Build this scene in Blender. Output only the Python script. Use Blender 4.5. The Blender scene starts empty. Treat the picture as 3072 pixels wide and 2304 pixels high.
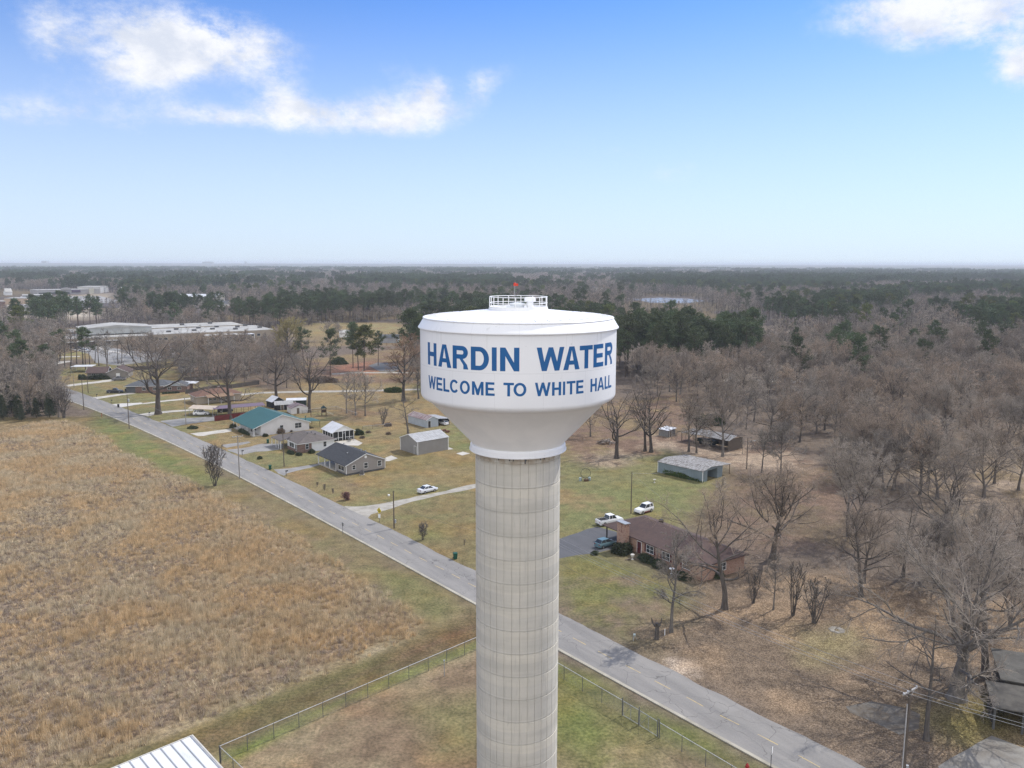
import bpy, bmesh, math
import numpy as np
from mathutils import Vector, Matrix

R = math.radians
RNG = np.random.default_rng(11)
SC = bpy.context.scene
COL = SC.collection

# ------------------------------------------------------------------ camera geometry
F_PX, HCAM = 2450.0, 50.0
PITCH = math.atan(363 / F_PX)
ROLL = R(0.13)
CP, SP = math.cos(PITCH), math.sin(PITCH)


def gp(x, y, z=0.0):
    """World point at height z that the photograph shows at pixel (x, y) of 3072 x 2304."""
    a, b = x - 1536.0, y - 1152.0
    u = a * math.cos(ROLL) + b * math.sin(ROLL)
    v = -a * math.sin(ROLL) + b * math.cos(ROLL)
    u /= F_PX
    v /= F_PX
    t = (z - HCAM) / (-SP - v * CP)
    return Vector((u * t, (CP - v * SP) * t, z))


def top_of(g, py, px=None):
    """Height above ground point g whose image row is py."""
    b = py - 1152.0
    if px is not None:
        b = b - (px - 1536.0) * math.sin(ROLL)
    k = -b / F_PX
    return HCAM + g[1] * (k * CP - SP) / (CP + k * SP)


def gpn(pts):
    return np.array([gp(*p)[:2] for p in pts])


cam_d = bpy.data.cameras.new('camera')
cam_d.sensor_width = 36.0
cam_d.lens = 36.0 * F_PX / 3072.0
cam_d.clip_start = 0.5
cam_d.clip_end = 80000.0
cam = bpy.data.objects.new('camera', cam_d)
COL.objects.link(cam)
cam.matrix_world = Matrix.Translation((0, 0, HCAM)) @ Matrix.Rotation(R(90) - PITCH, 4, 'X') @ Matrix.Rotation(ROLL, 4, 'Z')
SC.camera = cam
SC.view_settings.view_transform = 'Standard'
SC.view_settings.look = 'None'
SC.view_settings.exposure = 0.75
SC.view_settings.gamma = 1.0
SC.render.resolution_x, SC.render.resolution_y = 1024, 768
SC.cycles.max_bounces = 6
SC.cycles.diffuse_bounces = 3
SC.cycles.transparent_max_bounces = 8
SC.cycles.volume_bounces = 0
SC.cycles.use_denoising = True
SC.cycles.denoising_input_passes = 'RGB_ALBEDO_NORMAL'
SC.cycles.denoising_prefilter = 'NONE'

# ------------------------------------------------------------------ small object helpers


def tag(o, label=None, cat=None, group=None, kind=None):
    if label:
        o['label'] = label
    if cat:
        o['category'] = cat
    if group:
        o['group'] = group
    if kind:
        o['kind'] = kind
    return o


def thing(name, label, cat, loc=(0, 0, 0), rz=0.0, group=None):
    o = bpy.data.objects.new(name, None)
    o.empty_display_size = 0.3
    COL.objects.link(o)
    o.location = loc
    o.rotation_euler = (0, 0, rz)
    return tag(o, label, cat, group)


def kids(o):
    return [c for c in list(SC.objects) if c.parent == o]


def copy_tree(o, children, parent=None):
    c = o.copy()
    COL.objects.link(c)
    if parent is not None:
        c.parent = parent
    for ch in children.get(o.name, []):
        copy_tree(ch, children, c)
    return c


class MB:
    """Collects simple solids and links them as one mesh object."""

    def __init__(s):
        s.v, s.f, s.m = [], [], []

    def add(s, vs, fs, mi=0):
        n = len(s.v)
        s.v += [tuple(p) for p in vs]
        s.f += [tuple(i + n for i in f) for f in fs]
        s.m += [mi] * len(fs)
        return s

    def box(s, x0, x1, y0, y1, z0, z1, mi=0):
        v = [(x0, y0, z0), (x1, y0, z0), (x1, y1, z0), (x0, y1, z0), (x0, y0, z1), (x1, y0, z1), (x1, y1, z1), (x0, y1, z1)]
        return s.add(v, [(3, 2, 1, 0), (4, 5, 6, 7), (0, 1, 5, 4), (1, 2, 6, 5), (2, 3, 7, 6), (3, 0, 4, 7)], mi)

    def prism(s, poly, ax, a0, a1, mi=0):
        """Extrude a 2D polygon along axis ax ('x': poly is (y,z); 'y': poly is (x,z); 'z': poly is (x,y))."""
        n = len(poly)

        def P(p, a):
            return {'x': (a, p[0], p[1]), 'y': (p[0], a, p[1]), 'z': (p[0], p[1], a)}[ax]
        v = [P(p, a0) for p in poly] + [P(p, a1) for p in poly]
        fs = [tuple(range(n)), tuple(range(2 * n - 1, n - 1, -1))] + [(i, i + n, (i + 1) % n + n, (i + 1) % n) for i in range(n)]
        return s.add(v, fs, mi)

    def quad(s, a, b, c, d, mi=0):
        return s.add([a, b, c, d], [(0, 1, 2, 3)], mi)

    def tube(s, pts, rad, n=6, cap=True, mi=0):
        pts = [Vector(p) for p in pts]
        if not hasattr(rad, '__len__'):
            rad = [rad] * len(pts)
        vs, fs = [], []
        for i, p in enumerate(pts):
            d = (pts[min(i + 1, len(pts) - 1)] - pts[max(i - 1, 0)]).normalized()
            ref = Vector((0, 0, 1)) if abs(d.z) < 0.9 else Vector((1, 0, 0))
            a = d.cross(ref).normalized()
            b = d.cross(a)
            for k in range(n):
                t = 2 * math.pi * k / n
                vs.append(p + (a * math.cos(t) + b * math.sin(t)) * rad[i])
        for i in range(len(pts) - 1):
            for k in range(n):
                fs.append((i * n + k, i * n + (k + 1) % n, (i + 1) * n + (k + 1) % n, (i + 1) * n + k))
        if cap:
            fs.append(tuple(range(n - 1, -1, -1)))
            fs.append(tuple((len(pts) - 1) * n + k for k in range(n)))
        return s.add(vs, fs, mi)

    def lathe(s, prof, n=64, mi=0, cap=False, c=(0, 0)):
        vs, fs = [], []
        for r, z in prof:
            for k in range(n):
                t = 2 * math.pi * k / n
                vs.append((c[0] + r * math.cos(t), c[1] + r * math.sin(t), z))
        for i in range(len(prof) - 1):
            for k in range(n):
                fs.append((i * n + k, i * n + (k + 1) % n, (i + 1) * n + (k + 1) % n, (i + 1) * n + k))
        if cap:
            fs.append(tuple(range(n - 1, -1, -1)))
            fs.append(tuple((len(prof) - 1) * n + k for k in range(n)))
        return s.add(vs, fs, mi)

    def build(s, name, mats, parent=None, smooth=False, bevel=0.0):
        me = bpy.data.meshes.new(name)
        me.from_pydata(s.v, [], s.f)
        if not isinstance(mats, (list, tuple)):
            mats = [mats]
        for m in mats:
            me.materials.append(m)
        if len(mats) > 1:
            me.polygons.foreach_set('material_index', s.m)
        bm = bmesh.new()
        bm.from_mesh(me)
        bmesh.ops.recalc_face_normals(bm, faces=bm.faces[:])
        if bevel:
            bmesh.ops.bevel(bm, geom=bm.edges[:], offset=bevel, segments=2, affect='EDGES', profile=0.6)
        bm.to_mesh(me)
        bm.free()
        if smooth:
            me.polygons.foreach_set('use_smooth', [True] * len(me.polygons))
        me.update()
        o = bpy.data.objects.new(name, me)
        COL.objects.link(o)
        if parent is not None:
            o.parent = parent
        return o


def np_mesh(name, verts, quads=None, tris=None, mat=None):
    me = bpy.data.meshes.new(name)
    nq = 0 if quads is None else len(quads)
    nt = 0 if tris is None else len(tris)
    me.vertices.add(len(verts))
    me.vertices.foreach_set('co', np.asarray(verts, dtype=np.float32).ravel())
    loops = []
    if nq:
        loops.append(np.asarray(quads, dtype=np.int32).ravel())
    if nt:
        loops.append(np.asarray(tris, dtype=np.int32).ravel())
    loops = np.concatenate(loops)
    me.loops.add(len(loops))
    me.loops.foreach_set('vertex_index', loops)
    starts = np.concatenate([np.arange(nq) * 4, nq * 4 + np.arange(nt) * 3]).astype(np.int32)
    me.polygons.add(nq + nt)
    me.polygons.foreach_set('loop_start', starts)
    me.update(calc_edges=True)
    if mat:
        me.materials.append(mat)
    return me


def link(name, me, parent=None):
    o = bpy.data.objects.new(name, me)
    COL.objects.link(o)
    if parent is not None:
        o.parent = parent
    return o


# ------------------------------------------------------------------ materials
class NT:
    def __init__(s, tree):
        s.t = tree

    def n(s, typ, **kw):
        nd = s.t.nodes.new(typ)
        for k, v in kw.items():
            if k.startswith('i_'):
                nd.inputs[k[2:].replace('_', ' ')].default_value = v
            else:
                setattr(nd, k, v)
        return nd

    def l(s, a, b):
        s.t.links.new(a, b)

    def val(s, sock, v):
        if hasattr(v, 'links') or hasattr(v, 'is_output'):
            s.l(v, sock)
        else:
            sock.default_value = v

    def math(s, op, a, b=None, c=None, clamp=False):
        nd = s.n('ShaderNodeMath', operation=op, use_clamp=clamp)
        s.val(nd.inputs[0], a)
        if b is not None:
            s.val(nd.inputs[1], b)
        if c is not None:
            s.val(nd.inputs[2], c)
        return nd.outputs[0]

    def mix(s, f, a, b, blend='MIX'):
        nd = s.n('ShaderNodeMix', data_type='RGBA', blend_type=blend)
        s.val(nd.inputs[0], f)
        s.val(nd.inputs[6], a if hasattr(a, 'is_output') else (*a[:3], 1))
        s.val(nd.inputs[7], b if hasattr(b, 'is_output') else (*b[:3], 1))
        return nd.outputs[2]

    def noise(s, vec, scale, detail=4, rough=0.55, out='Fac'):
        nd = s.n('ShaderNodeTexNoise')
        nd.inputs['Scale'].default_value = scale
        nd.inputs['Detail'].default_value = detail
        nd.inputs['Roughness'].default_value = rough
        if vec is not None:
            s.l(vec, nd.inputs['Vector'])
        return nd.outputs[out]

    def ramp(s, f, p0, p1):
        nd = s.n('ShaderNodeMapRange', interpolation_type='SMOOTHSTEP')
        s.val(nd.inputs['Value'], f)
        nd.inputs['From Min'].default_value = p0
        nd.inputs['From Max'].default_value = p1
        return nd.outputs[0]

    def scaled(s, vec, sc):
        nd = s.n('ShaderNodeMapping')
        nd.inputs['Scale'].default_value = sc
        s.l(vec, nd.inputs['Vector'])
        return nd.outputs[0]


def srgb(r, g, b):
    f = lambda c: (c / 255 / 12.92) if c <= 10 else ((c / 255 + 0.055) / 1.055) ** 2.4
    return (f(r), f(g), f(b))


def base_mat(name, rough=0.8, spec=0.3, metal=0.0):
    m = bpy.data.materials.new(name)
    m.use_nodes = True
    b = m.node_tree.nodes['Principled BSDF']
    b.inputs['Roughness'].default_value = rough
    b.inputs['Specular IOR Level'].default_value = spec
    b.inputs['Metallic'].default_value = metal
    return m, NT(m.node_tree), b


MATS = {}


def mk(name, c1, c2=None, scale=1.0, rough=0.8, spec=0.3, metal=0.0, bump=0.0, bscale=None, stretch=None, lo=0.35, hi=0.65, coord='Object', rnd=0.0, stripe=None, sdark=0.7, corr=None):
    """Two-tone noise material. stripe=(axis, period) darkens thin lines (siding, boards); corr=(axis, period) bumps corrugation."""
    if name in MATS:
        return MATS[name]
    m, t, b = base_mat(name, rough, spec, metal)
    tc = t.n('ShaderNodeTexCoord')
    vec = tc.outputs['Object']
    if coord == 'World':
        vec = t.n('ShaderNodeNewGeometry').outputs['Position']
    nv = t.scaled(vec, stretch) if stretch else vec
    c2 = c2 or tuple(x * 0.8 for x in c1)
    col = t.mix(t.ramp(t.noise(nv, scale, 5, 0.6), lo, hi), c1, c2)
    h = t.noise(nv, bscale or scale * 4, 3)
    if stripe or corr:
        ax, per = stripe or corr
        sp = t.n('ShaderNodeSeparateXYZ')
        t.l(vec, sp.inputs[0])
        fr = t.math('FRACT', t.math('DIVIDE', sp.outputs[ax], per))
        if stripe:
            ln = t.math('LESS_THAN', fr, 0.14)
            col = t.mix(ln, col, tuple(x * sdark for x in c1), 'MIX')
            h = t.math('ADD', t.math('MULTIPLY', h, 0.2), fr)
        else:
            h = t.math('ADD', t.math('MULTIPLY', h, 0.1), t.math('ABSOLUTE', t.math('SUBTRACT', fr, 0.5)))
    if rnd:
        oi = t.n('ShaderNodeObjectInfo')
        hs = t.n('ShaderNodeHueSaturation')
        t.l(t.math('ADD', t.math('MULTIPLY', oi.outputs['Random'], 2 * rnd), 1 - rnd), hs.inputs['Value'])
        t.l(t.math('ADD', t.math('MULTIPLY', oi.outputs['Random'], 0.3), 0.8), hs.inputs['Saturation'])
        t.l(col, hs.inputs['Color'])
        col = hs.outputs[0]
    t.l(col, b.inputs['Base Color'])
    if bump:
        bp = t.n('ShaderNodeBump')
        bp.inputs['Strength'].default_value = bump
        bp.inputs['Distance'].default_value = 0.1
        t.l(h, bp.inputs['Height'])
        t.l(bp.outputs[0], b.inputs['Normal'])
    MATS[name] = m
    return m


WHITE = mk('white_paint', (0.8, 0.8, 0.8), (0.74, 0.74, 0.72), 0.8, 0.45, 0.4)
TRIM = mk('white_trim', (0.78, 0.78, 0.77), (0.7, 0.7, 0.68), 2.0, 0.6)
GLASS = mk('dark_glass', (0.03, 0.035, 0.04), (0.06, 0.065, 0.07), 0.7, 0.08, 0.6)
BLACK = mk('black_plastic', (0.02, 0.02, 0.021), (0.03, 0.03, 0.03), 3, 0.5)
GALV = mk('galvanised_steel', (0.38, 0.39, 0.4), (0.3, 0.31, 0.32), 4, 0.5, 0.5, 0.3)
DARKSTEEL = mk('dark_steel', (0.12, 0.12, 0.125), (0.09, 0.09, 0.09), 4, 0.6)
CONC = mk('pale_concrete', (0.52, 0.5, 0.46), (0.43, 0.41, 0.38), 0.6, 0.9, bump=0.1)
WOOD = mk('weathered_wood', (0.16, 0.13, 0.1), (0.11, 0.09, 0.075), 3, 0.9, stretch=(6, 6, 0.5))
POLEWOOD = mk('pole_wood', (0.13, 0.105, 0.085), (0.08, 0.065, 0.055), 4, 0.9, stretch=(4, 4, 0.3))
GREYWOOD = mk('grey_pole_wood', (0.27, 0.255, 0.235), (0.2, 0.185, 0.17), 4, 0.9, stretch=(4, 4, 0.3))
INTERIOR = mk('dark_interior', (0.03, 0.028, 0.026), (0.02, 0.02, 0.02), 1, 0.95)

# ------------------------------------------------------------------ light and sky
SUN_AZ, SUN_EL = R(38), R(49)       # azimuth counted from +X towards +Y
sd = Vector((math.cos(SUN_AZ) * math.cos(SUN_EL), math.sin(SUN_AZ) * math.cos(SUN_EL), math.sin(SUN_EL)))
sl = bpy.data.lights.new('sun', 'SUN')
sl.energy = 2.4
sl.angle = R(0.6)
sl.color = (1.0, 0.965, 0.91)
so = bpy.data.objects.new('sun', sl)
COL.objects.link(so)
so.rotation_euler = sd.to_track_quat('Z', 'Y').to_euler()

W = bpy.data.worlds.new('World')
SC.world = W
W.use_nodes = True
wt = NT(W.node_tree)
bg = W.node_tree.nodes['Background']
sky = wt.n('ShaderNodeTexSky', sky_type='NISHITA', sun_disc=False)
sky.sun_elevation = SUN_EL
sky.sun_rotation = R(90) - SUN_AZ
sky.altitude = 100
sky.air_density = 1.0
sky.dust_density = 0.6
sky.ozone_density = 2.2
hsv = wt.n('ShaderNodeHueSaturation')
hsv.inputs['Saturation'].default_value = 1.12
wt.l(sky.outputs[0], hsv.inputs['Color'])
tcw = wt.n('ShaderNodeTexCoord')
sep = wt.n('ShaderNodeSeparateXYZ')
wt.l(tcw.outputs['Generated'], sep.inputs[0])
az = wt.math('ARCTAN2', sep.outputs[0], sep.outputs[1])
el = wt.math('ARCSINE', sep.outputs[2])
cmb = wt.n('ShaderNodeCombineXYZ')
wt.l(az, cmb.inputs[0])
wt.l(wt.math('MULTIPLY', el, 1.5), cmb.inputs[1])
fb1 = wt.noise(cmb.outputs[0], 11.0, 12, 0.66)
fb2 = wt.noise(cmb.outputs[0], 42.0, 9, 0.7)
turb = wt.math('ADD', wt.math('MULTIPLY', wt.math('SUBTRACT', fb1, 0.5), 3.4), wt.math('MULTIPLY', wt.math('SUBTRACT', fb2, 0.5), 1.1))
# clouds: (centre and half-size as seen from the place, in pixels of the picture, weight)
CL = [(610, 135, 270, 85, 1.0), (420, 205, 150, 60, .5), (830, 262, 95, 70, .5), (1090, 352, 270, 60, 1.0), (850, 350, 110, 45, .55), (630, 348, 130, 34, .75), (100, 335, 150, 50, .55), (150, 110, 70, 90, .5),
      (420, 60, 380, 100, .38), (330, 300, 260, 90, .3), (1240, 250, 160, 90, .3), (2740, 20, 250, 95, .95), (2960, 60, 200, 80, .75), (3070, 190, 90, 75, .95), (1435, 270, 70, 70, .6),
      (1300, 300, 60, 70, .6), (1530, 215, 60, 50, .3), (2020, 510, 120, 60, .32), (1850, 460, 90, 40, .25), (380, 370, 60, 50, .3)]


def dirn(x, y):
    v = gp(x, y, 0) if y > 800 else None
    a, b = x - 1536.0, y - 1152.0
    u = (a * math.cos(ROLL) + b * math.sin(ROLL)) / F_PX
    w = (-a * math.sin(ROLL) + b * math.cos(ROLL)) / F_PX
    d = Vector((u, CP - w * SP, -SP - w * CP)).normalized()
    return math.atan2(d.x, d.y), math.asin(d.z)


dens = None
for cx, cy, rx, ry, wgt in CL:
    a0, e0 = dirn(cx, cy)
    ra, re = rx / F_PX * 0.92, ry / F_PX * 0.92
    q = wt.math('ADD', wt.math('POWER', wt.math('DIVIDE', wt.math('SUBTRACT', az, a0), ra), 2.0), wt.math('POWER', wt.math('DIVIDE', wt.math('SUBTRACT', el, e0), re), 2.0))
    # POWER of a negative base is fine for an exponent of 2
    bl = wt.math('MULTIPLY', wt.math('EXPONENT', wt.math('MULTIPLY', q, -1.1)), wgt)
    dens = bl if dens is None else wt.math('ADD', dens, bl)
dens = wt.math('ADD', wt.math('MINIMUM', dens, 1.15), wt.math('MULTIPLY', turb, wt.math('MULTIPLY_ADD', dens, 0.85, 0.08)))
cmask = wt.ramp(dens, 0.2, 1.12)
shade = wt.noise(cmb.outputs[0], 16.0, 5, 0.6)
SKYK = 0.10
ccol = wt.mix(wt.ramp(shade, 0.34, 0.62), (4.6, 4.85, 5.4), (6.2, 6.2, 6.3))
rcol = wt.mix(wt.ramp(shade, 0.3, 0.7), (9.6, 9.5, 9.4), (12.0, 11.7, 11.3))
# pale veil low over the horizon: thin high cloud
veil = wt.math('MULTIPLY', wt.ramp(el, 0.36, 0.0), 0.72)
tint = wt.mix(1.0, hsv.outputs[0], (0.39, 0.64, 1.0), 'MULTIPLY')
c1 = wt.mix(veil, tint, (5.0, 5.55, 6.5))
# unseen cloud added overhead and behind the camera to brighten the tower front
rest = wt.math('ADD', wt.math('MULTIPLY', sep.outputs[1], -1.0), wt.math('MULTIPLY', sep.outputs[2], 0.55))
rmask = wt.math('MULTIPLY', wt.ramp(rest, 0.05, 0.6), wt.ramp(wt.noise(tcw.outputs['Generated'], 2.6, 7, 0.6), 0.36, 0.58))

wt.l(wt.mix(rmask, wt.mix(wt.math('MULTIPLY', cmask, 0.92), c1, ccol), rcol), bg.inputs['Color'])
bg.inputs['Strength'].default_value = SKYK
# ================================================================== water tower
TD = 72.0
TX = (1554.5 - 1536) / F_PX * 72.0
tower = thing('water_tower', 'white water tower with blue lettering on a grey panelled concrete column', 'water tower', (TX, TD, 0))


def concrete_mat():
    m, t, b = base_mat('tower_concrete', 0.9, 0.2)
    tc = t.n('ShaderNodeTexCoord')
    sp = t.n('ShaderNodeSeparateXYZ')
    t.l(tc.outputs['Object'], sp.inputs[0])
    ang = t.math('ARCTAN2', sp.outputs[1], sp.outputs[0])
    lift = t.math('DIVIDE', t.math('SUBTRACT', sp.outputs[2], 0.35), 2.17)
    fz = t.math('FRACT', lift)
    iz = t.math('FLOOR', lift)
    pan = t.math('MULTIPLY', ang, 34 / (2 * math.pi))
    ip = t.math('FLOOR', pan)
    c = t.n('ShaderNodeCombineXYZ')
    t.l(ip, c.inputs[0])
    t.l(iz, c.inputs[1])
    wn = t.n('ShaderNodeTexWhiteNoise', noise_dimensions='2D')
    t.l(c.outputs[0], wn.inputs['Vector'])
    wn2 = t.n('ShaderNodeTexWhiteNoise', noise_dimensions='1D')
    t.l(iz, wn2.inputs['W'])
    big = t.noise(tc.outputs['Object'], 0.5, 5)
    st = t.noise(t.scaled(tc.outputs['Object'], (3, 3, 0.25)), 1.2, 5, 0.65)
    col = t.mix(t.ramp(big, 0.3, 0.7), (0.56, 0.53, 0.465), (0.49, 0.47, 0.42))
    # the pour line halfway up each lift: paler above on some lifts
    pl = t.math('MULTIPLY', t.math('GREATER_THAN', fz, t.math('MULTIPLY_ADD', t.noise(tc.outputs['Object'], 0.35, 2), 0.35, 0.42)), wn2.outputs['Value'])
    col = t.mix(t.math('MULTIPLY', pl, 0.45), col, (0.68, 0.63, 0.52))
    col = t.mix(t.math('MULTIPLY', wn.outputs['Value'], 0.28), col, (0.47, 0.445, 0.39))
    col = t.mix(t.math('MULTIPLY', t.ramp(st, 0.52, 0.8), 0.55), col, (0.28, 0.27, 0.25))
    col = t.mix(t.math('MULTIPLY', t.ramp(st, 0.42, 0.2), 0.4), col, (0.5, 0.49, 0.46))
    # lift and form-panel joints: groove shade and grime put into the colour
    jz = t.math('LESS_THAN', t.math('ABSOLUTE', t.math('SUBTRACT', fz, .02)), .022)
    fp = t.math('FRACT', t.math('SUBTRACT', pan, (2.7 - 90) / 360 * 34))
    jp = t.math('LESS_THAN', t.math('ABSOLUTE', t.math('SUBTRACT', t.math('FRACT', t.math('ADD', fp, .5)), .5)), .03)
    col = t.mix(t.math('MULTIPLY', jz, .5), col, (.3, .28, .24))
    col = t.mix(t.math('MULTIPLY', t.ramp(t.math('ABSOLUTE', t.math('SUBTRACT', fz, .085)), .045, .02), .35), col, (.62, .6, .55))
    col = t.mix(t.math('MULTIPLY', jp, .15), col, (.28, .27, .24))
    bd = t.noise(t.scaled(tc.outputs['Object'], (.12, .12, 1.1)), 1.0, 4, .6)
    col = t.mix(t.math('MULTIPLY', t.ramp(bd, .42, .66), .5), col, (.42, .4, .35))
    # rust-brown stain just under the collar
    top = t.math('MULTIPLY', t.ramp(sp.outputs[2], 32.5, 33.2), t.ramp(t.noise(tc.outputs['Object'], 1.6, 4), 0.3, 0.62))
    col = t.mix(t.math('MULTIPLY', top, 0.8), col, (0.30, 0.24, 0.17))
    t.l(col, b.inputs['Base Color'])
    bp = t.n('ShaderNodeBump')
    bp.inputs['Strength'].default_value = 0.25
    bp.inputs['Distance'].default_value = 0.03
    t.l(t.math('ADD', st, t.noise(tc.outputs['Object'], 9, 3)), bp.inputs['Height'])
    t.l(bp.outputs[0], b.inputs['Normal'])
    return m


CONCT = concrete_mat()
# column: 34 form panels round, lifts of 2.17 m, grooves between panels and a band between lifts
cm = MB()
RC, NP = 3.83, 34
zs, rs = [], []
z = 0.0
prof = [(RC, 0.0)]
k0 = 0.35
prof += [(RC, 0.30)]
while k0 < 33.0:
    a, b_ = k0, min(k0 + 2.17, 33.55)
    prof += [(RC - 0.05, a - 0.04), (RC - 0.05, a + 0.02), (RC - 0.018, a + 0.03), (RC - 0.018, a + 0.22), (RC, a + 0.25), (RC, b_ - 0.05)]
    k0 += 2.17
prof += [(RC, 33.6)]
angs = []
for p in range(NP):
    a0 = 2 * math.pi * p / NP + R(2.7 - 90)
    w = 2 * math.pi / NP
    g = 0.028 / RC
    angs += [(a0 - g, 1), (a0 - g * 0.45, 0), (a0 + g * 0.45, 0), (a0 + g, 1)]
    angs += [(a0 + w * 0.34, 1), (a0 + w * 0.67, 1)]
n = len(angs)
vs = []
for r, zz in prof:
    for a, out in angs:
        rr = r - (0.0 if out else 0.035)
        vs.append((rr * math.cos(a), rr * math.sin(a), zz))
fs = [(i * n + k, i * n + (k + 1) % n, (i + 1) * n + (k + 1) % n, (i + 1) * n + k) for i in range(len(prof) - 1) for k in range(n)]
cm.add(vs, fs)
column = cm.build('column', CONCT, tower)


def tank_mat():
    m, t, b = base_mat('tank_paint', 0.42, 0.4)
    tc = t.n('ShaderNodeTexCoord')
    st = t.noise(t.scaled(tc.outputs['Object'], (1.2, 1.2, 0.16)), 1.0, 6, 0.65)
    sm = t.noise(tc.outputs['Object'], 0.25, 4)
    col = t.mix(t.ramp(sm, 0.3, 0.7), (0.80, 0.80, 0.81), (0.76, 0.765, 0.775))
    col = t.mix(t.math('MULTIPLY', t.ramp(st, 0.58, 0.8), 0.45), col, (0.62, 0.63, 0.63))
    # weld seams of the shell plates and streaks washed down from the rim
    sx = t.n('ShaderNodeSeparateXYZ')
    t.l(tc.outputs['Object'], sx.inputs[0])
    an = t.math('MULTIPLY', t.math('ARCTAN2', sx.outputs[1], sx.outputs[0]), 14 / (2 * math.pi))
    up = t.math('GREATER_THAN', sx.outputs[2], 41.4)
    sv = t.math('LESS_THAN', t.math('FRACT', t.math('ADD', an, t.math('MULTIPLY', up, .5))), .006)
    shz = t.math('LESS_THAN', t.math('ABSOLUTE', t.math('SUBTRACT', sx.outputs[2], 41.4)), .02)
    col = t.mix(t.math('MULTIPLY', t.math('MAXIMUM', sv, shz), .5), col, (.55, .555, .56))
    run = t.noise(t.scaled(tc.outputs['Object'], (2.2, 2.2, .03)), 1.3, 4, .6)
    rz_ = t.math('MULTIPLY', t.ramp(run, .6, .74), t.ramp(sx.outputs[2], 42.6, 44.5))
    col = t.mix(t.math('MULTIPLY', rz_, .5), col, (.5, .5, .47))
    sp = t.noise(tc.outputs['Object'], 3.1, 2, 0.4)
    col = t.mix(t.math('MULTIPLY', t.ramp(sp, 0.74, 0.8), 0.5), col, (0.5, 0.5, 0.5))
    t.l(col, b.inputs['Base Color'])
    return m


TANK = tank_mat()
RD = 8.62
NL = 192
# drum with rounded lower knuckle
dm = MB()
kn = [(RD - 0.9 * (1 - math.cos(R(a))), 38.75 - 0.62 * math.sin(R(a))) for a in range(0, 61, 10)]
dm.lathe([(RD, 44.43)] + [(RD, 41), (RD, 38.75)] + kn[1:], NL)
dm.build('drum', TANK, tower, smooth=True)
# the cone underneath, slightly greyer in colour
CONEP = mk('cone_paint', (0.76, 0.745, 0.72), (0.70, 0.69, 0.67), 0.3, 0.5, 0.4)
k_end = kn[-1]
cn = MB()
cn.lathe([k_end, (RD - 0.9, 37.93), (4.22, 34.25), (4.18, 34.1)], NL)
cn.build('cone', CONEP, tower, smooth=True)
# sloping shoulder plate with its two rolled edges
sh = MB()
sh.lathe([(8.60, 44.40), (8.77, 44.44), (8.80, 44.50), (8.78, 44.56), (8.72, 44.62), (8.36, 45.22), (8.30, 45.27)], NL)
sh.build('shoulder', TANK, tower, smooth=True)
rf = MB()
zdk = 45.98
rf.lathe([(8.24, 45.26), (8.36, 45.28), (8.38, 45.33), (8.34, 45.37), (8.1, 45.39), (5.0, 45.72), (2.62, 45.96), (2.60, 46.12), (0.02, 46.14)], NL)
for k in range(44):      # lifting lugs / radial lap ends along the eave
    a = 2 * math.pi * k / 44 + 0.03
    ca, sa = math.cos(a), math.sin(a)
    for r0, r1 in ((7.2, 7.95),):
        p = []
        for rr, s_ in ((r0, -1), (r1, -1), (r1, 1), (r0, 1)):
            p.append((rr * ca - s_ * 0.04 * sa, rr * sa + s_ * 0.04 * ca))
        zz = 45.39 + (8.1 - r0) * 0.1065
        z2 = 45.39 + (8.1 - r1) * 0.1065
        rf.add([(p[0][0], p[0][1], zz + .003), (p[1][0], p[1][1], z2 + .003), (p[2][0], p[2][1], z2 + .003), (p[3][0], p[3][1], zz + .003),
                (p[0][0], p[0][1], zz + .05), (p[1][0], p[1][1], z2 + .05), (p[2][0], p[2][1], z2 + .05), (p[3][0], p[3][1], zz + .05)],
               [(4, 5, 6, 7), (0, 1, 5, 4), (1, 2, 6, 5), (2, 3, 7, 6), (3, 0, 4, 7)])
rf.build('roof', TANK, tower)
# collar ring
co = MB()
co.lathe([(4.18, 34.12), (4.24, 34.1), (4.29, 33.95), (4.31, 33.7), (4.31, 33.62), (4.36, 33.6), (4.36, 33.5), (4.28, 33.47), (3.84, 33.46)], 128)
co.build('collar', TANK, tower, smooth=False)
for a in (-116, -101, -96, -81, -80, -60, -54):
    ca, sa = math.cos(R(a)), math.sin(R(a))
    br = MB()
    br.tube([(3.86 * ca, 3.86 * sa, 33.5), (3.86 * ca, 3.86 * sa, 33.22 - 0.25 * (a == -81))], 0.05, 5)
    br.build('drip_pipe', DARKSTEEL, tower)

# --- lettering -------------------------------------------------------------
BLUE = mk('letter_blue', (0.003, 0.092, 0.27), (0.004, 0.10, 0.29), 0.8, 0.4, 0.4)


def arc(cx, cy, rx, ry, a0, a1, n=14):
    return [(cx + rx * math.cos(R(a0 + (a1 - a0) * i / n)), cy + ry * math.sin(R(a0 + (a1 - a0) * i / n))) for i in range(n + 1)]


def band(outer, inner):
    return [[outer[i], outer[i + 1], inner[i + 1], inner[i]] for i in range(len(outer) - 1)]


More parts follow.
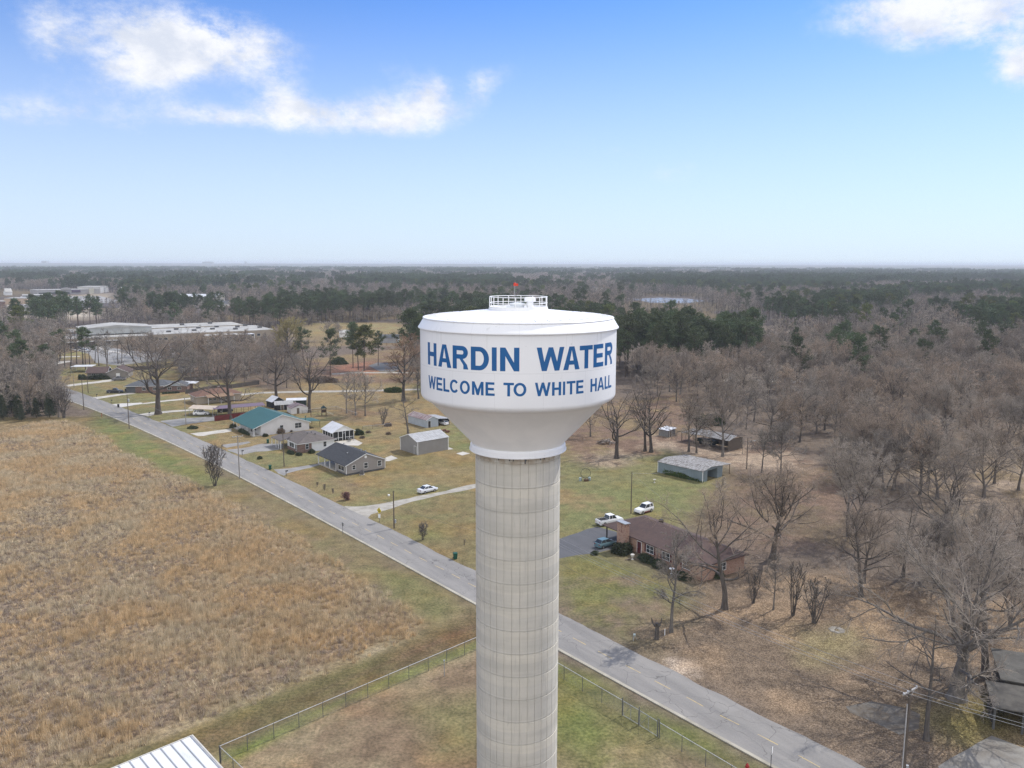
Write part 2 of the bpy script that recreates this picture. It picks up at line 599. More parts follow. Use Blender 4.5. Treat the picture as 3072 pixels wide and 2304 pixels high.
def glyph(ch, t, h):
    """Convex pieces of a letter in a unit box; t = vertical stem width, h = horizontal stroke height."""
    r = lambda a, b, c, d: [(a, b), (c, b), (c, d), (a, d)]
    if ch == 'H':
        return [r(0, 0, t, 1), r(1 - t, 0, 1, 1), r(t, .5 - h / 2, 1 - t, .5 + h / 2)]
    if ch == 'I':
        return [r(0, 0, 1, 1)]
    if ch == 'L':
        return [r(0, 0, t, 1), r(t, 0, 1, h)]
    if ch == 'T':
        return [r(0, 1 - h, 1, 1), r(.5 - t / 2, 0, .5 + t / 2, 1 - h)]
    if ch == 'E':
        return [r(0, 0, t, 1), r(t, 0, 1, h), r(t, 1 - h, .97, 1), r(t, .5 - h / 2, .92, .5 + h / 2)]
    if ch == 'A':
        a = .5 - t * .56
        d = 1.08 * t
        yb, yt = .22, .22 + h * .9
        lx = lambda y: d + (.5 - d) * y / .86           # inner edge of the left leg up to the counter's tip
        return [[(0, 0), (d, 0), (.5, .86), (.5, 1), (a, 1)], [(1 - d, 0), (1, 0), (1 - a, 1), (.5, 1), (.5, .86)],
                [(lx(yb), yb), (1 - lx(yb), yb), (1 - lx(yt), yt), (lx(yt), yt)]]
    if ch == 'W':
        s = t * .95
        q = .27
        return [[(q - s * .5, 0), (q, 0), (q, .38), (s, 1), (0, 1)], [(q, 0), (q + s * .5, 0), (.5, .62), (.5, 1), (.5 - s * .46, 1), (q, .38)],
                [(1 - q - s * .5, 0), (1 - q, 0), (1 - q, .38), (.5 + s * .46, 1), (.5, 1), (.5, .62)], [(1 - q, 0), (1 - q + s * .5, 0), (1, 1), (1 - s, 1), (1 - q, .38)]]
    if ch == 'M':
        return [r(0, 0, t, 1), r(1 - t, 0, 1, 1), [(t, 1), (t, .62), (.5 - t * .45, 0), (.5, 0), (.5, .42)], [(1 - t, 1), (.5, .42), (.5, 0), (.5 + t * .45, 0), (1 - t, .62)]]
    if ch == 'N':
        return [r(0, 0, t, 1), r(1 - t, 0, 1, 1), [(t, 1), (t, .64), (1 - t, 0), (1 - t, .36)]]
    if ch == 'O':
        return band(arc(.5, .5, .5, .5, 0, 360, 40), arc(.5, .5, .5 - t, .5 - h, 0, 360, 40))
    if ch == 'C':
        return band(arc(.5, .5, .5, .5, 38, 322, 34), arc(.5, .5, .5 - t, .5 - h, 38, 322, 34))
    if ch == 'D':
        return [r(0, 0, t, 1), r(t, 0, .48, h), r(t, 1 - h, .48, 1)] + band(arc(.48, .5, .52, .5, -90, 90, 22), arc(.48, .5, .52 - t, .5 - h, -90, 90, 22))
    if ch == 'R':
        b = .44
        return [r(0, 0, t, 1), r(t, 1 - h, .62, 1), r(t, b, .62, b + h)] + band(arc(.62, (1 + b) / 2, .36, (1 - b) / 2, -90, 90, 18), arc(.62, (1 + b) / 2, .36 - t, (1 - b) / 2 - h, -90, 90, 18)) + \
            [[(.46, b), (.66, b), (.92, .2), (1, 0), (1 - t * 1.1, 0), (.70, .18)]]
    raise KeyError(ch)


def theta_px(px, zz):
    """Angle on the drum (0 = facing the camera) that lies under column px at height zz."""
    best = None
    for i in range(-800, 801):
        th = R(i / 10)
        x, y = TX + RD * math.sin(th), TD - RD * math.cos(th)
        d = y * CP - (zz - HCAM) * SP
        u = 1536 + F_PX * x / d
        e = abs(u - px)
        if best is None or e < best[0]:
            best = (e, th)
    return best[1]


def put_letter(ch, x0, x1, z0, z1, stem, hs):
    ta, tb = theta_px(x0, (z0 + z1) / 2), theta_px(x1, (z0 + z1) / 2)
    wid = (tb - ta) * RD
    pieces = glyph(ch, min(stem / wid, .5), hs / (z1 - z0))
    mb = MB()
    for pc in pieces:
        xs = [p[0] for p in pc]
        bm = bmesh.new()
        vv = [bm.verts.new((ta + (tb - ta) * p[0], z0 + (z1 - z0) * p[1], 0)) for p in pc]
        bm.faces.new(vv)
        a0, a1 = ta + (tb - ta) * min(xs), ta + (tb - ta) * max(xs)
        k = math.ceil(a0 / R(1.0))
        while k * R(1.0) < a1:
            bmesh.ops.bisect_plane(bm, geom=bm.verts[:] + bm.edges[:] + bm.faces[:], plane_co=(k * R(1.0), 0, 0), plane_no=(1, 0, 0), dist=1e-6)
            k += 1
        bm.verts.index_update()
        P = [v.co.copy() for v in bm.verts]
        F = [[v.index for v in f.verts] for f in bm.faces]
        B = [[v.index for v in e.verts] for e in bm.edges if e.is_boundary]
        bm.free()
        m = len(P)

        def W3(p, r):
            return (r * math.sin(p[0]), -r * math.cos(p[0]), p[1])
        mb.add([W3(p, RD + .012) for p in P] + [W3(p, RD - .002) for p in P], F + [(a, b, b + m, a + m) for a, b in B])
    return mb.build('letter_' + ch.lower(), BLUE, tower)


cx3 = lambda v: 1200 + v / 2.766
for ch, a, b in [('H', 232, 302), ('A', 317, 425), ('R', 437, 565), ('D', 587, 737), ('I', 762, 802), ('N', 830, 990), ('W', 1133, 1362), ('A', 1354, 1490), ('T', 1490, 1597), ('E', 1605, 1686), ('R', 1700, 1760)]:
    put_letter(ch, cx3(a), cx3(b), 41.61, 43.47, .42, .36)
for ch, a, b in [('W', 238, 298), ('E', 304, 352), ('L', 361, 408), ('C', 415, 487), ('O', 497, 580), ('M', 597, 693), ('E', 710, 785), ('T', 858, 945), ('O', 943, 1048), ('W', 1120, 1250), ('H', 1262, 1337),
                 ('I', 1353, 1370), ('T', 1383, 1455), ('E', 1462, 1523), ('H', 1580, 1632), ('A', 1638, 1692), ('L', 1698, 1724), ('L', 1728, 1753)]:
    put_letter(ch, cx3(a), cx3(b), 39.62, 40.70, .215, .19)

# --- top railing, hatch, vent, warning light ------------------------------------
RR = 2.53
zt, zm, z0 = 47.08, 46.56, 46.0
rail = MB()
for zz in (zt, zm):
    rail.tube([(RR * math.cos(a), RR * math.sin(a), zz) for a in np.linspace(0, 2 * math.pi, 73)], 0.032, 6, cap=False)
rail.lathe([(RR - .03, 46.10), (RR + .03, 46.10), (RR + .03, 46.26), (RR - .03, 46.26), (RR - .03, 46.10)], 72)
rl = rail.build('railing', WHITE, tower)
for k in range(14):
    a = 2 * math.pi * (k + .28) / 14
    pm = MB()
    x, y = RR * math.cos(a), RR * math.sin(a)
    pm.box(x - .035, x + .035, y - .035, y + .035, z0, zt - .03)
    pm.build('railing_post', WHITE, rl)
h = MB()
h.lathe([(0.62, 46.14), (0.62, 46.42), (0.66, 46.44), (0.66, 46.52), (0.02, 46.58)], 28, c=(-0.1, 0.2))
h.box(-1.05, -.35, -.75, -.15, 46.14, 46.30)
h.build('hatch', mk('hatch_paint', (.66, .69, .71), (.58, .61, .63), 1.5, .5), tower)
v = MB()
v.lathe([(.30, 46.13), (.30, 46.62), (.46, 46.62), (.50, 46.70), (.50, 46.98), (.44, 47.03), (.02, 47.06)], 22, c=(1.02, .1))
v.box(.62, .98, -.28, .3, 46.66, 47.0)
v.build('roof_vent', WHITE, tower)
mst = MB()
mst.tube([(-.32, .5, 46.13), (-.32, .5, 48.0)], .03, 6)
mast = mst.build('light_mast', GALV, tower)
cb = MB()
cb.tube([(-.2, .45, 46.13), (-.2, .45, 47.2), (-.16, .45, 47.38), (-.06, .45, 47.42), (-.02, .45, 47.32)], .03, 6)
cb.build('cable_conduit', DARKSTEEL, tower)
wl = MB()
wl.lathe([(.05, 47.98), (.13, 48.0), (.13, 48.2), (.09, 48.28), (.01, 48.3)], 12, c=(-.32, .5))
wl.box(-.2, -.02, .42, .58, 48.0, 48.22)
wl.build('warning_light', mk('red_lens', (.55, .05, .03), (.5, .07, .04), 4, .3), mast)
# ================================================================== ground, road, drives


def vnoise(x, y, seed=0):
    """Value noise in numpy."""
    xi, yi = np.floor(x).astype(np.int64), np.floor(y).astype(np.int64)
    fx, fy = x - xi, y - yi
    fx, fy = fx * fx * (3 - 2 * fx), fy * fy * (3 - 2 * fy)

    def h(a, b):
        n = (a * 374761393 + b * 668265263 + seed * 144665) & 0x7fffffff
        n = ((n ^ (n >> 13)) * 1274126177) & 0x7fffffff
        return ((n ^ (n >> 16)) & 0xffff) / 65535.0
    return (h(xi, yi) * (1 - fx) + h(xi + 1, yi) * fx) * (1 - fy) + (h(xi, yi + 1) * (1 - fx) + h(xi + 1, yi + 1) * fx) * fy


def fbm(x, y, seed=0, o=4):
    s, a, t = 0, 0.5, 0
    for i in range(o):
        s = s + a * vnoise(x, y, seed + i * 17)
        t += a
        x, y, a = x * 2.03 + 11.3, y * 2.03 + 5.7, a * 0.5
    return s / t


def sdf(px, py, poly):
    """Signed distance (positive inside) of points to a polygon."""
    poly = np.asarray(poly)
    d = np.full(px.shape, 1e9)
    inside = np.zeros(px.shape, bool)
    n = len(poly)
    for i in range(n):
        ax, ay = poly[i]
        bx, by = poly[(i + 1) % n]
        ex, ey = bx - ax, by - ay
        t = np.clip(((px - ax) * ex + (py - ay) * ey) / (ex * ex + ey * ey + 1e-9), 0, 1)
        d = np.minimum(d, np.hypot(px - ax - t * ex, py - ay - t * ey))
        c = (ay > py) != (by > py)
        with np.errstate(divide='ignore', invalid='ignore'):
            xin = ex * (py - ay) / (ey if abs(ey) > 1e-9 else 1e-9) + ax
        inside ^= c & (px < xin)
    return np.where(inside, d, -d)


def axis(vals):
    out = []
    for a, b, s in vals:
        out += list(np.arange(a, b, s))
    return np.array(sorted(set(np.round(out, 3))))


gx = axis([(-30000, -6000, 4000), (-6000, -1500, 500), (-1500, -420, 45), (-420, -150, 3.0), (-150, 110, 1.3), (110, 260, 2.5), (260, 1500, 45), (1500, 6000, 500), (6000, 30001, 4000)])
gy = axis([(-200, 40, 20), (40, 60, 4), (60, 300, 1.3), (300, 480, 3.0), (480, 1000, 8), (1000, 2400, 30), (2400, 8000, 400), (8000, 36001, 4000)])
GX, GY = np.meshgrid(gx, gy)
gxf, gyf = GX.ravel(), GY.ravel()
nx, ny = len(gx), len(gy)
idx = np.arange(nx * ny).reshape(ny, nx)
gq = np.stack([idx[:-1, :-1], idx[:-1, 1:], idx[1:, 1:], idx[1:, :-1]], -1).reshape(-1, 4)

# colours are dry reflectances
C_FLOOR = (.105, .084, .064)
C_LAWN = (.118, .111, .053)
C_TAN = (.155, .118, .062)
C_GREEN = (.104, .117, .047)
C_FIELD = (.15, .105, .058)
C_LEAF = (.115, .09, .064)
C_RED = (.122, .084, .06)
C_SAND = (.25, .2, .145)
C_DIRT = (.15, .105, .07)
C_YARD = (.135, .098, .064)
gcol = np.tile(np.array(C_FLOOR), (len(gxf), 1))
gmsk = np.zeros((len(gxf), 3))       # R litter speckle, G mown grass grain, B tall field
gmsk[:, 0] = 0.6
big = fbm(gxf * 0.035, gyf * 0.035, 5)
med = fbm(gxf * 0.16, gyf * 0.16, 9)
fine = fbm(gxf * 0.6, gyf * 0.6, 15, 3)
far_ = np.hypot(gxf, gyf) > 700
# beyond the town: patches of pasture between woods
pat = fbm(gxf * 0.0022, gyf * 0.0022, 31)
gcol[far_] = np.where((pat[far_] > .62)[:, None], np.array(C_TAN) * .62, np.array((.07, .057, .047)))


def paint(pts, col, soft=2.0, wob=2.5, col2=None, thr=.5, mask=None, amt=1.0, world=False, noise=None, contrast=.12):
    poly = np.array(pts) if world else gpn(pts)
    lo, hi = poly.min(0) - 8, poly.max(0) + 8
    sel = np.where((gxf > lo[0]) & (gxf < hi[0]) & (gyf > lo[1]) & (gyf < hi[1]))[0]
    if not len(sel):
        return
    d = sdf(gxf[sel], gyf[sel], poly) + (med[sel] - .5) * 2 * wob
    a = np.clip(d / soft * .5 + .5, 0, 1) * amt
    c = np.tile(np.array(col), (len(sel), 1))
    if col2 is not None:
        nz = noise[sel] if noise is not None else (big[sel] * .45 + med[sel] * .35 + fine[sel] * .2)
        w = np.clip((nz - thr) / contrast + .5, 0, 1)
        c = c * (1 - w[:, None]) + np.array(col2) * w[:, None]
    gcol[sel] = gcol[sel] * (1 - a[:, None]) + c * a[:, None]
    if mask is not None:
        gmsk[sel] = gmsk[sel] * (1 - a[:, None]) + np.array(mask) * a[:, None]


LAWN, LIT, FLD = (0, 1, 0), (1, 0, 0), (0, .3, 1)
# right-hand side of the road: yards of the houses
paint([(160, 1110), (420, 1060), (800, 1110), (1250, 1080), (1330, 1230), (1480, 1330), (1480, 1760), (1420, 1790), (950, 1560), (600, 1380), (300, 1240), (130, 1160)], C_LAWN, 4, 3, C_TAN, .5, LAWN)
paint([(700, 1130), (1250, 1120), (1250, 1200), (900, 1210), (700, 1200)], C_LAWN, 4, 3, C_TAN, .42, LAWN)
paint([(820, 1090), (1260, 1040), (1260, 1150), (830, 1150)], C_RED, 5, 4, C_TAN, .5, LIT)
paint([(560, 1060), (900, 1060), (880, 1180), (540, 1140)], C_RED, 5, 4, C_FLOOR, .5, LIT)
paint([(420, 1100), (560, 1130), (760, 1150), (760, 1180), (560, 1150), (420, 1130)], C_TAN, 4, 3, C_LAWN, .55, LAWN)
paint([(915, 968), (1200, 968), (1240, 985), (1200, 1010), (900, 1008)], C_TAN, 8, 5, (.17, .15, .075), .5, LAWN)
paint([(1080, 1120), (1125, 1112), (1130, 1122), (1060, 1128)], (.2, .1, .06), 3, 2)
paint([(1010, 1098), (1110, 1085), (1120, 1115), (1000, 1118)], (.19, .1, .065), 4, 3)
paint([(960, 1225), (1040, 1200), (1180, 1230), (1260, 1260), (1180, 1285), (1020, 1262)], C_RED, 4, 3, C_TAN, .55, LAWN, .75)
paint([(1210, 1360), (1460, 1370), (1480, 1470), (1180, 1440), (1000, 1480), (1030, 1420)], C_TAN, 4, 4, (.12, .10, .045), .55, LAWN, .8)
paint([(1190, 1310), (1430, 1260), (1440, 1350), (1330, 1345)], C_GREEN, 4, 3, C_LAWN, .5, LAWN, .8)
paint([(1000, 1430), (1100, 1450), (1060, 1480), (980, 1440)], C_RED, 2, 2, C_TAN, .5, LAWN, .7)
paint([(860, 1400), (960, 1430), (930, 1455), (840, 1420)], (.17, .11, .06), 2, 1, None, .5, LAWN, .7)
paint([(1130, 1540), (1440, 1480), (1440, 1760), (1340, 1720), (1180, 1600)], (.125, .1, .052), 4, 3, C_LAWN, .58, LAWN)
paint([(1240, 1580), (1340, 1590), (1330, 1620), (1230, 1620)], C_GREEN, 2.5, 2, None, .5, LAWN, .6)
# lawn and leaf litter beyond the column
paint([(1640, 1290), (1960, 1330), (2150, 1400), (2200, 1480), (2120, 1560), (1980, 1600), (1700, 1640), (1640, 1620)], C_LAWN, 4, 3, C_TAN, .56, LAWN)
paint([(1640, 1480), (2100, 1430), (2080, 1520), (1900, 1540), (1640, 1600)], C_GREEN, 5, 4, C_TAN, .5, LAWN, .55)
paint([(1660, 1220), (2060, 1180), (2120, 1330), (1900, 1345), (1760, 1390), (1650, 1340)], C_TAN, 5, 4, C_RED, .5, LIT, .85)
paint([(1760, 1370), (1960, 1300), (2330, 1330), (2500, 1420), (2440, 1450), (2220, 1400), (2000, 1350), (1840, 1400), (1760, 1395)], C_SAND, 3, 5, C_RED, .52, LIT, .8)
paint([(2200, 1420), (2560, 1400), (2560, 1640), (2240, 1660), (2100, 1560)], C_RED, 5, 4, (.11, .085, .05), .5, LIT, .8)
paint([(2680, 1330), (3072, 1300), (3200, 1500), (2900, 1540), (2700, 1460)], C_SAND, 8, 6, C_TAN, .5, LIT, .7)
paint([(1640, 1660), (1800, 1640), (2060, 1760), (2180, 1830), (1960, 1960), (1820, 1900), (1640, 1860)], (.105, .102, .042), 4, 3, C_LEAF, .53, LAWN)
paint([(2060, 1780), (2400, 1700), (2740, 1780), (3300, 1800), (3300, 2500), (2500, 2240), (2200, 2090), (1900, 1950)], C_LEAF, 5, 4, (.175, .13, .085), .5, LIT)
paint([(2420, 1900), (2560, 1890), (2580, 1960), (2420, 1990)], (.19, .17, .08), 4, 3, C_TAN, .5, LIT, .8)
paint([(2430, 1760), (2560, 1750), (2560, 1790), (2400, 1800)], C_SAND, 2, 2, C_LEAF, .55, LIT, .8)
paint([(2000, 1975), (2060, 1990), (2080, 2020), (2030, 2020)], (.36, .31, .25), 1.2, 1, C_SAND, .55, LIT)
paint([(2760, 2150), (3000, 2080), (3100, 2160), (2900, 2260)], (.13, .115, .035), 3, 3, C_LEAF, .5, LIT, .7)
# the field on the left, its verge, the mown track and the tower's own plot
FIELD = [(-900, 1272), (0, 1272), (200, 1264), (290, 1300), (350, 1345), (450, 1395), (560, 1445), (680, 1500), (840, 1590), (1010, 1700), (1180, 1800), (1270, 1870), (1240, 1903), (1130, 1949), (1000, 1998), (800, 2080), (600, 2160), (400, 2235), (217, 2304), (-100, 2440), (-900, 2440)]
paint([(-900, 1262), (300, 1250), (700, 1440), (1450, 1830), (1450, 1920), (600, 2330), (-900, 2600)], (.125, .1, .05), 3, 2, C_LAWN, .55, LAWN)
paint(FIELD, (.19, .135, .078), 3, 2, (.15, .115, .082), .5, FLD, contrast=.4)
paint([(-900, 1262), (310, 1262), (420, 1330), (330, 1340), (0, 1310), (-900, 1310)], C_TAN, 4, 3, None, .5, FLD, .7)
paint([(-200, 1500), (330, 1520), (480, 1600), (330, 1700), (0, 1760), (-200, 1760)], (.2, .155, .09), 6, 6, (.13, .1, .065), .5, FLD, .8)
paint([(285, 1236), (340, 1260), (450, 1316), (560, 1372), (640, 1415), (664, 1462), (590, 1448), (480, 1405), (390, 1368), (330, 1325), (285, 1290)], (.098, .112, .042), 3, 2.5, C_TAN, .58, LAWN, .9)
paint([(660, 1460), (720, 1470), (1000, 1630), (1440, 1850), (1440, 1880), (1300, 1840), (1000, 1690), (800, 1570)], (.12, .105, .055), 2.5, 2.5, C_YARD, .5, LAWN, .9)
paint([(1120, 1700), (1250, 1740), (1380, 1830), (1300, 1850), (1180, 1780)], (.095, .105, .04), 2, 3, None, .5, LAWN, .6)
TRACK = [(200, 2330), (620, 2165), (1010, 2012), (1140, 1963), (1260, 1915), (1450, 1840), (1450, 1922), (655, 2262), (500, 2330)]
paint(TRACK, (.108, .085, .046), 1.6, 1, (.09, .078, .036), .5, LAWN)
for off in (0, 26):
    paint([(420, 2294 + off), (800, 2130 + off), (1100, 2012 + off), (1440, 1872 + off), (1440, 1876 + off), (1100, 2019 + off), (800, 2138 + off), (420, 2304 + off)], (.085, .058, .038), .8, .4, None, .5, LAWN, .7)
paint([(1180, 1960), (1440, 1850), (1440, 1890), (1200, 1985)], (.1, .06, .04), 2, 2, None, .5, LAWN, .6)
EDGE = [(200, 2306), (600, 2152), (1000, 1992), (1130, 1943), (1240, 1897), (1240, 1907), (1130, 1956), (1000, 2006), (600, 2168), (200, 2324)]
paint(EDGE, (.27, .225, .15), .9, .8, C_TAN, .6, FLD, .9)
PLOT = [(655, 2262), (1440, 1922), (1660, 1990), (1980, 2190), (2250, 2350), (600, 2600), (560, 2310)]
paint(PLOT, C_YARD, 1.2, .6, (.17, .135, .085), .5, (0, .9, .0))
paint([(1230, 2120), (1440, 2100), (1440, 2260), (1330, 2250)], (.12, .115, .05), 4, 4, C_TAN, .5, LAWN, .85)
paint([(1640, 2080), (1800, 2110), (1960, 2220), (1800, 2320), (1640, 2240)], (.1, .108, .036), 5, 4, (.16, .13, .07), .52, LAWN, .95)
paint([(1640, 2130), (1760, 2150), (1720, 2220), (1640, 2210)], (.09, .108, .034), 3, 3, None, .5, LAWN, .7)
paint([(660, 2262), (1000, 2110), (1440, 1925), (1440, 1936), (1000, 2126), (700, 2285)], (.105, .13, .028), .8, .7, None, .5, LAWN, .9)
paint([(1640, 1975), (1800, 2040), (2300, 2310), (2230, 2330), (1940, 2180), (1640, 2030)], (.1, .108, .036), 2, 2, C_YARD, .55, LAWN)
# school grounds, car park, shops
paint([(170, 985), (300, 985), (310, 1075), (170, 1080)], (.15, .15, .06), 5, 4, C_TAN, .5, LAWN)
paint([(0, 900), (330, 880), (420, 905), (260, 960), (0, 960)], (.3, .27, .23), 20, 15, (.2, .17, .13), .5, LAWN)
paint([(880, 1000), (1200, 1000), (1240, 1035), (900, 1040)], C_TAN, 8, 6, None, .5, LAWN, .7)

gcol *= np.array([1.36, 1.36, 1.4])
ground_me = np_mesh('ground', np.stack([gxf, gyf, np.zeros_like(gxf)], -1), gq)
ca = ground_me.color_attributes.new('tone', 'FLOAT_COLOR', 'POINT')
ca.data.foreach_set('color', np.concatenate([gcol, np.ones((len(gxf), 1))], 1).astype(np.float32).ravel())
cb_ = ground_me.color_attributes.new('cover', 'FLOAT_COLOR', 'POINT')
cb_.data.foreach_set('color', np.concatenate([gmsk, np.ones((len(gxf), 1))], 1).astype(np.float32).ravel())


def ground_mat():
    m, t, b = base_mat('ground_cover', 0.95, 0.1)
    pos = t.n('ShaderNodeNewGeometry').outputs['Position']
    a = t.n('ShaderNodeVertexColor', layer_name='tone')
    k = t.n('ShaderNodeVertexColor', layer_name='cover')
    s = t.n('ShaderNodeSeparateColor')
    t.l(k.outputs[0], s.inputs[0])
    n1 = t.noise(pos, 0.45, 6, 0.62)
    n2 = t.noise(pos, 2.6, 5, 0.65)
    n3 = t.noise(pos, 0.09, 4, 0.6)
    col = t.mix(t.ramp(n1, 0.25, 0.75), t.mix(1, a.outputs[0], (.72, .72, .72), 'MULTIPLY'), t.mix(1, a.outputs[0], (1.28, 1.27, 1.25), 'MULTIPLY'))
    # grass: tufty grain with yellow and green flecks
    gr = t.mix(t.ramp(n2, 0.3, 0.7), t.mix(1, col, (.62, .66, .6), 'MULTIPLY'), t.mix(1, col, (1.32, 1.28, 1.22), 'MULTIPLY'))
    gr = t.mix(t.math('MULTIPLY', t.ramp(n3, 0.45, 0.68), .5), gr, t.mix(1, gr, (1.25, 1.0, .8), 'MULTIPLY'))
    col = t.mix(s.outputs[1], col, gr)
    # fallen leaves: speckle of tan and brown
    vo = t.n('ShaderNodeTexVoronoi')
    vo.inputs['Scale'].default_value = 8.5
    t.l(pos, vo.inputs['Vector'])
    vs = t.n('ShaderNodeSeparateColor')
    t.l(vo.outputs['Color'], vs.inputs[0])
    lf = t.mix(t.ramp(vs.outputs[0], .25, .9), t.mix(1, col, (.64, .6, .57), 'MULTIPLY'), t.mix(1, col, (1.42, 1.38, 1.32), 'MULTIPLY'))
    lf = t.mix(t.math('MULTIPLY', t.ramp(n2, .5, .75), .5), lf, t.mix(1, lf, (.6, .5, .45), 'MULTIPLY'))
    col = t.mix(s.outputs[0], col, lf)
    fd = t.mix(t.ramp(t.noise(pos, 1.4, 5, .7), .36, .66), t.mix(1, col, (.6, .58, .6), 'MULTIPLY'), t.mix(1, col, (1.25, 1.25, 1.2), 'MULTIPLY'))
    col = t.mix(s.outputs[2], col, fd)
    t.l(col, b.inputs['Base Color'])
    bp = t.n('ShaderNodeBump')
    bp.inputs['Strength'].default_value = 0.6
    bp.inputs['Distance'].default_value = 0.12
    t.l(t.math('ADD', n2, t.noise(pos, 7.0, 3)), bp.inputs['Height'])
    t.l(bp.outputs[0], b.inputs['Normal'])
    return m


ground_me.materials.append(ground_mat())
tag(link('ground', ground_me), kind='structure')

# ---- road -------------------------------------------------------------------
near_px = [(212, 1203.4), (250, 1216.7), (301, 1237.6), (384.8, 1271.8), (498.7, 1320), (670, 1403.3), (719.8, 1433), (1000, 1578), (1134.5, 1648), (1225.7, 1702), (1332, 1758), (1676, 1946), (1850, 2041), (2010, 2133), (2260, 2263.5)]
far_px = [(221.5, 1167), (265, 1189), (286, 1195.8), (330, 1219), (380.9, 1234.6), (443.9, 1252.9), (519.2, 1277.3), (580, 1299.7), (721.5, 1366), (804, 1408.5), (850, 1427), (930, 1472.6), (1004.6, 1510), (1043, 1524), (1104, 1560.6), (1217, 1617), (1308, 1658), (1425.4, 1712.5), (1790, 1900), (1969, 1989.5), (2105, 2057), (2260, 2128), (2432.7, 2217.4), (2612, 2304)]
NR, FR = gpn(near_px), gpn(far_px)
ctr = []


def along(P, y):
    return np.interp(-y, -P[:, 1], P[:, 0])


pn = np.polyfit(NR[:, 1], NR[:, 0], 3)
pf = np.polyfit(FR[:, 1], FR[:, 0], 3)
ys2 = np.arange(430, 20, -1.0)
xn, xf = np.polyval(pn, ys2), np.polyval(pf, ys2)
for arr, p in ((xn, pn), (xf, pf)):
    for y0_, m_ in ((78.0, ys2 < 78), (300.0, ys2 > 300)):
        s_ = np.polyval(np.polyder(p), y0_)
        arr[m_] = np.polyval(p, y0_) + (ys2[m_] - y0_) * s_


xf = xf + (vnoise(ys2 * .35, ys2 * 0, 7) - .5) * .5 + (vnoise(ys2 * 1.1, ys2 * 0, 8) - .5) * .25


def strip(name, xa, xb, yy, z, mat, kind='structure', th=0.0):
    n = len(yy)
    v = np.concatenate([np.stack([xa, yy, np.full(n, z)], -1), np.stack([xb, yy, np.full(n, z)], -1)])
    i = np.arange(n - 1)
    q = np.stack([i, i + n, i + n + 1, i + 1], -1)
    o = link(name, np_mesh(name, v, q, mat=mat))
    return tag(o, kind=kind)


def asphalt(name, c1, c2, crack=.6, patch=.4):
    m, t, b = base_mat(name, 0.88, 0.25)
    pos = t.n('ShaderNodeNewGeometry').outputs['Position']
    # coordinates along the road
    mp = t.n('ShaderNodeMapping')
    mp.inputs['Rotation'].default_value = (0, 0, R(-125))
    t.l(pos, mp.inputs['Vector'])
    lv = t.scaled(mp.outputs[0], (.12, 1, 1))
    streak = t.noise(lv, .55, 5, .6)
    n1 = t.noise(pos, .22, 5, .6)
    n2 = t.noise(pos, 5, 4, .7)
    col = t.mix(t.ramp(streak, .3, .7), c1, c2)
    col = t.mix(t.math('MULTIPLY', t.ramp(n1, .52, .7), patch), col, tuple(x * .68 for x in c1))
    col = t.mix(t.math('MULTIPLY', t.ramp(n2, .35, .7), .25), col, tuple(x * 1.25 for x in c1))
    # cracks: cell edges warped by noise, in some stretches only
    wv = t.n('ShaderNodeVectorMath', operation='ADD')
    nz = t.n('ShaderNodeTexNoise')
    nz.inputs['Scale'].default_value = .5
    t.l(pos, nz.inputs['Vector'])
    sc_ = t.n('ShaderNodeVectorMath', operation='SCALE')
    sc_.inputs['Scale'].default_value = 2.4
    t.l(nz.outputs['Color'], sc_.inputs[0])
    t.l(mp.outputs[0], wv.inputs[0])
    t.l(sc_.outputs[0], wv.inputs[1])
    vd = t.n('ShaderNodeTexVoronoi', feature='DISTANCE_TO_EDGE')
    vd.inputs['Scale'].default_value = .19
    t.l(wv.outputs[0], vd.inputs['Vector'])
    ck = t.math('MULTIPLY', t.math('LESS_THAN', vd.outputs[0], .006), t.ramp(t.noise(pos, .13, 3), .36, .52))
    vd2 = t.n('ShaderNodeTexVoronoi', feature='DISTANCE_TO_EDGE')
    vd2.inputs['Scale'].default_value = .75
    t.l(wv.outputs[0], vd2.inputs['Vector'])
    ck2 = t.math('MULTIPLY', t.math('LESS_THAN', vd2.outputs[0], .02), t.ramp(t.noise(pos, .17, 3), .58, .66))
    ck = t.math('MAXIMUM', ck, ck2)
    col = t.mix(t.math('MULTIPLY', ck, crack), col, tuple(x * .3 for x in c1))
    t.l(col, b.inputs['Base Color'])
    bp = t.n('ShaderNodeBump')
    bp.inputs['Strength'].default_value = .3
    bp.inputs['Distance'].default_value = .02
    t.l(n2, bp.inputs['Height'])
    t.l(bp.outputs[0], b.inputs['Normal'])
    return m


ROADM = asphalt('road_asphalt', (.25, .236, .217), (.175, .167, .157))
strip('road', xn, xf, ys2, .012, ROADM)
# tar seam and joint lines along the road are part of its wear
kx = 0.15
tx, ty = np.gradient(xn), np.gradient(ys2)
ln = np.hypot(tx, ty)
nxm, nym = ty / ln, -tx / ln        # towards the field side
sg = -1 if (xf - xn).mean() * nxm.mean() > 0 else 1
kb = MB()
n = len(ys2)
ox, oy = nxm * sg, nym * sg
vs = []
for i in range(n):
    for d, zz in ((-.02, .02), (-.02, .13), (.42, .13), (.42, -.02)):
        vs.append((xn[i] + ox[i] * d, ys2[i] + oy[i] * d, zz))
fs = []
for i in range(n - 1):
    for k in range(3):
        fs.append((i * 4 + k, i * 4 + k + 1, (i + 1) * 4 + k + 1, (i + 1) * 4 + k))
kb.add(vs, fs)
tag(kb.build('kerb', mk('kerb_concrete', (.4, .37, .3), (.3, .275, .22), .4, .9, coord='World')), kind='structure')
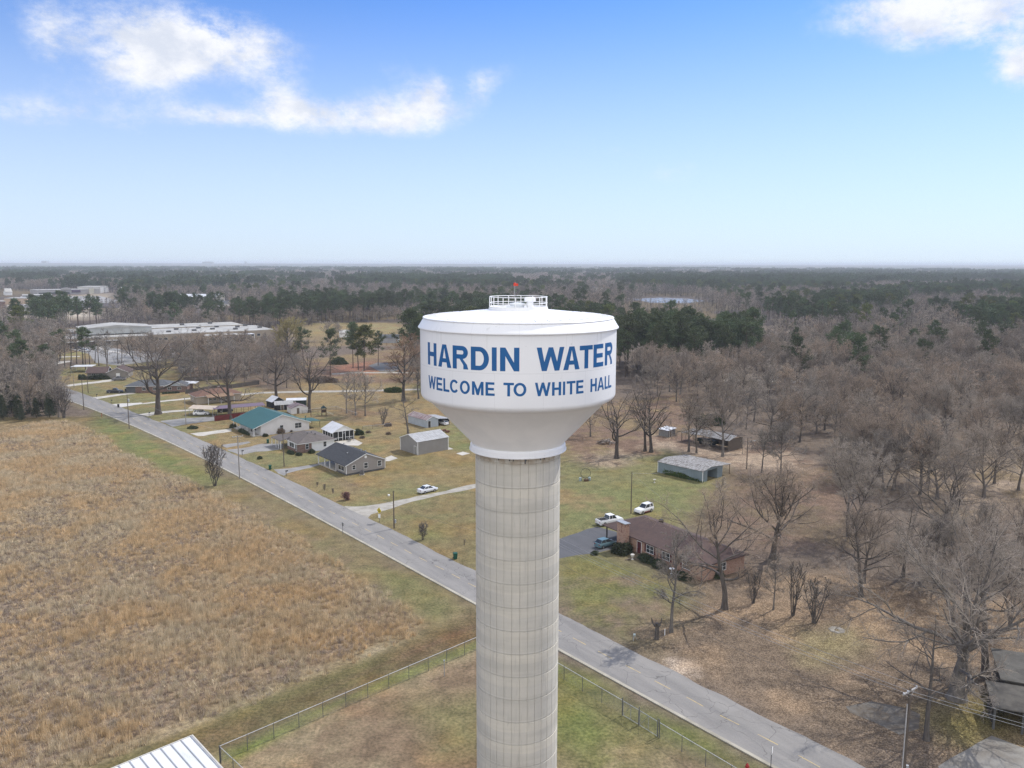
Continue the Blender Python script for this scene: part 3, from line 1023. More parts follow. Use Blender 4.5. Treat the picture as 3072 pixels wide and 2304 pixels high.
# yellow centre dashes
xc = (xn + xf) / 2 - (ox * 0.0)
ym = MB()
s_acc = np.concatenate([[0], np.cumsum(np.hypot(np.diff(xc), np.diff(ys2)))])
tot = s_acc[-1]
YEL = mk('road_yellow', (.5, .38, .16), (.36, .29, .18), 1.3, .8, coord='World')
p0_, p1_ = gp(1860 - 15, 1900 + 165 / 3.6867), None
start = 3.0
s = start
while s < tot - 5:
    pts = []
    for q in (s, s + 2.5):
        x, y = np.interp(q, s_acc, xc), np.interp(q, s_acc, ys2)
        j = np.searchsorted(s_acc, q)
        pts.append((x, y, ox[min(j, n - 1)], oy[min(j, n - 1)]))
    if pts[0][1] < 300:
        w = .06
        ym.add([(pts[0][0] - pts[0][2] * w, pts[0][1] - pts[0][3] * w, .017), (pts[0][0] + pts[0][2] * w, pts[0][1] + pts[0][3] * w, .017), (pts[1][0] + pts[1][2] * w, pts[1][1] + pts[1][3] * w, .017), (pts[1][0] - pts[1][2] * w, pts[1][1] - pts[1][3] * w, .017)], [(0, 1, 2, 3)])
    s += 4.85
tag(ym.build('road_markings', YEL), kind='structure')

# ---- driveways, paths, pads -----------------------------------------------------
GRAVEL = mk('drive_gravel', (.36, .335, .29), (.27, .25, .21), .5, .95, bump=.3, coord='World')
DRIVEA = asphalt('drive_asphalt', (.1, .1, .105), (.082, .083, .088), .3, .3)
GREYDR = mk('grey_drive', (.26, .252, .24), (.2, .193, .182), .3, .9, bump=.15, coord='World')
SLAB = mk('concrete_slab', (.47, .44, .385), (.38, .355, .31), .35, .9, coord='World')
zc = [.005]


def pad(name, pts, mat, wob=.35):
    """A paved patch with a slightly ragged edge, lying on the ground."""
    P = gpn(pts)
    out = []
    for i in range(len(P)):
        a, b_ = P[i], P[(i + 1) % len(P)]
        m_ = max(1, int(np.hypot(*(b_ - a)) / 2.0))
        for k in range(m_):
            q = a + (b_ - a) * k / m_
            out.append(q + RNG.uniform(-wob, wob, 2) * (0 if k == 0 else 1))
    bm = bmesh.new()
    vv = [bm.verts.new((p[0], p[1], zc[0])) for p in out]
    f = bm.faces.new(vv)
    bmesh.ops.triangulate(bm, faces=[f])
    bmesh.ops.recalc_face_normals(bm, faces=bm.faces[:])
    if bm.faces[:][0].normal.z < 0:
        bmesh.ops.reverse_faces(bm, faces=bm.faces[:])
    me = bpy.data.meshes.new(name)
    bm.to_mesh(me)
    bm.free()
    me.materials.append(mat)
    zc[0] += .0004
    return tag(link(name, me), kind='structure')


def q(c, *pts):
    a = {'A': (670, 1180, 5.821), 'B': (930, 1250, 4.424), 'C': (1180, 1180, 7.373), 'c': (330, 1080, 4.9156), 'D': (0, 820, 4.8087), 'E': (440, 860, 4.8087), 'F': (780, 880, 4.424), 'G': (100, 1080, 5.2667),
         'H': (1000, 1400, 4.608), 'I': (1660, 1450, 4.424), 'J': (1660, 1900, 3.6867), 'K': (600, 1880, 2.6024), 'L': (2600, 1900, 4.106), 'M': (1940, 1220, 6.1444), 'N': (1400, 760, 3.16), 'S': (0, 0, 1), 'P': (2200, 1500, 2.063), 'X': (1650, 1100, 2.552)}[c]
    r = [(a[0] + x / a[2], a[1] + y / a[2]) for x, y in pts]
    return r


def q1(c, x, y):
    return q(c, (x, y))[0]


pad('gravel_driveway', q('H', (150, 545), (430, 545), (640, 515), (900, 462), (1300, 385), (1960, 238), (2060, 215), (2060, 280), (1960, 296), (1500, 385), (1100, 480), (800, 580), (520, 660), (470, 720), (350, 670)), GRAVEL)
pad('asphalt_driveway', q('I', (-260, 880), (80, 740), (330, 655), (585, 575), (830, 640), (905, 730), (760, 880), (540, 930), (330, 950), (90, 995), (-200, 1090), (-560, 1130), (-700, 1010)), DRIVEA)
pad('concrete_driveway', q('A', (880, 1330), (1160, 1310), (1600, 1240), (1830, 1185), (1850, 1210), (1640, 1262), (1290, 1350), (1120, 1395), (1060, 1440), (960, 1400)), GREYDR)
pad('gravel_driveway', q('A', (60, 985), (320, 960), (480, 930), (660, 880), (840, 880), (1020, 880), (1060, 950), (960, 985), (760, 1010), (560, 1020), (330, 1070), (250, 1060)), GREYDR)
pad('concrete_path', q('A', (-20, 900), (120, 880), (440, 840), (480, 860), (300, 905), (60, 950)), GREYDR)
pad('concrete_driveway', q('c', (1180, 1085), (1420, 1060), (1640, 1030), (1800, 1010), (1800, 1050), (1560, 1085), (1380, 1120), (1290, 1120)), SLAB)
pad('gravel_driveway', q('c', (740, 900), (1080, 858), (1500, 835), (1560, 800), (1560, 890), (1330, 920), (1100, 950), (920, 985)), GREYDR)
pad('concrete_driveway', q('c', (420, 800), (640, 765), (900, 745), (1220, 728), (1230, 745), (960, 765), (740, 785), (560, 830)), SLAB)
pad('concrete_driveway', q('c', (-40, 662), (180, 640), (460, 628), (490, 645), (350, 665), (120, 705)), CONC)
pad('concrete_path', q('c', (490, 635), (760, 600), (1000, 575), (1220, 552), (1230, 575), (1000, 595), (760, 620), (480, 650)), SLAB)
pad('concrete_driveway', q('G', (900, 590), (1120, 570), (1350, 535), (1540, 510), (1620, 530), (1400, 555), (1180, 590), (1010, 615)), SLAB)
pad('gravel_driveway', q('G', (470, 400), (800, 360), (1240, 305), (1460, 310), (1240, 335), (860, 380), (560, 420)), SLAB)
pad('gravel_lane', q('F', (-420, 1350), (0, 1310), (500, 1295), (1000, 1290), (1500, 1280), (2120, 1265), (2120, 1285), (1500, 1302), (1000, 1312), (500, 1318), (0, 1330), (-420, 1372)), GRAVEL)
pad('gravel_lane', q('F', (950, 1062), (1250, 1045), (1700, 1045), (2100, 1050), (2100, 1062), (1700, 1060), (1250, 1062), (960, 1080)), GRAVEL)
pad('concrete_pad', q('B', (1000, 545), (1080, 515), (1165, 552), (1050, 590), (1000, 590)), SLAB, .05)
pad('concrete_pad', q('B', (1940, 488), (2030, 465), (2125, 488), (2020, 515)), SLAB, .05)
pad('concrete_pad', q('B', (1830, 400), (1905, 430), (1830, 440)), SLAB, .05)
pad('patio', q('B', (330, 330), (600, 300), (700, 350), (640, 385), (420, 380)), SLAB, .1)
pad('asphalt_driveway', q('L', (-260, 900), (60, 840), (520, 930), (660, 1000), (640, 1180), (400, 1250), (100, 1100), (-200, 980)), mk('leafy_asphalt', (.14, .128, .11), (.1, .08, .06), .5, .95, bump=.2, coord='World'), .6)
pad('concrete_driveway', q('L', (880, 1640), (1240, 1430), (1540, 1260), (1900, 1400), (2600, 1650), (2600, 1900), (1000, 1900)), mk('worn_slab', (.22, .21, .19), (.155, .14, .12), .35, .9, coord='World'), .3)
pad('parking_lot', q('D', (880, 985), (1010, 975), (1230, 965), (1420, 1005), (1640, 1080), (2000, 1130), (2400, 1060), (2700, 1080), (2720, 1180), (2300, 1260), (1700, 1330), (1380, 1290), (1280, 1160), (1000, 1090), (860, 1040)), GREYDR)
pad('pavement_strip', q('D', (1300, 1020), (1560, 1110), (1900, 1170), (1900, 1180), (1540, 1122), (1290, 1032)), SLAB)
pad('gravel_lane', q('D', (760, 1275), (1000, 1262), (1050, 1270), (830, 1310), (700, 1380), (560, 1480), (500, 1480)), SLAB)
pad('gravel_lane', q('D', (870, 1200), (1150, 1192), (1150, 1204), (880, 1214)), SLAB)
pad('gravel_lane', q('X', (1330, 100), (1480, 95), (1800, 100), (2060, 110), (2060, 128), (1800, 118), (1480, 110), (1330, 112)), GRAVEL)
pad('parking_lot', q('D', (200, 470), (300, 330), (900, 330), (1450, 330), (1750, 395), (1500, 470), (900, 560), (400, 560)), mk('shop_lot', (.3, .29, .28), (.22, .21, .2), .02, .9, coord='World'))
tag(link('lake', (lambda P: np_mesh('lake', [(a, b, .05) for a, b in P], tris=[(0, i, i + 1) for i in range(1, len(P) - 1)], mat=mk('lake_water', (.2, .21, .22), (.26, .26, .26), .01, .25, .5, coord='World')))(gpn([(1895, 897), (1980, 893), (2070, 896), (2115, 903), (2060, 910), (1950, 908)]))), kind='structure')
tag(link('pond', (lambda P: np_mesh('pond', [(a, b, .03) for a, b in P], tris=[(0, i, i + 1) for i in range(1, len(P) - 1)], mat=mk('pond_water', (.11, .105, .09), (.16, .15, .13), .15, .6, .2, coord='World')))(gpn(q('F', (1440, 960), (1560, 920), (1800, 930), (1850, 990), (1800, 1040), (1600, 1040))))), kind='structure')
# ================================================================== buildings


def brick_mat(name, c1, c2, c3):
    m, t, b = base_mat(name, 0.9, 0.2)
    tc = t.n('ShaderNodeTexCoord')
    sp = t.n('ShaderNodeSeparateXYZ')
    t.l(tc.outputs['Object'], sp.inputs[0])
    c = t.n('ShaderNodeCombineXYZ')
    t.l(t.math('ADD', sp.outputs[0], sp.outputs[1]), c.inputs[0])
    t.l(sp.outputs[2], c.inputs[1])
    bt = t.n('ShaderNodeTexBrick')
    bt.inputs['Scale'].default_value = 1.0
    bt.inputs['Brick Width'].default_value = .3
    bt.inputs['Row Height'].default_value = .1
    bt.inputs['Mortar Size'].default_value = .012
    bt.inputs['Color1'].default_value = (*c1, 1)
    bt.inputs['Color2'].default_value = (*c2, 1)
    bt.inputs['Mortar'].default_value = (.3, .27, .24, 1)
    t.l(c.outputs[0], bt.inputs['Vector'])
    nz = t.noise(tc.outputs['Object'], 2.2, 3, .6)
    col = t.mix(t.ramp(nz, .56, .68), bt.outputs['Color'], c3)
    t.l(col, b.inputs['Base Color'])
    return m


SH_CHAR = mk('charcoal_shingle', (.038, .04, .045), (.052, .054, .058), 1.2, .95, bump=.3, stretch=(3, .6, 3), coord='Object')
SH_BRN = mk('greybrown_shingle', (.125, .108, .098), (.098, .085, .078), 1.5, .95, bump=.3)
SH_RED = mk('redbrown_shingle', (.098, .066, .058), (.08, .055, .05), 1.0, .95, bump=.3)
SH_TAN = mk('tan_shingle', (.24, .16, .1), (.2, .13, .085), 1.0, .95, bump=.2)
SH_RUST = mk('rust_shingle', (.16, .09, .062), (.13, .075, .055), 1.0, .95, bump=.2)
SH_GREY = mk('slate_shingle', (.10, .105, .112), (.075, .08, .086), 1.0, .95, bump=.2)
MET_GREEN = mk('green_metal', (.045, .115, .1), (.04, .1, .088), .6, .42, .4, corr=(1, .9), bump=.25)
MET_WHITE = mk('white_metal', (.58, .585, .59), (.5, .5, .5), .5, .5, .4, corr=(1, .6), bump=.25)
MET_GREY = mk('galvanised_sheet', (.36, .36, .355), (.28, .275, .265), 1.2, .5, .4, corr=(0, .75), bump=.6)
MET_OLD = mk('weathered_tin', (.29, .285, .275), (.11, .095, .085), 1.3, .75, .3, stretch=(1, 2.5, 1), lo=.42, hi=.62, corr=(1, .6), bump=.4)
MET_RUST = mk('rusting_tin', (.3, .27, .26), (.17, .09, .085), 1.0, .7, .3, stretch=(.5, 2, 1), corr=(1, .5), bump=.3)
SID_GREY = mk('taupe_siding', (.30, .275, .255), (.28, .26, .24), .4, .75, stripe=(2, .25), sdark=.8, bump=.2)
SID_WHITE = mk('white_siding', (.66, .645, .63), (.6, .585, .57), .5, .75, stripe=(2, .25), sdark=.88, bump=.2)
SID_PURE = mk('white_board', (.74, .75, .77), (.68, .69, .71), .5, .75, stripe=(2, .22), sdark=.9, bump=.2)
SID_SHED = mk('shed_siding', (.275, .265, .25), (.25, .24, .225), .5, .7, stripe=(2, .22), sdark=.86, bump=.2)
SID_BLUE = mk('blue_grey_sheet', (.19, .235, .26), (.16, .2, .22), .7, .6, .3, stripe=(1, .6), sdark=.85, bump=.2)
SID_PALE = mk('pale_blue_sheet', (.42, .46, .5), (.36, .4, .43), .7, .6, .3, stripe=(1, .5), sdark=.85, bump=.2)
SID_TAN = mk('tan_wall', (.38, .33, .26), (.34, .29, .23), .3, .85)
BRICKR = brick_mat('red_brick', (.32, .16, .105), (.45, .28, .2), (.2, .095, .07))
BRICKD = brick_mat('dark_brick', (.14, .065, .05), (.19, .1, .075), (.09, .045, .036))
SHUT = mk('burgundy_shutter', (.09, .018, .02), (.075, .015, .018), 3, .6)
BLKF = mk('block_foundation', (.12, .12, .12), (.08, .08, .08), 2, .9)
SCREEN = mk('insect_screen', (.018, .018, .018), (.03, .03, .03), 1.5, .8)
TIMBER = mk('brown_timber', (.12, .075, .045), (.09, .055, .035), 3, .9)


def place(A, ang):
    return (A[0], A[1], 0), R(ang)


def window(root, face, u, z, w, h, at=0.0, mull='v', shutters=None, frame=TRIM):
    """face 'x-','x+','y-','y+'; u = centre along the wall, z = centre height, at = wall plane."""
    sg = -1 if face[1] == '-' else 1

    def bx(mb, u0, u1, z0, z1, d0, d1):
        a, c = sorted((at + sg * d0, at + sg * d1))
        if face[0] == 'x':
            mb.box(a, c, u0, u1, z0, z1)
        else:
            mb.box(u0, u1, a, c, z0, z1)
    g = MB()
    bx(g, u - w / 2, u + w / 2, z - h / 2, z + h / 2, .004, .03)
    win = g.build('window', GLASS, root)
    f = MB()
    t = .07
    bx(f, u - w / 2 - t, u + w / 2 + t, z + h / 2, z + h / 2 + t, .004, .055)
    bx(f, u - w / 2 - t, u + w / 2 + t, z - h / 2 - t, z - h / 2, .004, .075)
    bx(f, u - w / 2 - t, u - w / 2, z - h / 2, z + h / 2, .004, .055)
    bx(f, u + w / 2, u + w / 2 + t, z - h / 2, z + h / 2, .004, .055)
    if 'h' in mull:
        bx(f, u - w / 2, u + w / 2, z - .025, z + .025, .031, .05)
    if 'v' in mull:
        bx(f, u - .03, u + .03, z - h / 2, z + h / 2, .031, .052)
    f.build('frame', frame, win)
    if shutters:
        for s in (-1, 1):
            m_ = MB()
            c = u + s * (w / 2 + t + .22)
            bx(m_, c - .2, c + .2, z - h / 2 - .05, z + h / 2 + .05, .004, .045)
            m_.build('shutter', shutters, win)
    return win


def door(root, face, u, w, h, at, mat, z0=0.1):
    sg = -1 if face[1] == '-' else 1

    def bx(mb, u0, u1, za, zb, d0, d1):
        a, c = sorted((at + sg * d0, at + sg * d1))
        if face[0] == 'x':
            mb.box(a, c, u0, u1, za, zb)
        else:
            mb.box(u0, u1, a, c, za, zb)
    m_ = MB()
    bx(m_, u - w / 2, u + w / 2, z0, z0 + h, .004, .05)
    d = m_.build('door', mat, root)
    f = MB()
    bx(f, u - w / 2 - .09, u - w / 2, z0, z0 + h + .09, .004, .06)
    bx(f, u + w / 2, u + w / 2 + .09, z0, z0 + h + .09, .004, .06)
    bx(f, u - w / 2, u + w / 2, z0 + h, z0 + h + .09, .004, .06)
    f.build('frame', TRIM, d)
    k = MB()
    bx(k, u + w / 2 - .14, u + w / 2 - .08, z0 + .95, z0 + 1.05, .051, .1)
    k.build('handle', GALV, d)
    return d


def post(root, x, y, z0, z1, w=.14, mat=TRIM, name='porch_post'):
    m_ = MB()
    m_.box(x - w / 2, x + w / 2, y - w / 2, y + w / 2, z0, z1)
    return m_.build(name, mat, root)


def gable_walls(root, mat, L, y0, y1, e, p, x0=0.0, ridge='y', W=None, z0=0.0):
    """Walls with gable ends. ridge 'y': gables at y0 and y1; ridge 'x': footprint x0..L, gables at x0 and L."""
    m_ = MB()
    if ridge == 'y':
        xm = W if W is not None else L / 2
        m_.prism([(x0, z0), (L, z0), (L, e), (xm, p), (x0, e + (p - e) * (x0 / xm) if x0 > 0 else e)], 'y', y0, y1)
    else:
        ym = (y0 + y1) / 2
        m_.prism([(y0, z0), (y1, z0), (y1, e), (ym, p), (y0, e)], 'x', x0, L)
    return m_.build('wall', mat, root)


def gable_roof(root, mat, xa, xb, xm, y0, y1, e, p, o=.4, og=.35, t=.13, ridge='y', fascia=TRIM, name='roof'):
    """Two-slope roof over xa..xb (ridge at xm) running y0..y1; ridge 'x' swaps the axes."""
    s1, s2 = (p - e) / (xm - xa), (p - e) / (xb - xm)
    up = .006
    prof = [(xa - o, e - s1 * o + up), (xm, p + up), (xb + o, e - s2 * o + up), (xb + o, e - s2 * o + up + t), (xm, p + up + t), (xa - o, e - s1 * o + up + t)]
    m_ = MB()
    ax = 'y' if ridge == 'y' else 'x'
    if ridge == 'y':
        m_.prism([prof[0], prof[1], prof[4], prof[5]], 'y', y0 - og, y1 + og)
        m_.prism([prof[1], prof[2], prof[3], prof[4]], 'y', y0 - og, y1 + og)
    else:
        m_.prism([prof[0], prof[1], prof[4], prof[5]], 'x', y0 - og, y1 + og)
        m_.prism([prof[1], prof[2], prof[3], prof[4]], 'x', y0 - og, y1 + og)
    r = m_.build(name, mat, root)
    if fascia:
        d = .17
        for y in (y0 - og - .03, y1 + og):
            f = MB()
            for a, b_ in ((prof[5], prof[4]), (prof[4], prof[3])):
                f.prism([(a[0], a[1] - d), (b_[0], b_[1] - d), (b_[0], b_[1] + .012), (a[0], a[1] + .012)], ax, y, y + .03)
            f.build('fascia', fascia, r)
    return r


def hip_roof(root, mat, x0, x1, y0, y1, e, p, o=.45, t=.14, ridge='y', name='roof', soffit=TRIM):
    x0, x1, y0, y1 = x0 - o, x1 + o, y0 - o, y1 + o
    hw = min(x1 - x0, y1 - y0) / 2
    if ridge == 'y':
        ra, rb = ((x0 + x1) / 2, y0 + hw), ((x0 + x1) / 2, y1 - hw)
    else:
        ra, rb = (x0 + hw, (y0 + y1) / 2), (x1 - hw, (y0 + y1) / 2)
    v = [(x0, y0, e), (x1, y0, e), (x1, y1, e), (x0, y1, e), (x0, y0, e + t), (x1, y0, e + t), (x1, y1, e + t), (x0, y1, e + t), (*ra, p), (*rb, p)]
    m_ = MB()
    if ridge == 'y':
        top = [(4, 5, 8), (5, 6, 9, 8), (6, 7, 9), (7, 4, 8, 9)]
    else:
        top = [(4, 5, 9, 8), (5, 6, 9), (6, 7, 8, 9), (7, 4, 8)]
    m_.add(v, top)
    m_.add(v, [(3, 2, 1, 0), (0, 1, 5, 4), (1, 2, 6, 5), (2, 3, 7, 6), (3, 0, 4, 7)], 1)
    return m_.build(name, [mat, soffit], root)


def pipe(root, x, y, z, h=.5, r=.06, mat=GALV, name='roof_vent'):
    m_ = MB()
    m_.tube([(x, y, z - .1), (x, y, z + h)], r, 8)
    m_.tube([(x, y, z + h - .16), (x, y, z + h + .02)], r * 1.9, 8)
    return m_.build(name, mat, root)


# ---- taupe house with charcoal roof
loc, rz = place((-39.2, 188.3), 38.4)
h = thing('bungalow', 'taupe-sided bungalow with charcoal gable roof and white-posted front porch', 'house', loc, rz)
L_, W_ = 10.4, 15.3
m_ = MB()
m_.box(.1, L_ - .1, .1, 5.6, 0, .42)
m_.build('foundation', BLKF, h)
wl_ = MB()
e_, p_ = 2.5, 4.62
wl_.prism([(0, .421), (L_, .421), (L_, e_), (L_ / 2, p_), (0, e_)], 'y', 0, 5.4)
wl_.prism([(2.4, .15), (L_, .15), (L_, e_), (L_ / 2, p_), (2.4, e_ + (p_ - e_) * 2.4 / (L_ / 2))], 'y', 5.401, 10.6)
wl_.prism([(6.2, .15), (L_, .15), (L_, e_), (6.2, e_ + .9)], 'y', 10.601, W_ - .2)
wl_.build('wall', SID_GREY, h)
gable_roof(h, SH_CHAR, 0, L_, L_ / 2, 0, W_, e_, p_, .45, .35)
for x, y in ((0, 0), (L_, 0)):
    cbm = MB()
    cbm.box(x - .06, x + .06, y - .06, y + .06, .4, 2.45)
    cbm.build('corner_board', TRIM, h)
pf_ = MB()
pf_.box(-.2, 2.4, 5.4, W_, 0, .16)
pf_.box(2.4, 6.2, 10.6, W_, 0, .14)
pf_.build('porch_floor', SLAB, h)
for y in (W_ - .15, 11.6, 8.9):
    post(h, .08, y, .16, 2.5, .18)
post(h, .08, 5.5, .16, 2.45, .16)
for u, z, w, hh in ((2.0, 1.75, .8, 1.0), (5.2, 1.75, .95, 1.25), (8.9, 1.75, .95, 1.25)):
    window(h, 'y-', u, z, w, hh, 0, 'h')
window(h, 'x-', 2.6, 1.45, 3.0, 1.1, 0, 'v')
door(h, 'x-', 7.6, 1.0, 2.05, 2.4, BLACK, .16)
window(h, 'x-', 9.2, 1.5, 1.2, 1.1, 2.4, 'v')
gv = MB()
gv.tube([(L_ / 2, -.03, 3.85), (L_ / 2, .0, 3.85)], .34, 20)
gv.build('gable_vent', WHITE, h)
for x, y, z in ((3.2, 5.5, 3.65), (6.4, 4.5, 4.2), (6.9, 3.2, 4.0), (5.3, 11.5, 4.6)):
    pipe(h, x, y, z, .55, .09)
ac = thing('air_conditioner', 'grey outdoor air conditioner against the taupe bungalow wall', 'air conditioner', (0, 0, 0))
acp = gp(*q1('B', 690, 770))
ac.location = acp
m_ = MB()
m_.box(-.55, .55, -.55, .55, 0, .1)
m_.build('base', SLAB, ac)
m_ = MB()
m_.box(-.42, .42, -.42, .42, .1, .95)
for k in range(7):
    m_.box(-.44, .44, -.44, .44, .16 + k * .11, .19 + k * .11)
m_.build('body', DARKSTEEL, ac)
m_ = MB()
m_.lathe([(.36, .95), (.36, 1.0), (.05, 1.02)], 16)
m_.build('fan_guard', BLACK, ac)

# ---- white house with hip roof
loc, rz = place((-56.3, 211.0), 37.6)
h = thing('hip_roof_house', 'white house with grey-brown hip roof and open carport on its far end', 'house', loc, rz)
L_, W_ = 10.2, 13.6
m_ = MB()
m_.box(0, L_, 0, 7.6, .0, 2.5)
m_.box(3.6, L_, 7.601, W_ - .4, 0, 2.5)
m_.build('wall', SID_PURE, h)
m_ = MB()
m_.box(-.05, 3.6, -.05, 1.1, 0, 2.49)
m_.box(-.05, -.002, 1.101, 7.6, 0, .85)
m_.build('brick_front', BRICKD, h)
hip_roof(h, SH_BRN, 0, L_, 0, W_, 2.505, 4.15, .5)
m_ = MB()
m_.add([(-2.2, 7.2, 2.3), (-2.2, 13.9, 2.3), (.3, 13.9, 2.66), (.3, 7.2, 2.66), (-2.2, 7.2, 2.42), (-2.2, 13.9, 2.42), (.3, 13.9, 2.9), (.3, 7.2, 2.9)],
       [(3, 2, 1, 0), (4, 5, 6, 7), (0, 1, 5, 4), (1, 2, 6, 5), (2, 3, 7, 6), (3, 0, 4, 7)])
m_.build('porch_roof', SH_BRN, h)
for y in (13.6, 10.8, 9.1, 7.4):
    post(h, -2.0, y, 0, 2.3, .15)
post(h, .1, 13.6, 0, 2.5, .15)
window(h, 'x-', 4.6, 1.55, 3.0, 1.15, -.005, 'v')
window(h, 'x-', 1.7, 1.4, .8, 1.5, -.055, '')
for u in (2.3, 7.4):
    window(h, 'y-', u, 1.6, .8, 1.3, -.06 if u < 3.6 else 0, 'h', frame=SID_PURE)
for x, y, z in ((4.4, 4.4, 4.0), (5.9, 5.2, 3.95), (6.3, 3.6, 3.75), (2.2, 9.6, 3.3)):
    pipe(h, x, y, z, .42, .1, DARKSTEEL)
sd_ = MB()
sd_.tube([(.2, 6.9, 2.7), (.2, 6.9, 3.1)], .03, 6)
sd_.lathe([(.02, 3.05), (.25, 3.12), (.38, 3.24), (.36, 3.24), (.02, 3.07)], 16, c=(.2, 6.9))
sd_.build('satellite_dish', DARKSTEEL, h)

# ---- green-roofed white house
loc, rz = place((-74.7, 231.8), 38.5)
h = thing('green_roof_house', 'long white house under a green metal gable roof with front porch', 'house', loc, rz)
L_, W_ = 17.1, 16.8
e_, p_ = 2.45, 5.55
xm_ = L_ / 2
m_ = MB()
xw = 2.1
m_.prism([(xw, 0), (L_, 0), (L_, e_), (xm_, p_), (xw, e_ + (p_ - e_) * xw / xm_)], 'y', 0, W_)
m_.build('wall', SID_WHITE, h)
gable_roof(h, MET_GREEN, 0, L_, xm_, 0, W_, e_, p_, .45, .5, .1)
m_ = MB()
m_.box(-.2, xw, .1, W_, 0, .18)
m_.build('porch_floor', SLAB, h)
for y in (.15, 5.6, 11.2, 13.8, 16.6):
    post(h, .1, y, .18, 2.5, .17)
m_ = MB()
for y in np.arange(.6, 13.0, .45):
    m_.box(.07, .11, y, y + .05, .18, 1.0)
m_.box(.05, .13, .3, 13.2, 1.0, 1.06)
m_.build('porch_railing', TRIM, h)
window(h, 'x-', 4.2, 1.5, 1.4, 1.3, xw, 'v')
window(h, 'x-', 10.5, 1.5, 1.6, 1.3, xw, 'v')
door(h, 'x-', 7.2, 1.0, 2.05, xw, BLACK, .18)
window(h, 'y-', 13.6, 1.75, 2.0, 1.5, 0, 'vh')
window(h, 'y-', 8.4, 1.65, 1.0, 1.5, 0, 'h')
m_ = MB()
m_.prism([(L_ + .5, 2.3), (L_ + 4.2, 2.05), (L_ + 4.2, 2.15), (L_ + .5, 2.4)], 'y', .9, 7.0)
m_.build('back_porch_roof', MET_GREEN, h)
for x, y in ((L_ + 4.0, 1.1), (L_ + 4.0, 6.8)):
    post(h, x, y, 0, 2.05, .13, TIMBER)
pipe(h, L_ - .7, .9, 2.65, 1.5, .12, MET_GREEN, 'stove_pipe')
pipe(h, xm_ + 2.5, 4.5, 4.7, .4, .08)
pipe(h, xm_ + 2.2, 7.5, 4.8, .4, .08)

# ---- taupe metal shed
loc, rz = place((-24.7, 209.6), 41.0)
h = thing('metal_shed', 'tall taupe shed with corrugated silver roof standing alone on the lawn', 'shed', loc, rz)
L_, W_ = 9.9, 8.2
e_, p_ = 3.5, 4.95
gable_walls(h, SID_SHED, L_, 0, W_, e_, p_, 0, 'x')
gable_roof(h, MET_GREY, 0, W_, W_ / 2, 0, L_, e_, p_, .2, .2, .06, 'x')
for x, y in ((0, 0), (L_, 0), (0, W_)):
    m_ = MB()
    m_.box(x - .07, x + .07, y - .07, y + .07, .03, 3.42)
    m_.build('corner_trim', TRIM, h)
door(h, 'x-', 1.15, .95, 2.1, 0, SID_SHED, .05)

# ---- screened pavilion
loc, rz = place((-50.5, 225.8), 35.0)
h = thing('screened_pavilion', 'square white-roofed pavilion with dark insect-screen walls behind the hip-roofed house', 'pavilion', loc, rz)
L_, W_ = 6.3, 7.4
e_, p_ = 2.6, 4.3
m_ = MB()
m_.prism([(0, e_), (L_, e_), (L_ / 2, p_)], 'y', .02, .12)
m_.prism([(0, e_), (L_, e_), (L_ / 2, p_)], 'y', W_ - .12, W_ - .02)
m_.build('gable_panel', WHITE, h)
gable_roof(h, MET_WHITE, 0, L_, L_ / 2, 0, W_, e_, p_, .45, .3, .08)
m_ = MB()
m_.box(.06, L_ - .06, .06, W_ - .06, .02, 2.59)
m_.build('screen_wall', SCREEN, h)
for x, y in ((0, 0), (1.6, 0), (2.9, 0), (3.75, 0), (5.0, 0), (L_, 0), (0, 1.9), (0, 3.7), (0, 5.5), (0, W_)):
    post(h, x, y, 0, 2.6, .11, WHITE, 'post')
m_ = MB()
m_.box(.06, 2.84, -.03, .03, .8, .9)
m_.box(3.8, L_ - .06, -.03, .03, .8, .9)
m_.box(-.03, .03, .06, W_ - .06, .8, .9)
m_.build('mid_rail', WHITE, h)
door(h, 'y-', 3.32, .7, 2.0, .0, SCREEN, .05)

# ---- pale blue tin shed beside the tower, with dark lean-to
loc, rz = place((-26.1, 245.3), 39.0)
h = thing('tin_shed', 'pale blue tin shed with a dark open lean-to, half hidden behind the tank cone', 'shed', loc, rz)
gable_walls(h, SID_PALE, 4.3, 0, 10.6, 2.45, 3.4)
gable_roof(h, MET_RUST, 0, 4.3, 2.15, 0, 10.6, 2.45, 3.4, .25, .2, .06)
m_ = MB()
m_.prism([(4.55, 2.35), (8.6, 1.95), (8.6, 2.03), (4.55, 2.43)], 'y', -.3, 8.0)
m_.build('lean_to_roof', MET_GREY, h)
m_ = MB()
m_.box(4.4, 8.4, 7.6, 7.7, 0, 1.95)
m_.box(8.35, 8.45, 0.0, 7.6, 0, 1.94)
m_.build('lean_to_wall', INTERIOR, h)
door(h, 'y-', 1.0, .9, 2.0, 0, BLACK, .03)

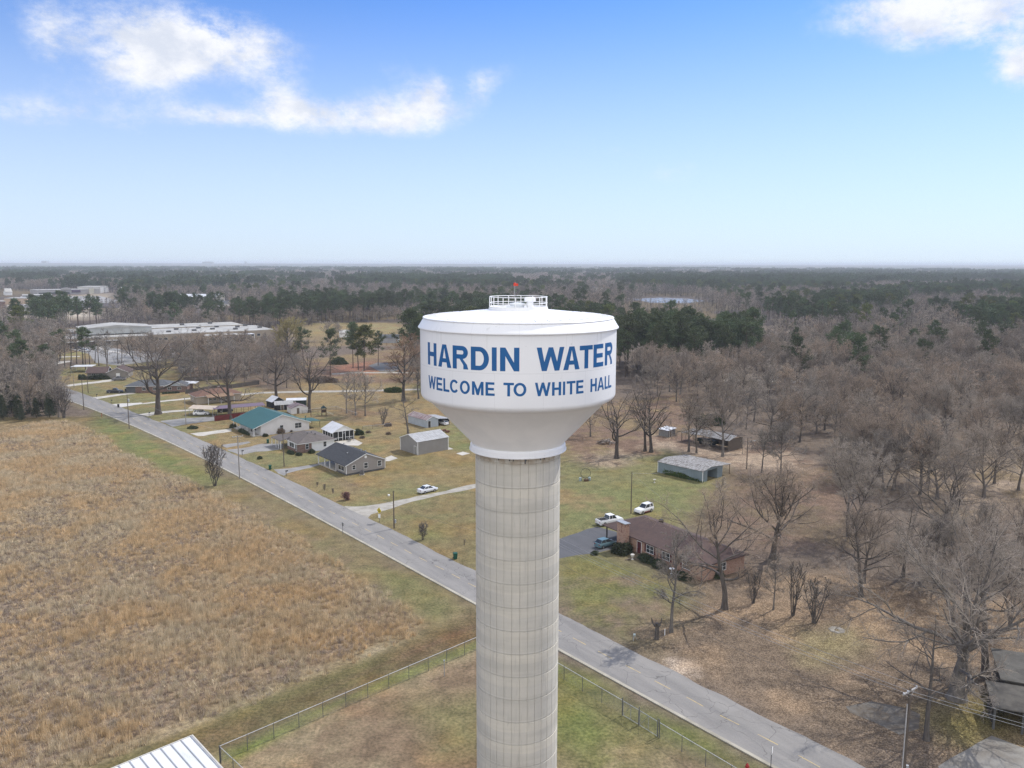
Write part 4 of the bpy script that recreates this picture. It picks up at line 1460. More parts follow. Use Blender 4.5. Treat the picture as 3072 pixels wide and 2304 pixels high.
# ---- brick ranch house on the right
loc, rz = place((30.3, 123.7), 33.0)
h = thing('brick_ranch_house', 'long red-brick ranch house with brown hip roof and wide chimney', 'house', loc, rz)
L_, W_ = 9.6, 24.0
yw = 18.6
m_ = MB()
m_.box(0, L_, 0, yw, 0, 2.6)
m_.build('wall', BRICKR, h)
hip_roof(h, SH_RED, 0, L_, 0, W_, 2.605, 4.75, .5, soffit=mk('brown_fascia', (.07, .045, .04)))
m_ = MB()
m_.box(-1.45, -.53, 17.0, 19.2, 0, 4.75)
m_.box(-1.35, -.63, 17.1, 19.1, 4.75, 4.9)
ch = m_.build('chimney', BRICKR, h)
m_ = MB()
m_.box(-1.6, -.4, 16.85, 19.35, 4.98, 5.08)
for x, y in ((-1.3, 17.15), (-.68, 17.15), (-1.3, 19.05), (-.68, 19.05)):
    m_.box(x - .05, x + .05, y - .05, y + .05, 4.9, 4.98)
m_.build('chimney_cap', GALV, ch)
for x, y in ((.0, W_ - .3), (L_ - .3, W_ - .3)):
    post(h, x, y, 0, 2.6, .18, BLACK, 'carport_post')
for u in (8.3, 12.2):
    window(h, 'x-', u, 1.62, 1.7, 1.25, 0, 'vh', SHUT)
window(h, 'x-', 3.6, 1.62, 1.7, 1.25, 0, 'vh', SHUT)
door(h, 'x-', 14.9, 1.0, 2.1, 0, SHUT, .12)
window(h, 'y-', 4.5, 1.6, 1.4, 1.2, 0, 'vh')
for y in (.12, 10.3):
    m_ = MB()
    m_.tube([(-.12, y, .02), (-.12, y, 2.6)], .06, 6)
    m_.build('downspout', DARKSTEEL, h)
m_ = MB()
m_.box(5.6, 6.2, 15.6, 16.2, 4.2, 4.95)
m_.build('roof_turbine', BLACK, h)
sd_ = MB()
sd_.tube([(-.4, 19.4, 1.2), (-.4, 19.2, 1.5)], .05, 6)
sd_.lathe([(.03, 1.5), (.3, 1.55), (.42, 1.66), (.38, 1.66), (.03, 1.56)], 14, c=(-.4, 19.2))
sd_.build('satellite_dish', GALV, h)

# ---- blue-grey barn
loc, rz = place((44.0, 183.1), 43.0)
h = thing('low_barn', 'low blue-grey sheet-metal barn with a mottled rusty tin roof and shrubs along it', 'barn', loc, rz)
L_, W_ = 8.2, 12.7
m_ = MB()
m_.prism([(0, 0), (L_, 0), (L_, 2.7), (3.2, 3.15), (0, 2.62)], 'y', 3.0, W_)
m_.prism([(.0, 0), (1.9, 0), (1.9, 2.9), (0, 2.62)], 'y', 0, 2.999)
m_.prism([(6.0, 0), (L_, 0), (L_, 2.7), (6.0, 2.88)], 'y', 0, 2.999)
m_.prism([(1.901, 2.45), (5.999, 2.45), (5.999, 2.88), (3.2, 3.15), (1.901, 2.9)], 'y', 0, .2)
m_.build('wall', SID_BLUE, h)
m_ = MB()
m_.prism([(-.25, 2.6), (3.2, 3.17), (3.2, 3.24), (-.25, 2.67)], 'y', -.25, W_ + .2)
m_.prism([(3.2, 3.17), (L_ + 3.4, 2.44), (L_ + 3.4, 2.51), (3.2, 3.24)], 'y', -.25, W_ + .2)
m_.build('roof', MET_OLD, h)
for y in (0, W_):
    m_ = MB()
    m_.box(-.06, .06, y - .06, y + .06, 0, 2.55)
    m_.build('corner_trim', TRIM, h)
for y in (.1, 4.2, 8.4, 12.4):
    post(h, L_ + 3.2, y, 0, 2.45, .12, TIMBER, 'lean_to_post')

# ---- long open pole shed
loc, rz = place((58.2, 214.4), 38.0)
h = thing('pole_shed', 'long open pole shed with a patchy tin roof on timber posts under bare trees', 'shed', loc, rz)
L_, W_ = 6.2, 11.6
m_ = MB()
m_.box(.2, L_ - .1, .2, .35, 0, 3.2)
m_.box(L_ - .2, L_ - .08, .36, W_, .0, 1.4)
m_.build('plank_wall', WOOD, h)
gable_roof(h, MET_OLD, 0, L_, L_ / 2, 0, W_, 3.0, 3.9, .35, .3, .06, fascia=None)
for y in (.2, 3.0, 5.8, 8.6, 11.4):
    post(h, .05, y, 0, 3.0, .14, WOOD, 'post')
    post(h, L_ - .05, y, 1.4 if y > .3 else 0, 3.0, .14, WOOD, 'post')
m_ = MB()
m_.prism([(.3, 2.45), (5.6, 2.9), (5.6, 2.96), (.3, 2.51)], 'y', W_ + .4, W_ + 5.2)
m_.build('side_roof', mk('dark_old_tin', (.2, .19, .185), (.11, .1, .09), 1, .8), h)
for x, y in ((.5, W_ + .6), (.5, W_ + 5.0), (5.4, W_ + 5.0)):
    post(h, x, y, 0, 2.45, .14, WOOD, 'post')
loc2, rz2 = place((45.3, 232.4), 40)
h = thing('small_shed', 'small grey shed with a bright white flat roof left of the pole shed', 'shed', loc2, rz2)
m_ = MB()
m_.box(0, 3.4, 0, 3.4, 0, 1.95)
m_.build('wall', mk('greyed_board', (.24, .235, .225), (.18, .175, .165), 2, .9, stripe=(1, .2), sdark=.7), h)
m_ = MB()
m_.prism([(-.3, 1.96), (3.7, 2.3), (3.7, 2.38), (-.3, 2.04)], 'y', -.25, 3.65)
m_.build('roof', MET_WHITE, h)
door(h, 'y-', 1.2, .9, 1.75, 0, WOOD, .02)

# ---- tan house, carports, yard sheds
loc, rz = place((-112.0, 286.3), 36)
h = thing('tan_ranch_house', 'tan ranch house with rust-brown hip roof behind the two carports', 'house', loc, rz)
m_ = MB()
m_.box(0, 15.5, 0, 8.6, 0, 2.6)
m_.build('wall', SID_TAN, h)
hip_roof(h, SH_RUST, 0, 15.5, 0, 8.6, 2.61, 4.6, .6, ridge='x')
m_ = MB()
m_.prism([(-2.9, 2.35), (.2, 3.02), (.2, 3.12), (-2.9, 2.45)], 'x', 3.0, 12.5)
m_.build('porch_roof', SH_TAN, h)
for x in (3.2, 7.6, 12.3):
    post(h, x, -2.7, 0, 2.36, .15)
for u in (4.6, 6.2, 10.5):
    window(h, 'y-', u, 1.55, 1.0, 1.2, 0, 'vh')
window(h, 'x-', 5.2, 1.6, 1.2, 1.2, 0, 'v')
door(h, 'y-', 8.3, 1.0, 2.05, 0, TIMBER, .05)
m_ = MB()
m_.box(8.6, 10.0, 4.6, 5.5, 3.9, 5.1)
m_.build('chimney', BRICKD, h)

A_ = gp(*q1('c', 1165, 815))
h = thing('tan_carport', 'tan gabled metal carport sheltering a white sports utility car', 'carport', (A_.x, A_.y, 0), R(-12))
for x in (.1, 8.7):
    for y in (.1, 2.9, 5.7):
        post(h, x, y, 0, 2.3, .1, GALV, 'post')
gable_roof(h, mk('tan_metal', (.5, .42, .33), (.45, .38, .3), .5, .5), 0, 5.8, 2.9, 0, 8.8, 2.3, 2.95, .25, .2, .06, 'x', fascia=None)

A_, B_ = gp(*q1('c', 1530, 730), 2.4), gp(*q1('A', 735, 212), 2.4)
ang_ = math.degrees(math.atan2(B_.y - A_.y, B_.x - A_.x))
h = thing('long_carport', 'long low carport with a purple-grey metal roof on many thin posts', 'carport', (A_.x, A_.y, 0), R(ang_))
Lp = (B_ - A_).length
m_ = MB()
m_.prism([(0, 2.4), (4.4, 2.75), (4.4, 2.83), (0, 2.48)], 'x', 0, Lp)
m_.build('roof', mk('purple_metal', (.17, .12, .145), (.145, .105, .125), .6, .5, corr=(0, .5), bump=.3), h)
for k in range(8):
    post(h, .15 + (Lp - .3) * k / 7, .15, 0, 2.41, .08, TIMBER, 'post')
    post(h, .15 + (Lp - .3) * k / 7, 4.2, 0, 2.73, .08, TIMBER, 'post')
A_, B_ = gp(*q1('c', 1545, 905)), gp(*q1('c', 1990, 850))
h = thing('red_fence', 'solid dark red panel fence below the purple carport', 'fence', (A_.x, A_.y, 0), math.atan2(B_.y - A_.y, B_.x - A_.x))
m_ = MB()
Lf = (B_ - A_).length
m_.box(0, Lf, -.03, .03, .05, 1.75)
m_.build('panel', mk('red_sheet', (.14, .022, .02), (.11, .02, .018), .6, .6, corr=(0, .3), bump=.3), h)
for k in range(6):
    post(h, Lf * k / 5, .1, 0, 1.8, .09, TIMBER, 'post')


def small_shed(name, label, c, near, right, w, e, p, wall, roof, ang, cat='shed', dr=True, ridge='y'):
    A_ = gp(*q1(c, *near))
    L_ = right
    h = thing(name, label, cat, (A_.x, A_.y, 0), R(ang))
    if ridge == 'y':
        gable_walls(h, wall, L_, 0, w, e, p)
        gable_roof(h, roof, 0, L_, L_ / 2, 0, w, e, p, .2, .2, .06, fascia=None)
    else:
        gable_walls(h, wall, L_, 0, w, e, p, 0, 'x')
        gable_roof(h, roof, 0, w, w / 2, 0, L_, e, p, .2, .2, .06, 'x', fascia=None)
    if dr:
        door(h, 'y-', L_ * .4, .9, 1.9, 0, WOOD if wall is not WOOD else TIMBER, .02)
    return h


small_shed('garden_shed', 'white-roofed square shed behind the green-roofed house', 'A', (860, 262), 4.6, 5.0, 2.2, 3.7, INTERIOR, MET_WHITE, 40)
h = small_shed('curved_roof_shed', 'silver-roofed low shed in front of the white-roofed square shed', 'A', (905, 300), 6.0, 3.2, 1.9, 2.9, INTERIOR, MET_GREY, 22, ridge='x')
small_shed('dark_shed', 'dark green shed with a pale tin roof, farthest right of the yard sheds', 'A', (1105, 240), 6.6, 4.0, 2.3, 2.8, mk('dark_green_sheet', (.02, .035, .03), (.015, .025, .02), 1, .6), MET_WHITE, 10, ridge='x')
small_shed('rusty_shed', 'cream shed with a rust-streaked tin gable roof behind the green roof', 'A', (1190, 365), 5.6, 5.6, 1.9, 2.9, SID_WHITE, MET_RUST, 30)
small_shed('yard_shed', 'little grey shed with dark roof standing in the far back yard', 'c', (1010, 190), 5.6, 3.6, 1.8, 2.9, mk('greyed_board', (.24, .235, .225)), SH_GREY, 12, ridge='x')

# ---- dark-roofed brick house with carport bay
loc, rz = place((-145.5, 311.7), 8)
h = thing('dark_roof_house', 'low brick house with slate-grey roof and pale gable behind the big bare oak', 'house', loc, rz)
m_ = MB()
m_.box(0, 19.2, 0, 9, 0, 2.5)
m_.build('wall', BRICKD, h)
m_ = MB()
m_.box(-3.6, -.01, .8, 8, 0, 2.45)
m_.build('garage_bay', mk('slate_wall', (.12, .13, .14), (.1, .108, .118), .7, .8), h)
hip_roof(h, SH_GREY, -3.6, 13.5, 0, 9, 2.51, 4.5, .5, ridge='x')
gable_roof(h, SH_GREY, 0, 8.0, 4.0, -.6, 6, 2.5, 4.0, .4, .3, ridge='y').location.x = 11.0
m_ = MB()
m_.prism([(11.2, 2.5), (18.8, 2.5), (15, 3.92)], 'y', -.5, -.3)
m_.build('gable_panel', SID_PALE, h)
m_ = MB()
m_.prism([(15.6, 2.9), (21.4, 2.62), (21.4, 2.7), (15.6, 2.98)], 'y', 4.2, 10.2)
m_.build('patio_roof', MET_WHITE, h)
for x, y in ((21.2, 4.4), (21.2, 10), (19.6, 4.4)):
    post(h, x, y, 0, 2.62, .13, TIMBER, 'patio_post')
for u in (3.2, 7.2, 12.6, 16.2):
    window(h, 'y-', u, 1.5, 1.3, 1.0, 0, 'v')

# ---- far brown-roofed house
loc, rz = place((-183.6, 349.8), 14)
h = thing('brown_roof_house', 'taupe house with brown gable roof at the far bend of the road', 'house', loc, rz)
m_ = MB()
m_.box(0, 10, 0, 8, 0, 2.6)
m_.build('wall', mk('taupe_stucco', (.25, .23, .2), (.22, .2, .18), .6, .8), h)
gable_roof(h, SH_RED, 0, 8, 4, -.5, 8.0, 2.61, 4.6, .5, .2, ridge='x')
gx_ = MB()
gx_.prism([(8, 0), (16.5, 0), (16.5, 2.6), (12.2, 4.6), (8, 2.6)], 'y', -1.2, 9)
gx_.build('gable_wing', mk('taupe_stucco', (.25, .23, .2)), h)
gable_roof(h, SH_RED, 8, 16.5, 12.25, -1.2, 9, 2.61, 4.6, .4, .4)
door(h, 'y-', 12.4, 1.3, 2.1, -1.2, WHITE, .05)
for u in (2.4, 5.4):
    window(h, 'y-', u, 1.6, 1.4, 1.1, 0, 'v')
A_ = gp(*q1('G', 590, 200))
h = thing('flat_carport', 'white flat-roofed carport left of the far brown-roofed house', 'carport', (A_.x, A_.y, 0), R(10))
m_ = MB()
m_.box(0, 9, 0, 7, 2.5, 2.7)
m_.build('roof', MET_WHITE, h)
for x in (.2, 8.8):
    for y in (.2, 6.8):
        post(h, x, y, 0, 2.5, .14, GALV, 'post')

# ---- house in the lower right corner
loc, rz = place((52.1, 82.4), -22)
h = thing('corner_house', 'dark-roofed house with a shadowy open carport at the picture corner', 'house', loc, rz)
m_ = MB()
m_.prism([(-.3, 2.6), (5.2, 2.95), (5.2, 3.07), (-.3, 2.72)], 'x', 0, 14)
m_.build('carport_roof', mk('lichen_shingle', (.10, .092, .08), (.065, .06, .054), .8, .95, bump=.3), h)
m_ = MB()
m_.prism([(5.6, 3.15), (13, 3.6), (13, 3.72), (5.6, 3.27)], 'x', 1.6, 16)
m_.build('upper_roof', mk('grey_roof', (.11, .104, .092), (.075, .07, .062), .8, .95, bump=.3), h)
m_ = MB()
m_.box(2.0, 14, 4.6, 5.1, 0, 2.85)
m_.box(.3, .6, 1.5, 4.6, 0, 2.6)
m_.box(2.0, 14, 5.7, 12.4, 0, 3.1)
m_.build('wall', mk('dark_plank', (.05, .046, .04), (.035, .032, .03), 1.5, .9, stripe=(0, .2)), h)
for x in (.3, 3.0, 6.0, 9.2):
    post(h, x, .1, 0, 2.62, .22, mk('grey_post', (.1, .1, .1)), 'carport_post')

# ---- ribbed white metal roof in the lower left corner
P0 = gp(576, 2211, 4.2)
h = thing('metal_building', 'white standing-seam roofed metal building cut off by the lower picture edge', 'building', (P0.x, P0.y, 0), R(-135))
m_ = MB()
m_.add([(0, 0, 4.2), (16, 0, 4.2), (16, 12, 4.2 - .9), (0, 12, 3.3), (0, 0, 4.3), (16, 0, 4.3), (16, 12, 3.4), (0, 12, 3.4)], [(3, 2, 1, 0), (4, 5, 6, 7), (0, 1, 5, 4), (1, 2, 6, 5), (2, 3, 7, 6), (3, 0, 4, 7)])
rfm = m_.build('roof', mk('pale_roof_metal', (.68, .69, .71), (.5, .51, .53), .35, .4, .5, stretch=(1, .3, 1)), h)  # pale roof metal, mottled by stretched noise
for k in range(17):
    m_ = MB()
    x = .12 + k * .96
    m_.add([(x - .05, .0, 4.3), (x + .05, 0, 4.3), (x + .05, 12, 3.4), (x - .05, 12, 3.4), (x - .04, 0, 4.39), (x + .04, 0, 4.39), (x + .04, 12, 3.49), (x - .04, 12, 3.49)], [(4, 5, 6, 7), (0, 1, 5, 4), (1, 2, 6, 5), (2, 3, 7, 6), (3, 0, 4, 7)])
    m_.build('seam', mk('seam_metal', (.34, .35, .37), (.28, .29, .31), 1, .5, .5), rfm)
m_ = MB()
m_.add([(-.14, -.12, 4.12), (0, -.12, 4.12), (0, 12, 3.2), (-.14, 12, 3.2), (-.14, -.12, 4.36), (0, -.12, 4.36), (0, 12, 3.44), (-.14, 12, 3.44)], [(3, 2, 1, 0), (4, 5, 6, 7), (0, 1, 5, 4), (1, 2, 6, 5), (2, 3, 7, 6), (3, 0, 4, 7)])
m_.box(.001, 16, -.12, -.002, 4.14, 4.37)
m_.build('edge_trim', mk('beige_trim', (.5, .48, .43), (.45, .43, .39), 1, .6), h)
m_ = MB()
m_.prism([(.2, 0), (11.8, 0), (11.8, 3.28), (.2, 4.15)], 'x', .2, 15.8)
m_.build('wall', SID_PALE, h)

# ---- school
SCHW = mk('school_wall', (.34, .285, .215), (.3, .25, .19), .15, .85)
ROOFW = mk('membrane_roof', (.4, .39, .36), (.3, .29, .27), .12, .8)
loc, rz = place((-225, 506.5), 33)
h = thing('school', 'sprawling tan school with flat white roofs beyond the bare trees', 'school', loc, rz)
m_ = MB()
blocks = [(0, 78, 0, 46, 5.2), (-62, -.05, 2, 40, 4.6), (-40, 8, 41, 72, 5.4), (8.05, 70, 46.05, 80, 5.8)]
for a, b_, c, d, z in blocks:
    m_.box(a, b_, c, d, 0, z)
m_.box(30, 52, -12, -.05, 0, 4.0)
m_.build('wall', SCHW, h)
m_ = MB()
for a, b_, c, d, z in blocks:
    m_.box(a + .4, b_ - .4, c + .4, d - .4, z + .003, z + .25)
m_.box(30.3, 51.7, -11.7, -.4, 4.003, 4.2)
m_.build('roof', ROOFW, h)
m_ = MB()
m_.box(-36, 4, 18, 44, 5.5, 9.2)
m_.build('gymnasium', mk('gym_wall', (.42, .43, .42), (.37, .38, .37), .2, .7), h)
m_ = MB()
m_.prism([(-37, 9.21), (5, 9.21), (-16, 11.0)], 'y', 17.5, 44.5)
m_.build('gym_roof', ROOFW, h)
for x, y in ((12, 12), (20, 30), (28, 14), (35, 34), (41, 20), (48, 38), (54, 12), (60, 30), (68, 40), (72, 18), (30, 62), (50, 66), (-50, 20), (-46, 30)):
    m_ = MB()
    z = 5.45 if x > 0 else 4.85
    z = 6.05 if y > 46 else z
    m_.box(x, x + 2.6, y, y + 2.2, z, z + 1.1)
    m_.build('rooftop_unit', DARKSTEEL, h)
for u in (6, 9, 60, 63, 67):
    window(h, 'y-', u, 2.4, 2.0, 1.5, 0, '')
for u in (38, 42, 46):
    window(h, 'y-', u, 2.4, 1.8, 1.6, -12, '')
m_ = MB()
m_.box(54, 62, -9, -2, 3.6, 3.85)
m_.build('entrance_canopy', MET_WHITE, h)
for x, y in ((54.3, -8.7), (61.7, -8.7)):
    post(h, x, y, 0, 3.6, .3, WHITE, 'canopy_post')
m_ = MB()
m_.box(-60, -18, -3, 1.95, 2.8, 3.1)
m_.build('walkway_roof', ROOFW, h)

# ---- distant buildings


def far_box(name, label, cat, c, l, r_, depth, hh, wall, roof, gable=0.0, group=None, extra=None):
    A_, B_ = gp(*q1(c, *l)), gp(*q1(c, *r_))
    ang = math.atan2(B_.y - A_.y, B_.x - A_.x)
    Lx = (B_ - A_).length
    h = thing(name, label, cat, (A_.x, A_.y, 0), ang, group)
    m_ = MB()
    if gable:
        m_.prism([(0, 0), (depth, 0), (depth, hh), (depth / 2, hh + gable), (0, hh)], 'x', 0, Lx)
    else:
        m_.box(0, Lx, 0, depth, 0, hh)
    m_.build('wall', wall, h)
    if gable:
        gable_roof(h, roof, 0, depth, depth / 2, 0, Lx, hh, hh + gable, .5, .4, .2, 'x', fascia=None)
    else:
        m_ = MB()
        m_.box(-.3, Lx + .3, -.3, depth + .3, hh + .003, hh + .5)
        m_.build('roof', roof, h)
    return h, Lx


SIGNB = mk('shop_sign_band', (.18, .14, .19), (.14, .11, .15), .4, .6)
h, Lx = far_box('strip_mall', 'long pale shopping strip with an arched centre facade far to the left', 'shops', 'D', (540, 308), (1440, 288), 40, 6.5, mk('shop_wall', (.4, .385, .37), (.34, .32, .31), .05, .8), ROOFW)
m_ = MB()
m_.prism([(Lx * .36, 6.5), (Lx * .54, 6.5), (Lx * .52, 9.0), (Lx * .47, 10.4), (Lx * .42, 10.2), (Lx * .37, 8.6)], 'y', -2, -.1)
m_.build('arched_facade', mk('shop_wall', (.4, .385, .37)), h)
m_ = MB()
m_.box(Lx * .54, Lx * .68, -1.2, -.05, 2.2, 6.2)
m_.build('purple_front', mk('purple_front', (.1, .07, .12)), h)
m_ = MB()
m_.box(Lx * .82, Lx * .9, -2, -.05, 0, 8.2)
m_.build('cream_front', mk('cream_front', (.55, .52, .42)), h)
m_ = MB()
m_.box(2, Lx * .5, -1.6, -.05, 0, 3.0)
m_.build('shop_window', GLASS, h)
far_box('white_store', 'two-storey white store block at the right end of the strip mall', 'shop', 'D', (1450, 285), (1565, 270), 34, 10, mk('store_wall', (.5, .49, .47), (.42, .41, .4), .1, .8), ROOFW)
far_box('supermarket', 'wide low pale store below the strip mall, left of the tall pines', 'shop', 'D', (330, 400), (760, 392), 36, 7, mk('store_grey', (.36, .38, .4), (.32, .33, .35), .1, .8), ROOFW)
far_box('orange_store', 'tan and orange flat store front at the far left', 'shop', 'D', (70, 445), (390, 442), 26, 6.5, mk('store_orange', (.5, .36, .24), (.44, .33, .24), .1, .8), ROOFW)
far_box('brick_shop', 'red-brick shop with white bands at the left picture edge', 'shop', 'D', (-40, 520), (85, 516), 20, 8, BRICKD, ROOFW)
far_box('white_hall', 'small white gabled hall far left among dark shrubs', 'hall', 'D', (90, 318), (180, 316), 16, 5, WHITE, ROOFW, 5)
far_box('metal_warehouse', 'long white-roofed beige metal warehouse beyond the school', 'warehouse', 'E', (390, 262), (1000, 262), 36, 9.5, mk('beige_sheet', (.33, .3, .26), (.29, .27, .24), .1, .7), MET_WHITE, 2.5)
far_box('brown_hall', 'wide brown-roofed hall hidden among trees left of the steeple', 'hall', 'D', (1330, 560), (1710, 560), 24, 4.5, SID_TAN, mk('mauve_roof', (.1, .085, .085), (.08, .07, .07), .3, .9), 4)
far_box('grey_roof_house', 'grey-roofed house half hidden by pines beyond the school', 'house', 'E', (1830, 290), (2010, 292), 14, 3.5, SID_TAN, SH_GREY, 5)
far_box('low_white_house', 'low white house with grey roof right of the warehouse', 'house', 'E', (1015, 290), (1240, 288), 14, 3.5, WHITE, SH_GREY, 3)
far_box('pale_hall', 'pale-roofed hall among dark pines past the open field', 'hall', 'F', (1640, 140), (1840, 142), 18, 4, SID_TAN, ROOFW, 3)
far_box('white_barn', 'long white low building by the playing field behind three pines', 'building', 'F', (1060, 585), (1210, 582), 10, 3, WHITE, ROOFW, 1.5)
far_box('grandstand', 'grey ribbed low building between the pines left of the tank', 'building', 'F', (1590, 660), (1830, 660), 10, 3.4, mk('ribbed_grey', (.35, .36, .37), (.3, .3, .31), .3, .7, corr=(0, 1.2), bump=.5), SH_GREY, 1.5)
A_ = gp(*q1('D', 1762, 375))
h = thing('church', 'small church with a tall thin white steeple rising from the trees', 'church', (A_.x, A_.y, 0), R(25))
m_ = MB()
m_.prism([(-7, 0), (7, 0), (7, 3), (0, 6), (-7, 3)], 'y', 4, 24)
m_.build('nave', mk('church_brick', (.2, .12, .095), (.17, .1, .08), .2, .9), h)
m_ = MB()
m_.box(-1.7, 1.7, -1.7, 1.7, 0, 6)
m_.build('tower', WHITE, h)
m_ = MB()
m_.lathe([(1.8, 6), (1.4, 8), (1.2, 8.1), (.9, 12), (.05, 17.5)], 8)
m_.build('steeple', WHITE, h)
for i, (x, y, s, lb) in enumerate([(1085, 390, 11, 'leftmost'), (1130, 378, 12, 'second from the left'), (1175, 384, 14, 'third from the left'), (1212, 385, 16, 'broadest'), (1262, 378, 15, 'rightmost')]):
    A_ = gp(*q1('N', x - s / 2, y))
    h = thing('lake_house', f'white gabled house on the far lake shore, {lb} of the row', 'house', (A_.x, A_.y, 0), R(-6 + 9 * i), 'houses on the lake shore')
    m_ = MB()
    m_.prism([(0, 0), (14, 0), (14, 5), (7, 12 if i != 4 else 9), (0, 5)], 'y', 0, 18)
    m_.build('wall', WHITE, h)
    gable_roof(h, SH_GREY, 0, 14, 7, .3, 18, 5, 12 if i != 4 else 9, .5, .0, .3, fascia=None)
for i, (x, y, s, lb) in enumerate([(350, 372, 26, 'pale house in blossom trees left of the lake'), (520, 330, 30, 'low grey-roofed house above the tank railing'), (600, 312, 14, 'tiny white gable house high above the railing'), (770, 382, 26, 'wide grey-roofed house left of the white lake houses')]):
    A_ = gp(*q1('N', x - s / 2, y + 8))
    h = thing('distant_house', lb, 'house', (A_.x, A_.y, 0), R(8), None)
    m_ = MB()
    m_.prism([(0, 0), (14, 0), (14, 4), (7, 8), (0, 4)], 'x', 0, 22 if i != 2 else 10)
    m_.build('wall', SID_TAN if i != 2 else WHITE, h)
    gable_roof(h, SH_GREY if i != 2 else WHITE, 0, 14, 7, 0, 22 if i != 2 else 10, 4, 8, .5, .0, .3, 'x', fascia=None)
for i, (x, w_, hh, lb) in enumerate([(95, 55, 60, 'faint industrial stack group on the far left horizon'), (448, 125, 58, 'faint flat block on the far horizon above the warehouse'), (530, 14, 62, 'faint thin tower on the far horizon')]):
    A_ = gp(x * 1.3888, 797)
    d = A_.length
    k = 11000 / d
    A_ = A_ * k
    h = thing('horizon_building', lb, 'building', (A_.x, A_.y, 0), 0)
    m_ = MB()
    m_.box(-w_ / 2, w_ / 2, 0, 60, 0, hh)
    m_.box(-w_ / 5, w_ / 6, 5, 50, hh, hh + 3)
    m_.build('block', mk('far_concrete', (.3, .3, .3)), h)
# ================================================================== vehicles and street furniture


def paint_mat(name, c, rough=.3):
    return mk(name, c, tuple(x * .95 for x in c), .8, rough, .5)


P_SILVER = paint_mat('silver_paint', (.62, .63, .66))
P_WHITE = paint_mat('car_white', (.74, .74, .74))
P_TEAL = paint_mat('teal_paint', (.11, .185, .215))
P_BLACK = paint_mat('car_black', (.018, .019, .024))
P_GREY = paint_mat('car_grey', (.16, .16, .17))
P_BLUE = paint_mat('car_blue', (.06, .075, .12))
P_RED = paint_mat('car_red', (.25, .03, .03))
RUBBER = mk('tyre_rubber', (.02, .02, .02), (.03, .03, .03), 4, .9)
RIM = mk('alloy_rim', (.4, .4, .42), (.35, .35, .36), 3, .35, .5, .6)
REDL = mk('red_lamp', (.3, .015, .015), (.25, .012, .012), 3, .3)
CLEARL = mk('clear_lamp', (.6, .62, .65), (.55, .56, .6), 3, .2)


def loft(mb, st, n=10, mi=0, flat=.55):
    """st: stations (x, half width, z bottom, z top, top half-width)."""
    rings = []
    for x, w, zb, zt, wt in st:
        h = zt - zb
        rings.append([(x, -w * .9, zb), (x, -w, zb + h * .22), (x, -w, zb + h * flat), (x, -(w * .55 + wt * .45), zb + h * .86), (x, -wt, zt),
                      (x, wt, zt), (x, (w * .55 + wt * .45), zb + h * .86), (x, w, zb + h * flat), (x, w, zb + h * .22), (x, w * .9, zb)])
    v = [p for r in rings for p in r]
    m_ = len(rings[0])
    f = [(i * m_ + k, i * m_ + (k + 1) % m_, (i + 1) * m_ + (k + 1) % m_, (i + 1) * m_ + k) for i in range(len(rings) - 1) for k in range(m_)]
    f += [tuple(range(m_)), tuple(range((len(rings) - 1) * m_ + m_ - 1, (len(rings) - 1) * m_ - 1, -1))]
    mb.add(v, f, mi)


CARS = {
    # lower body stations (x, z top), cabin (x0 base rear, x1 roof rear, x2 roof front, x3 base front), heights
    'sedan': dict(L=4.65, W=.9, wb=(-1.33, 1.33), zt=[(-2.3, .86), (-2.2, .98), (-1.5, 1.02), (0, .97), (.9, .95), (1.5, .88), (2.15, .74), (2.32, .58)], cab=(-1.75, -.85, .35, 1.15), belt=.96, top=1.44, wr=.33),
    'hatch': dict(L=4.0, W=.86, wb=(-1.25, 1.25), zt=[(-2.0, .84), (-1.95, 1.0), (-1.2, 1.02), (0, .98), (.9, .96), (1.4, .86), (1.85, .72), (2.0, .56)], cab=(-1.9, -1.35, .2, 1.2), belt=.97, top=1.48, wr=.31),
    'suv': dict(L=4.4, W=.9, wb=(-1.3, 1.3), zt=[(-2.2, .9), (-2.16, 1.1), (-1.2, 1.12), (0, 1.1), (.75, 1.1), (1.3, 1.06), (2.0, .98), (2.2, .7)], cab=(-2.14, -1.95, -.1, .65), belt=1.1, top=1.75, wr=.38),
    'bigsuv': dict(L=4.9, W=.96, wb=(-1.45, 1.5), zt=[(-2.45, .95), (-2.4, 1.12), (-1.2, 1.13), (0, 1.1), (1.0, 1.08), (1.7, 1.02), (2.3, .9), (2.45, .66)], cab=(-2.36, -2.0, .3, 1.15), belt=1.1, top=1.76, wr=.4),
    'pickup': dict(L=5.6, W=.96, wb=(-1.75, 1.75), zt=[(-2.8, 1.12), (-2.78, 1.2), (-.7, 1.2), (0, 1.2), (.9, 1.18), (1.4, 1.12), (2.5, 1.02), (2.8, .7)], cab=(-.75, -.55, .65, 1.2), belt=1.18, top=1.84, wr=.4),
}


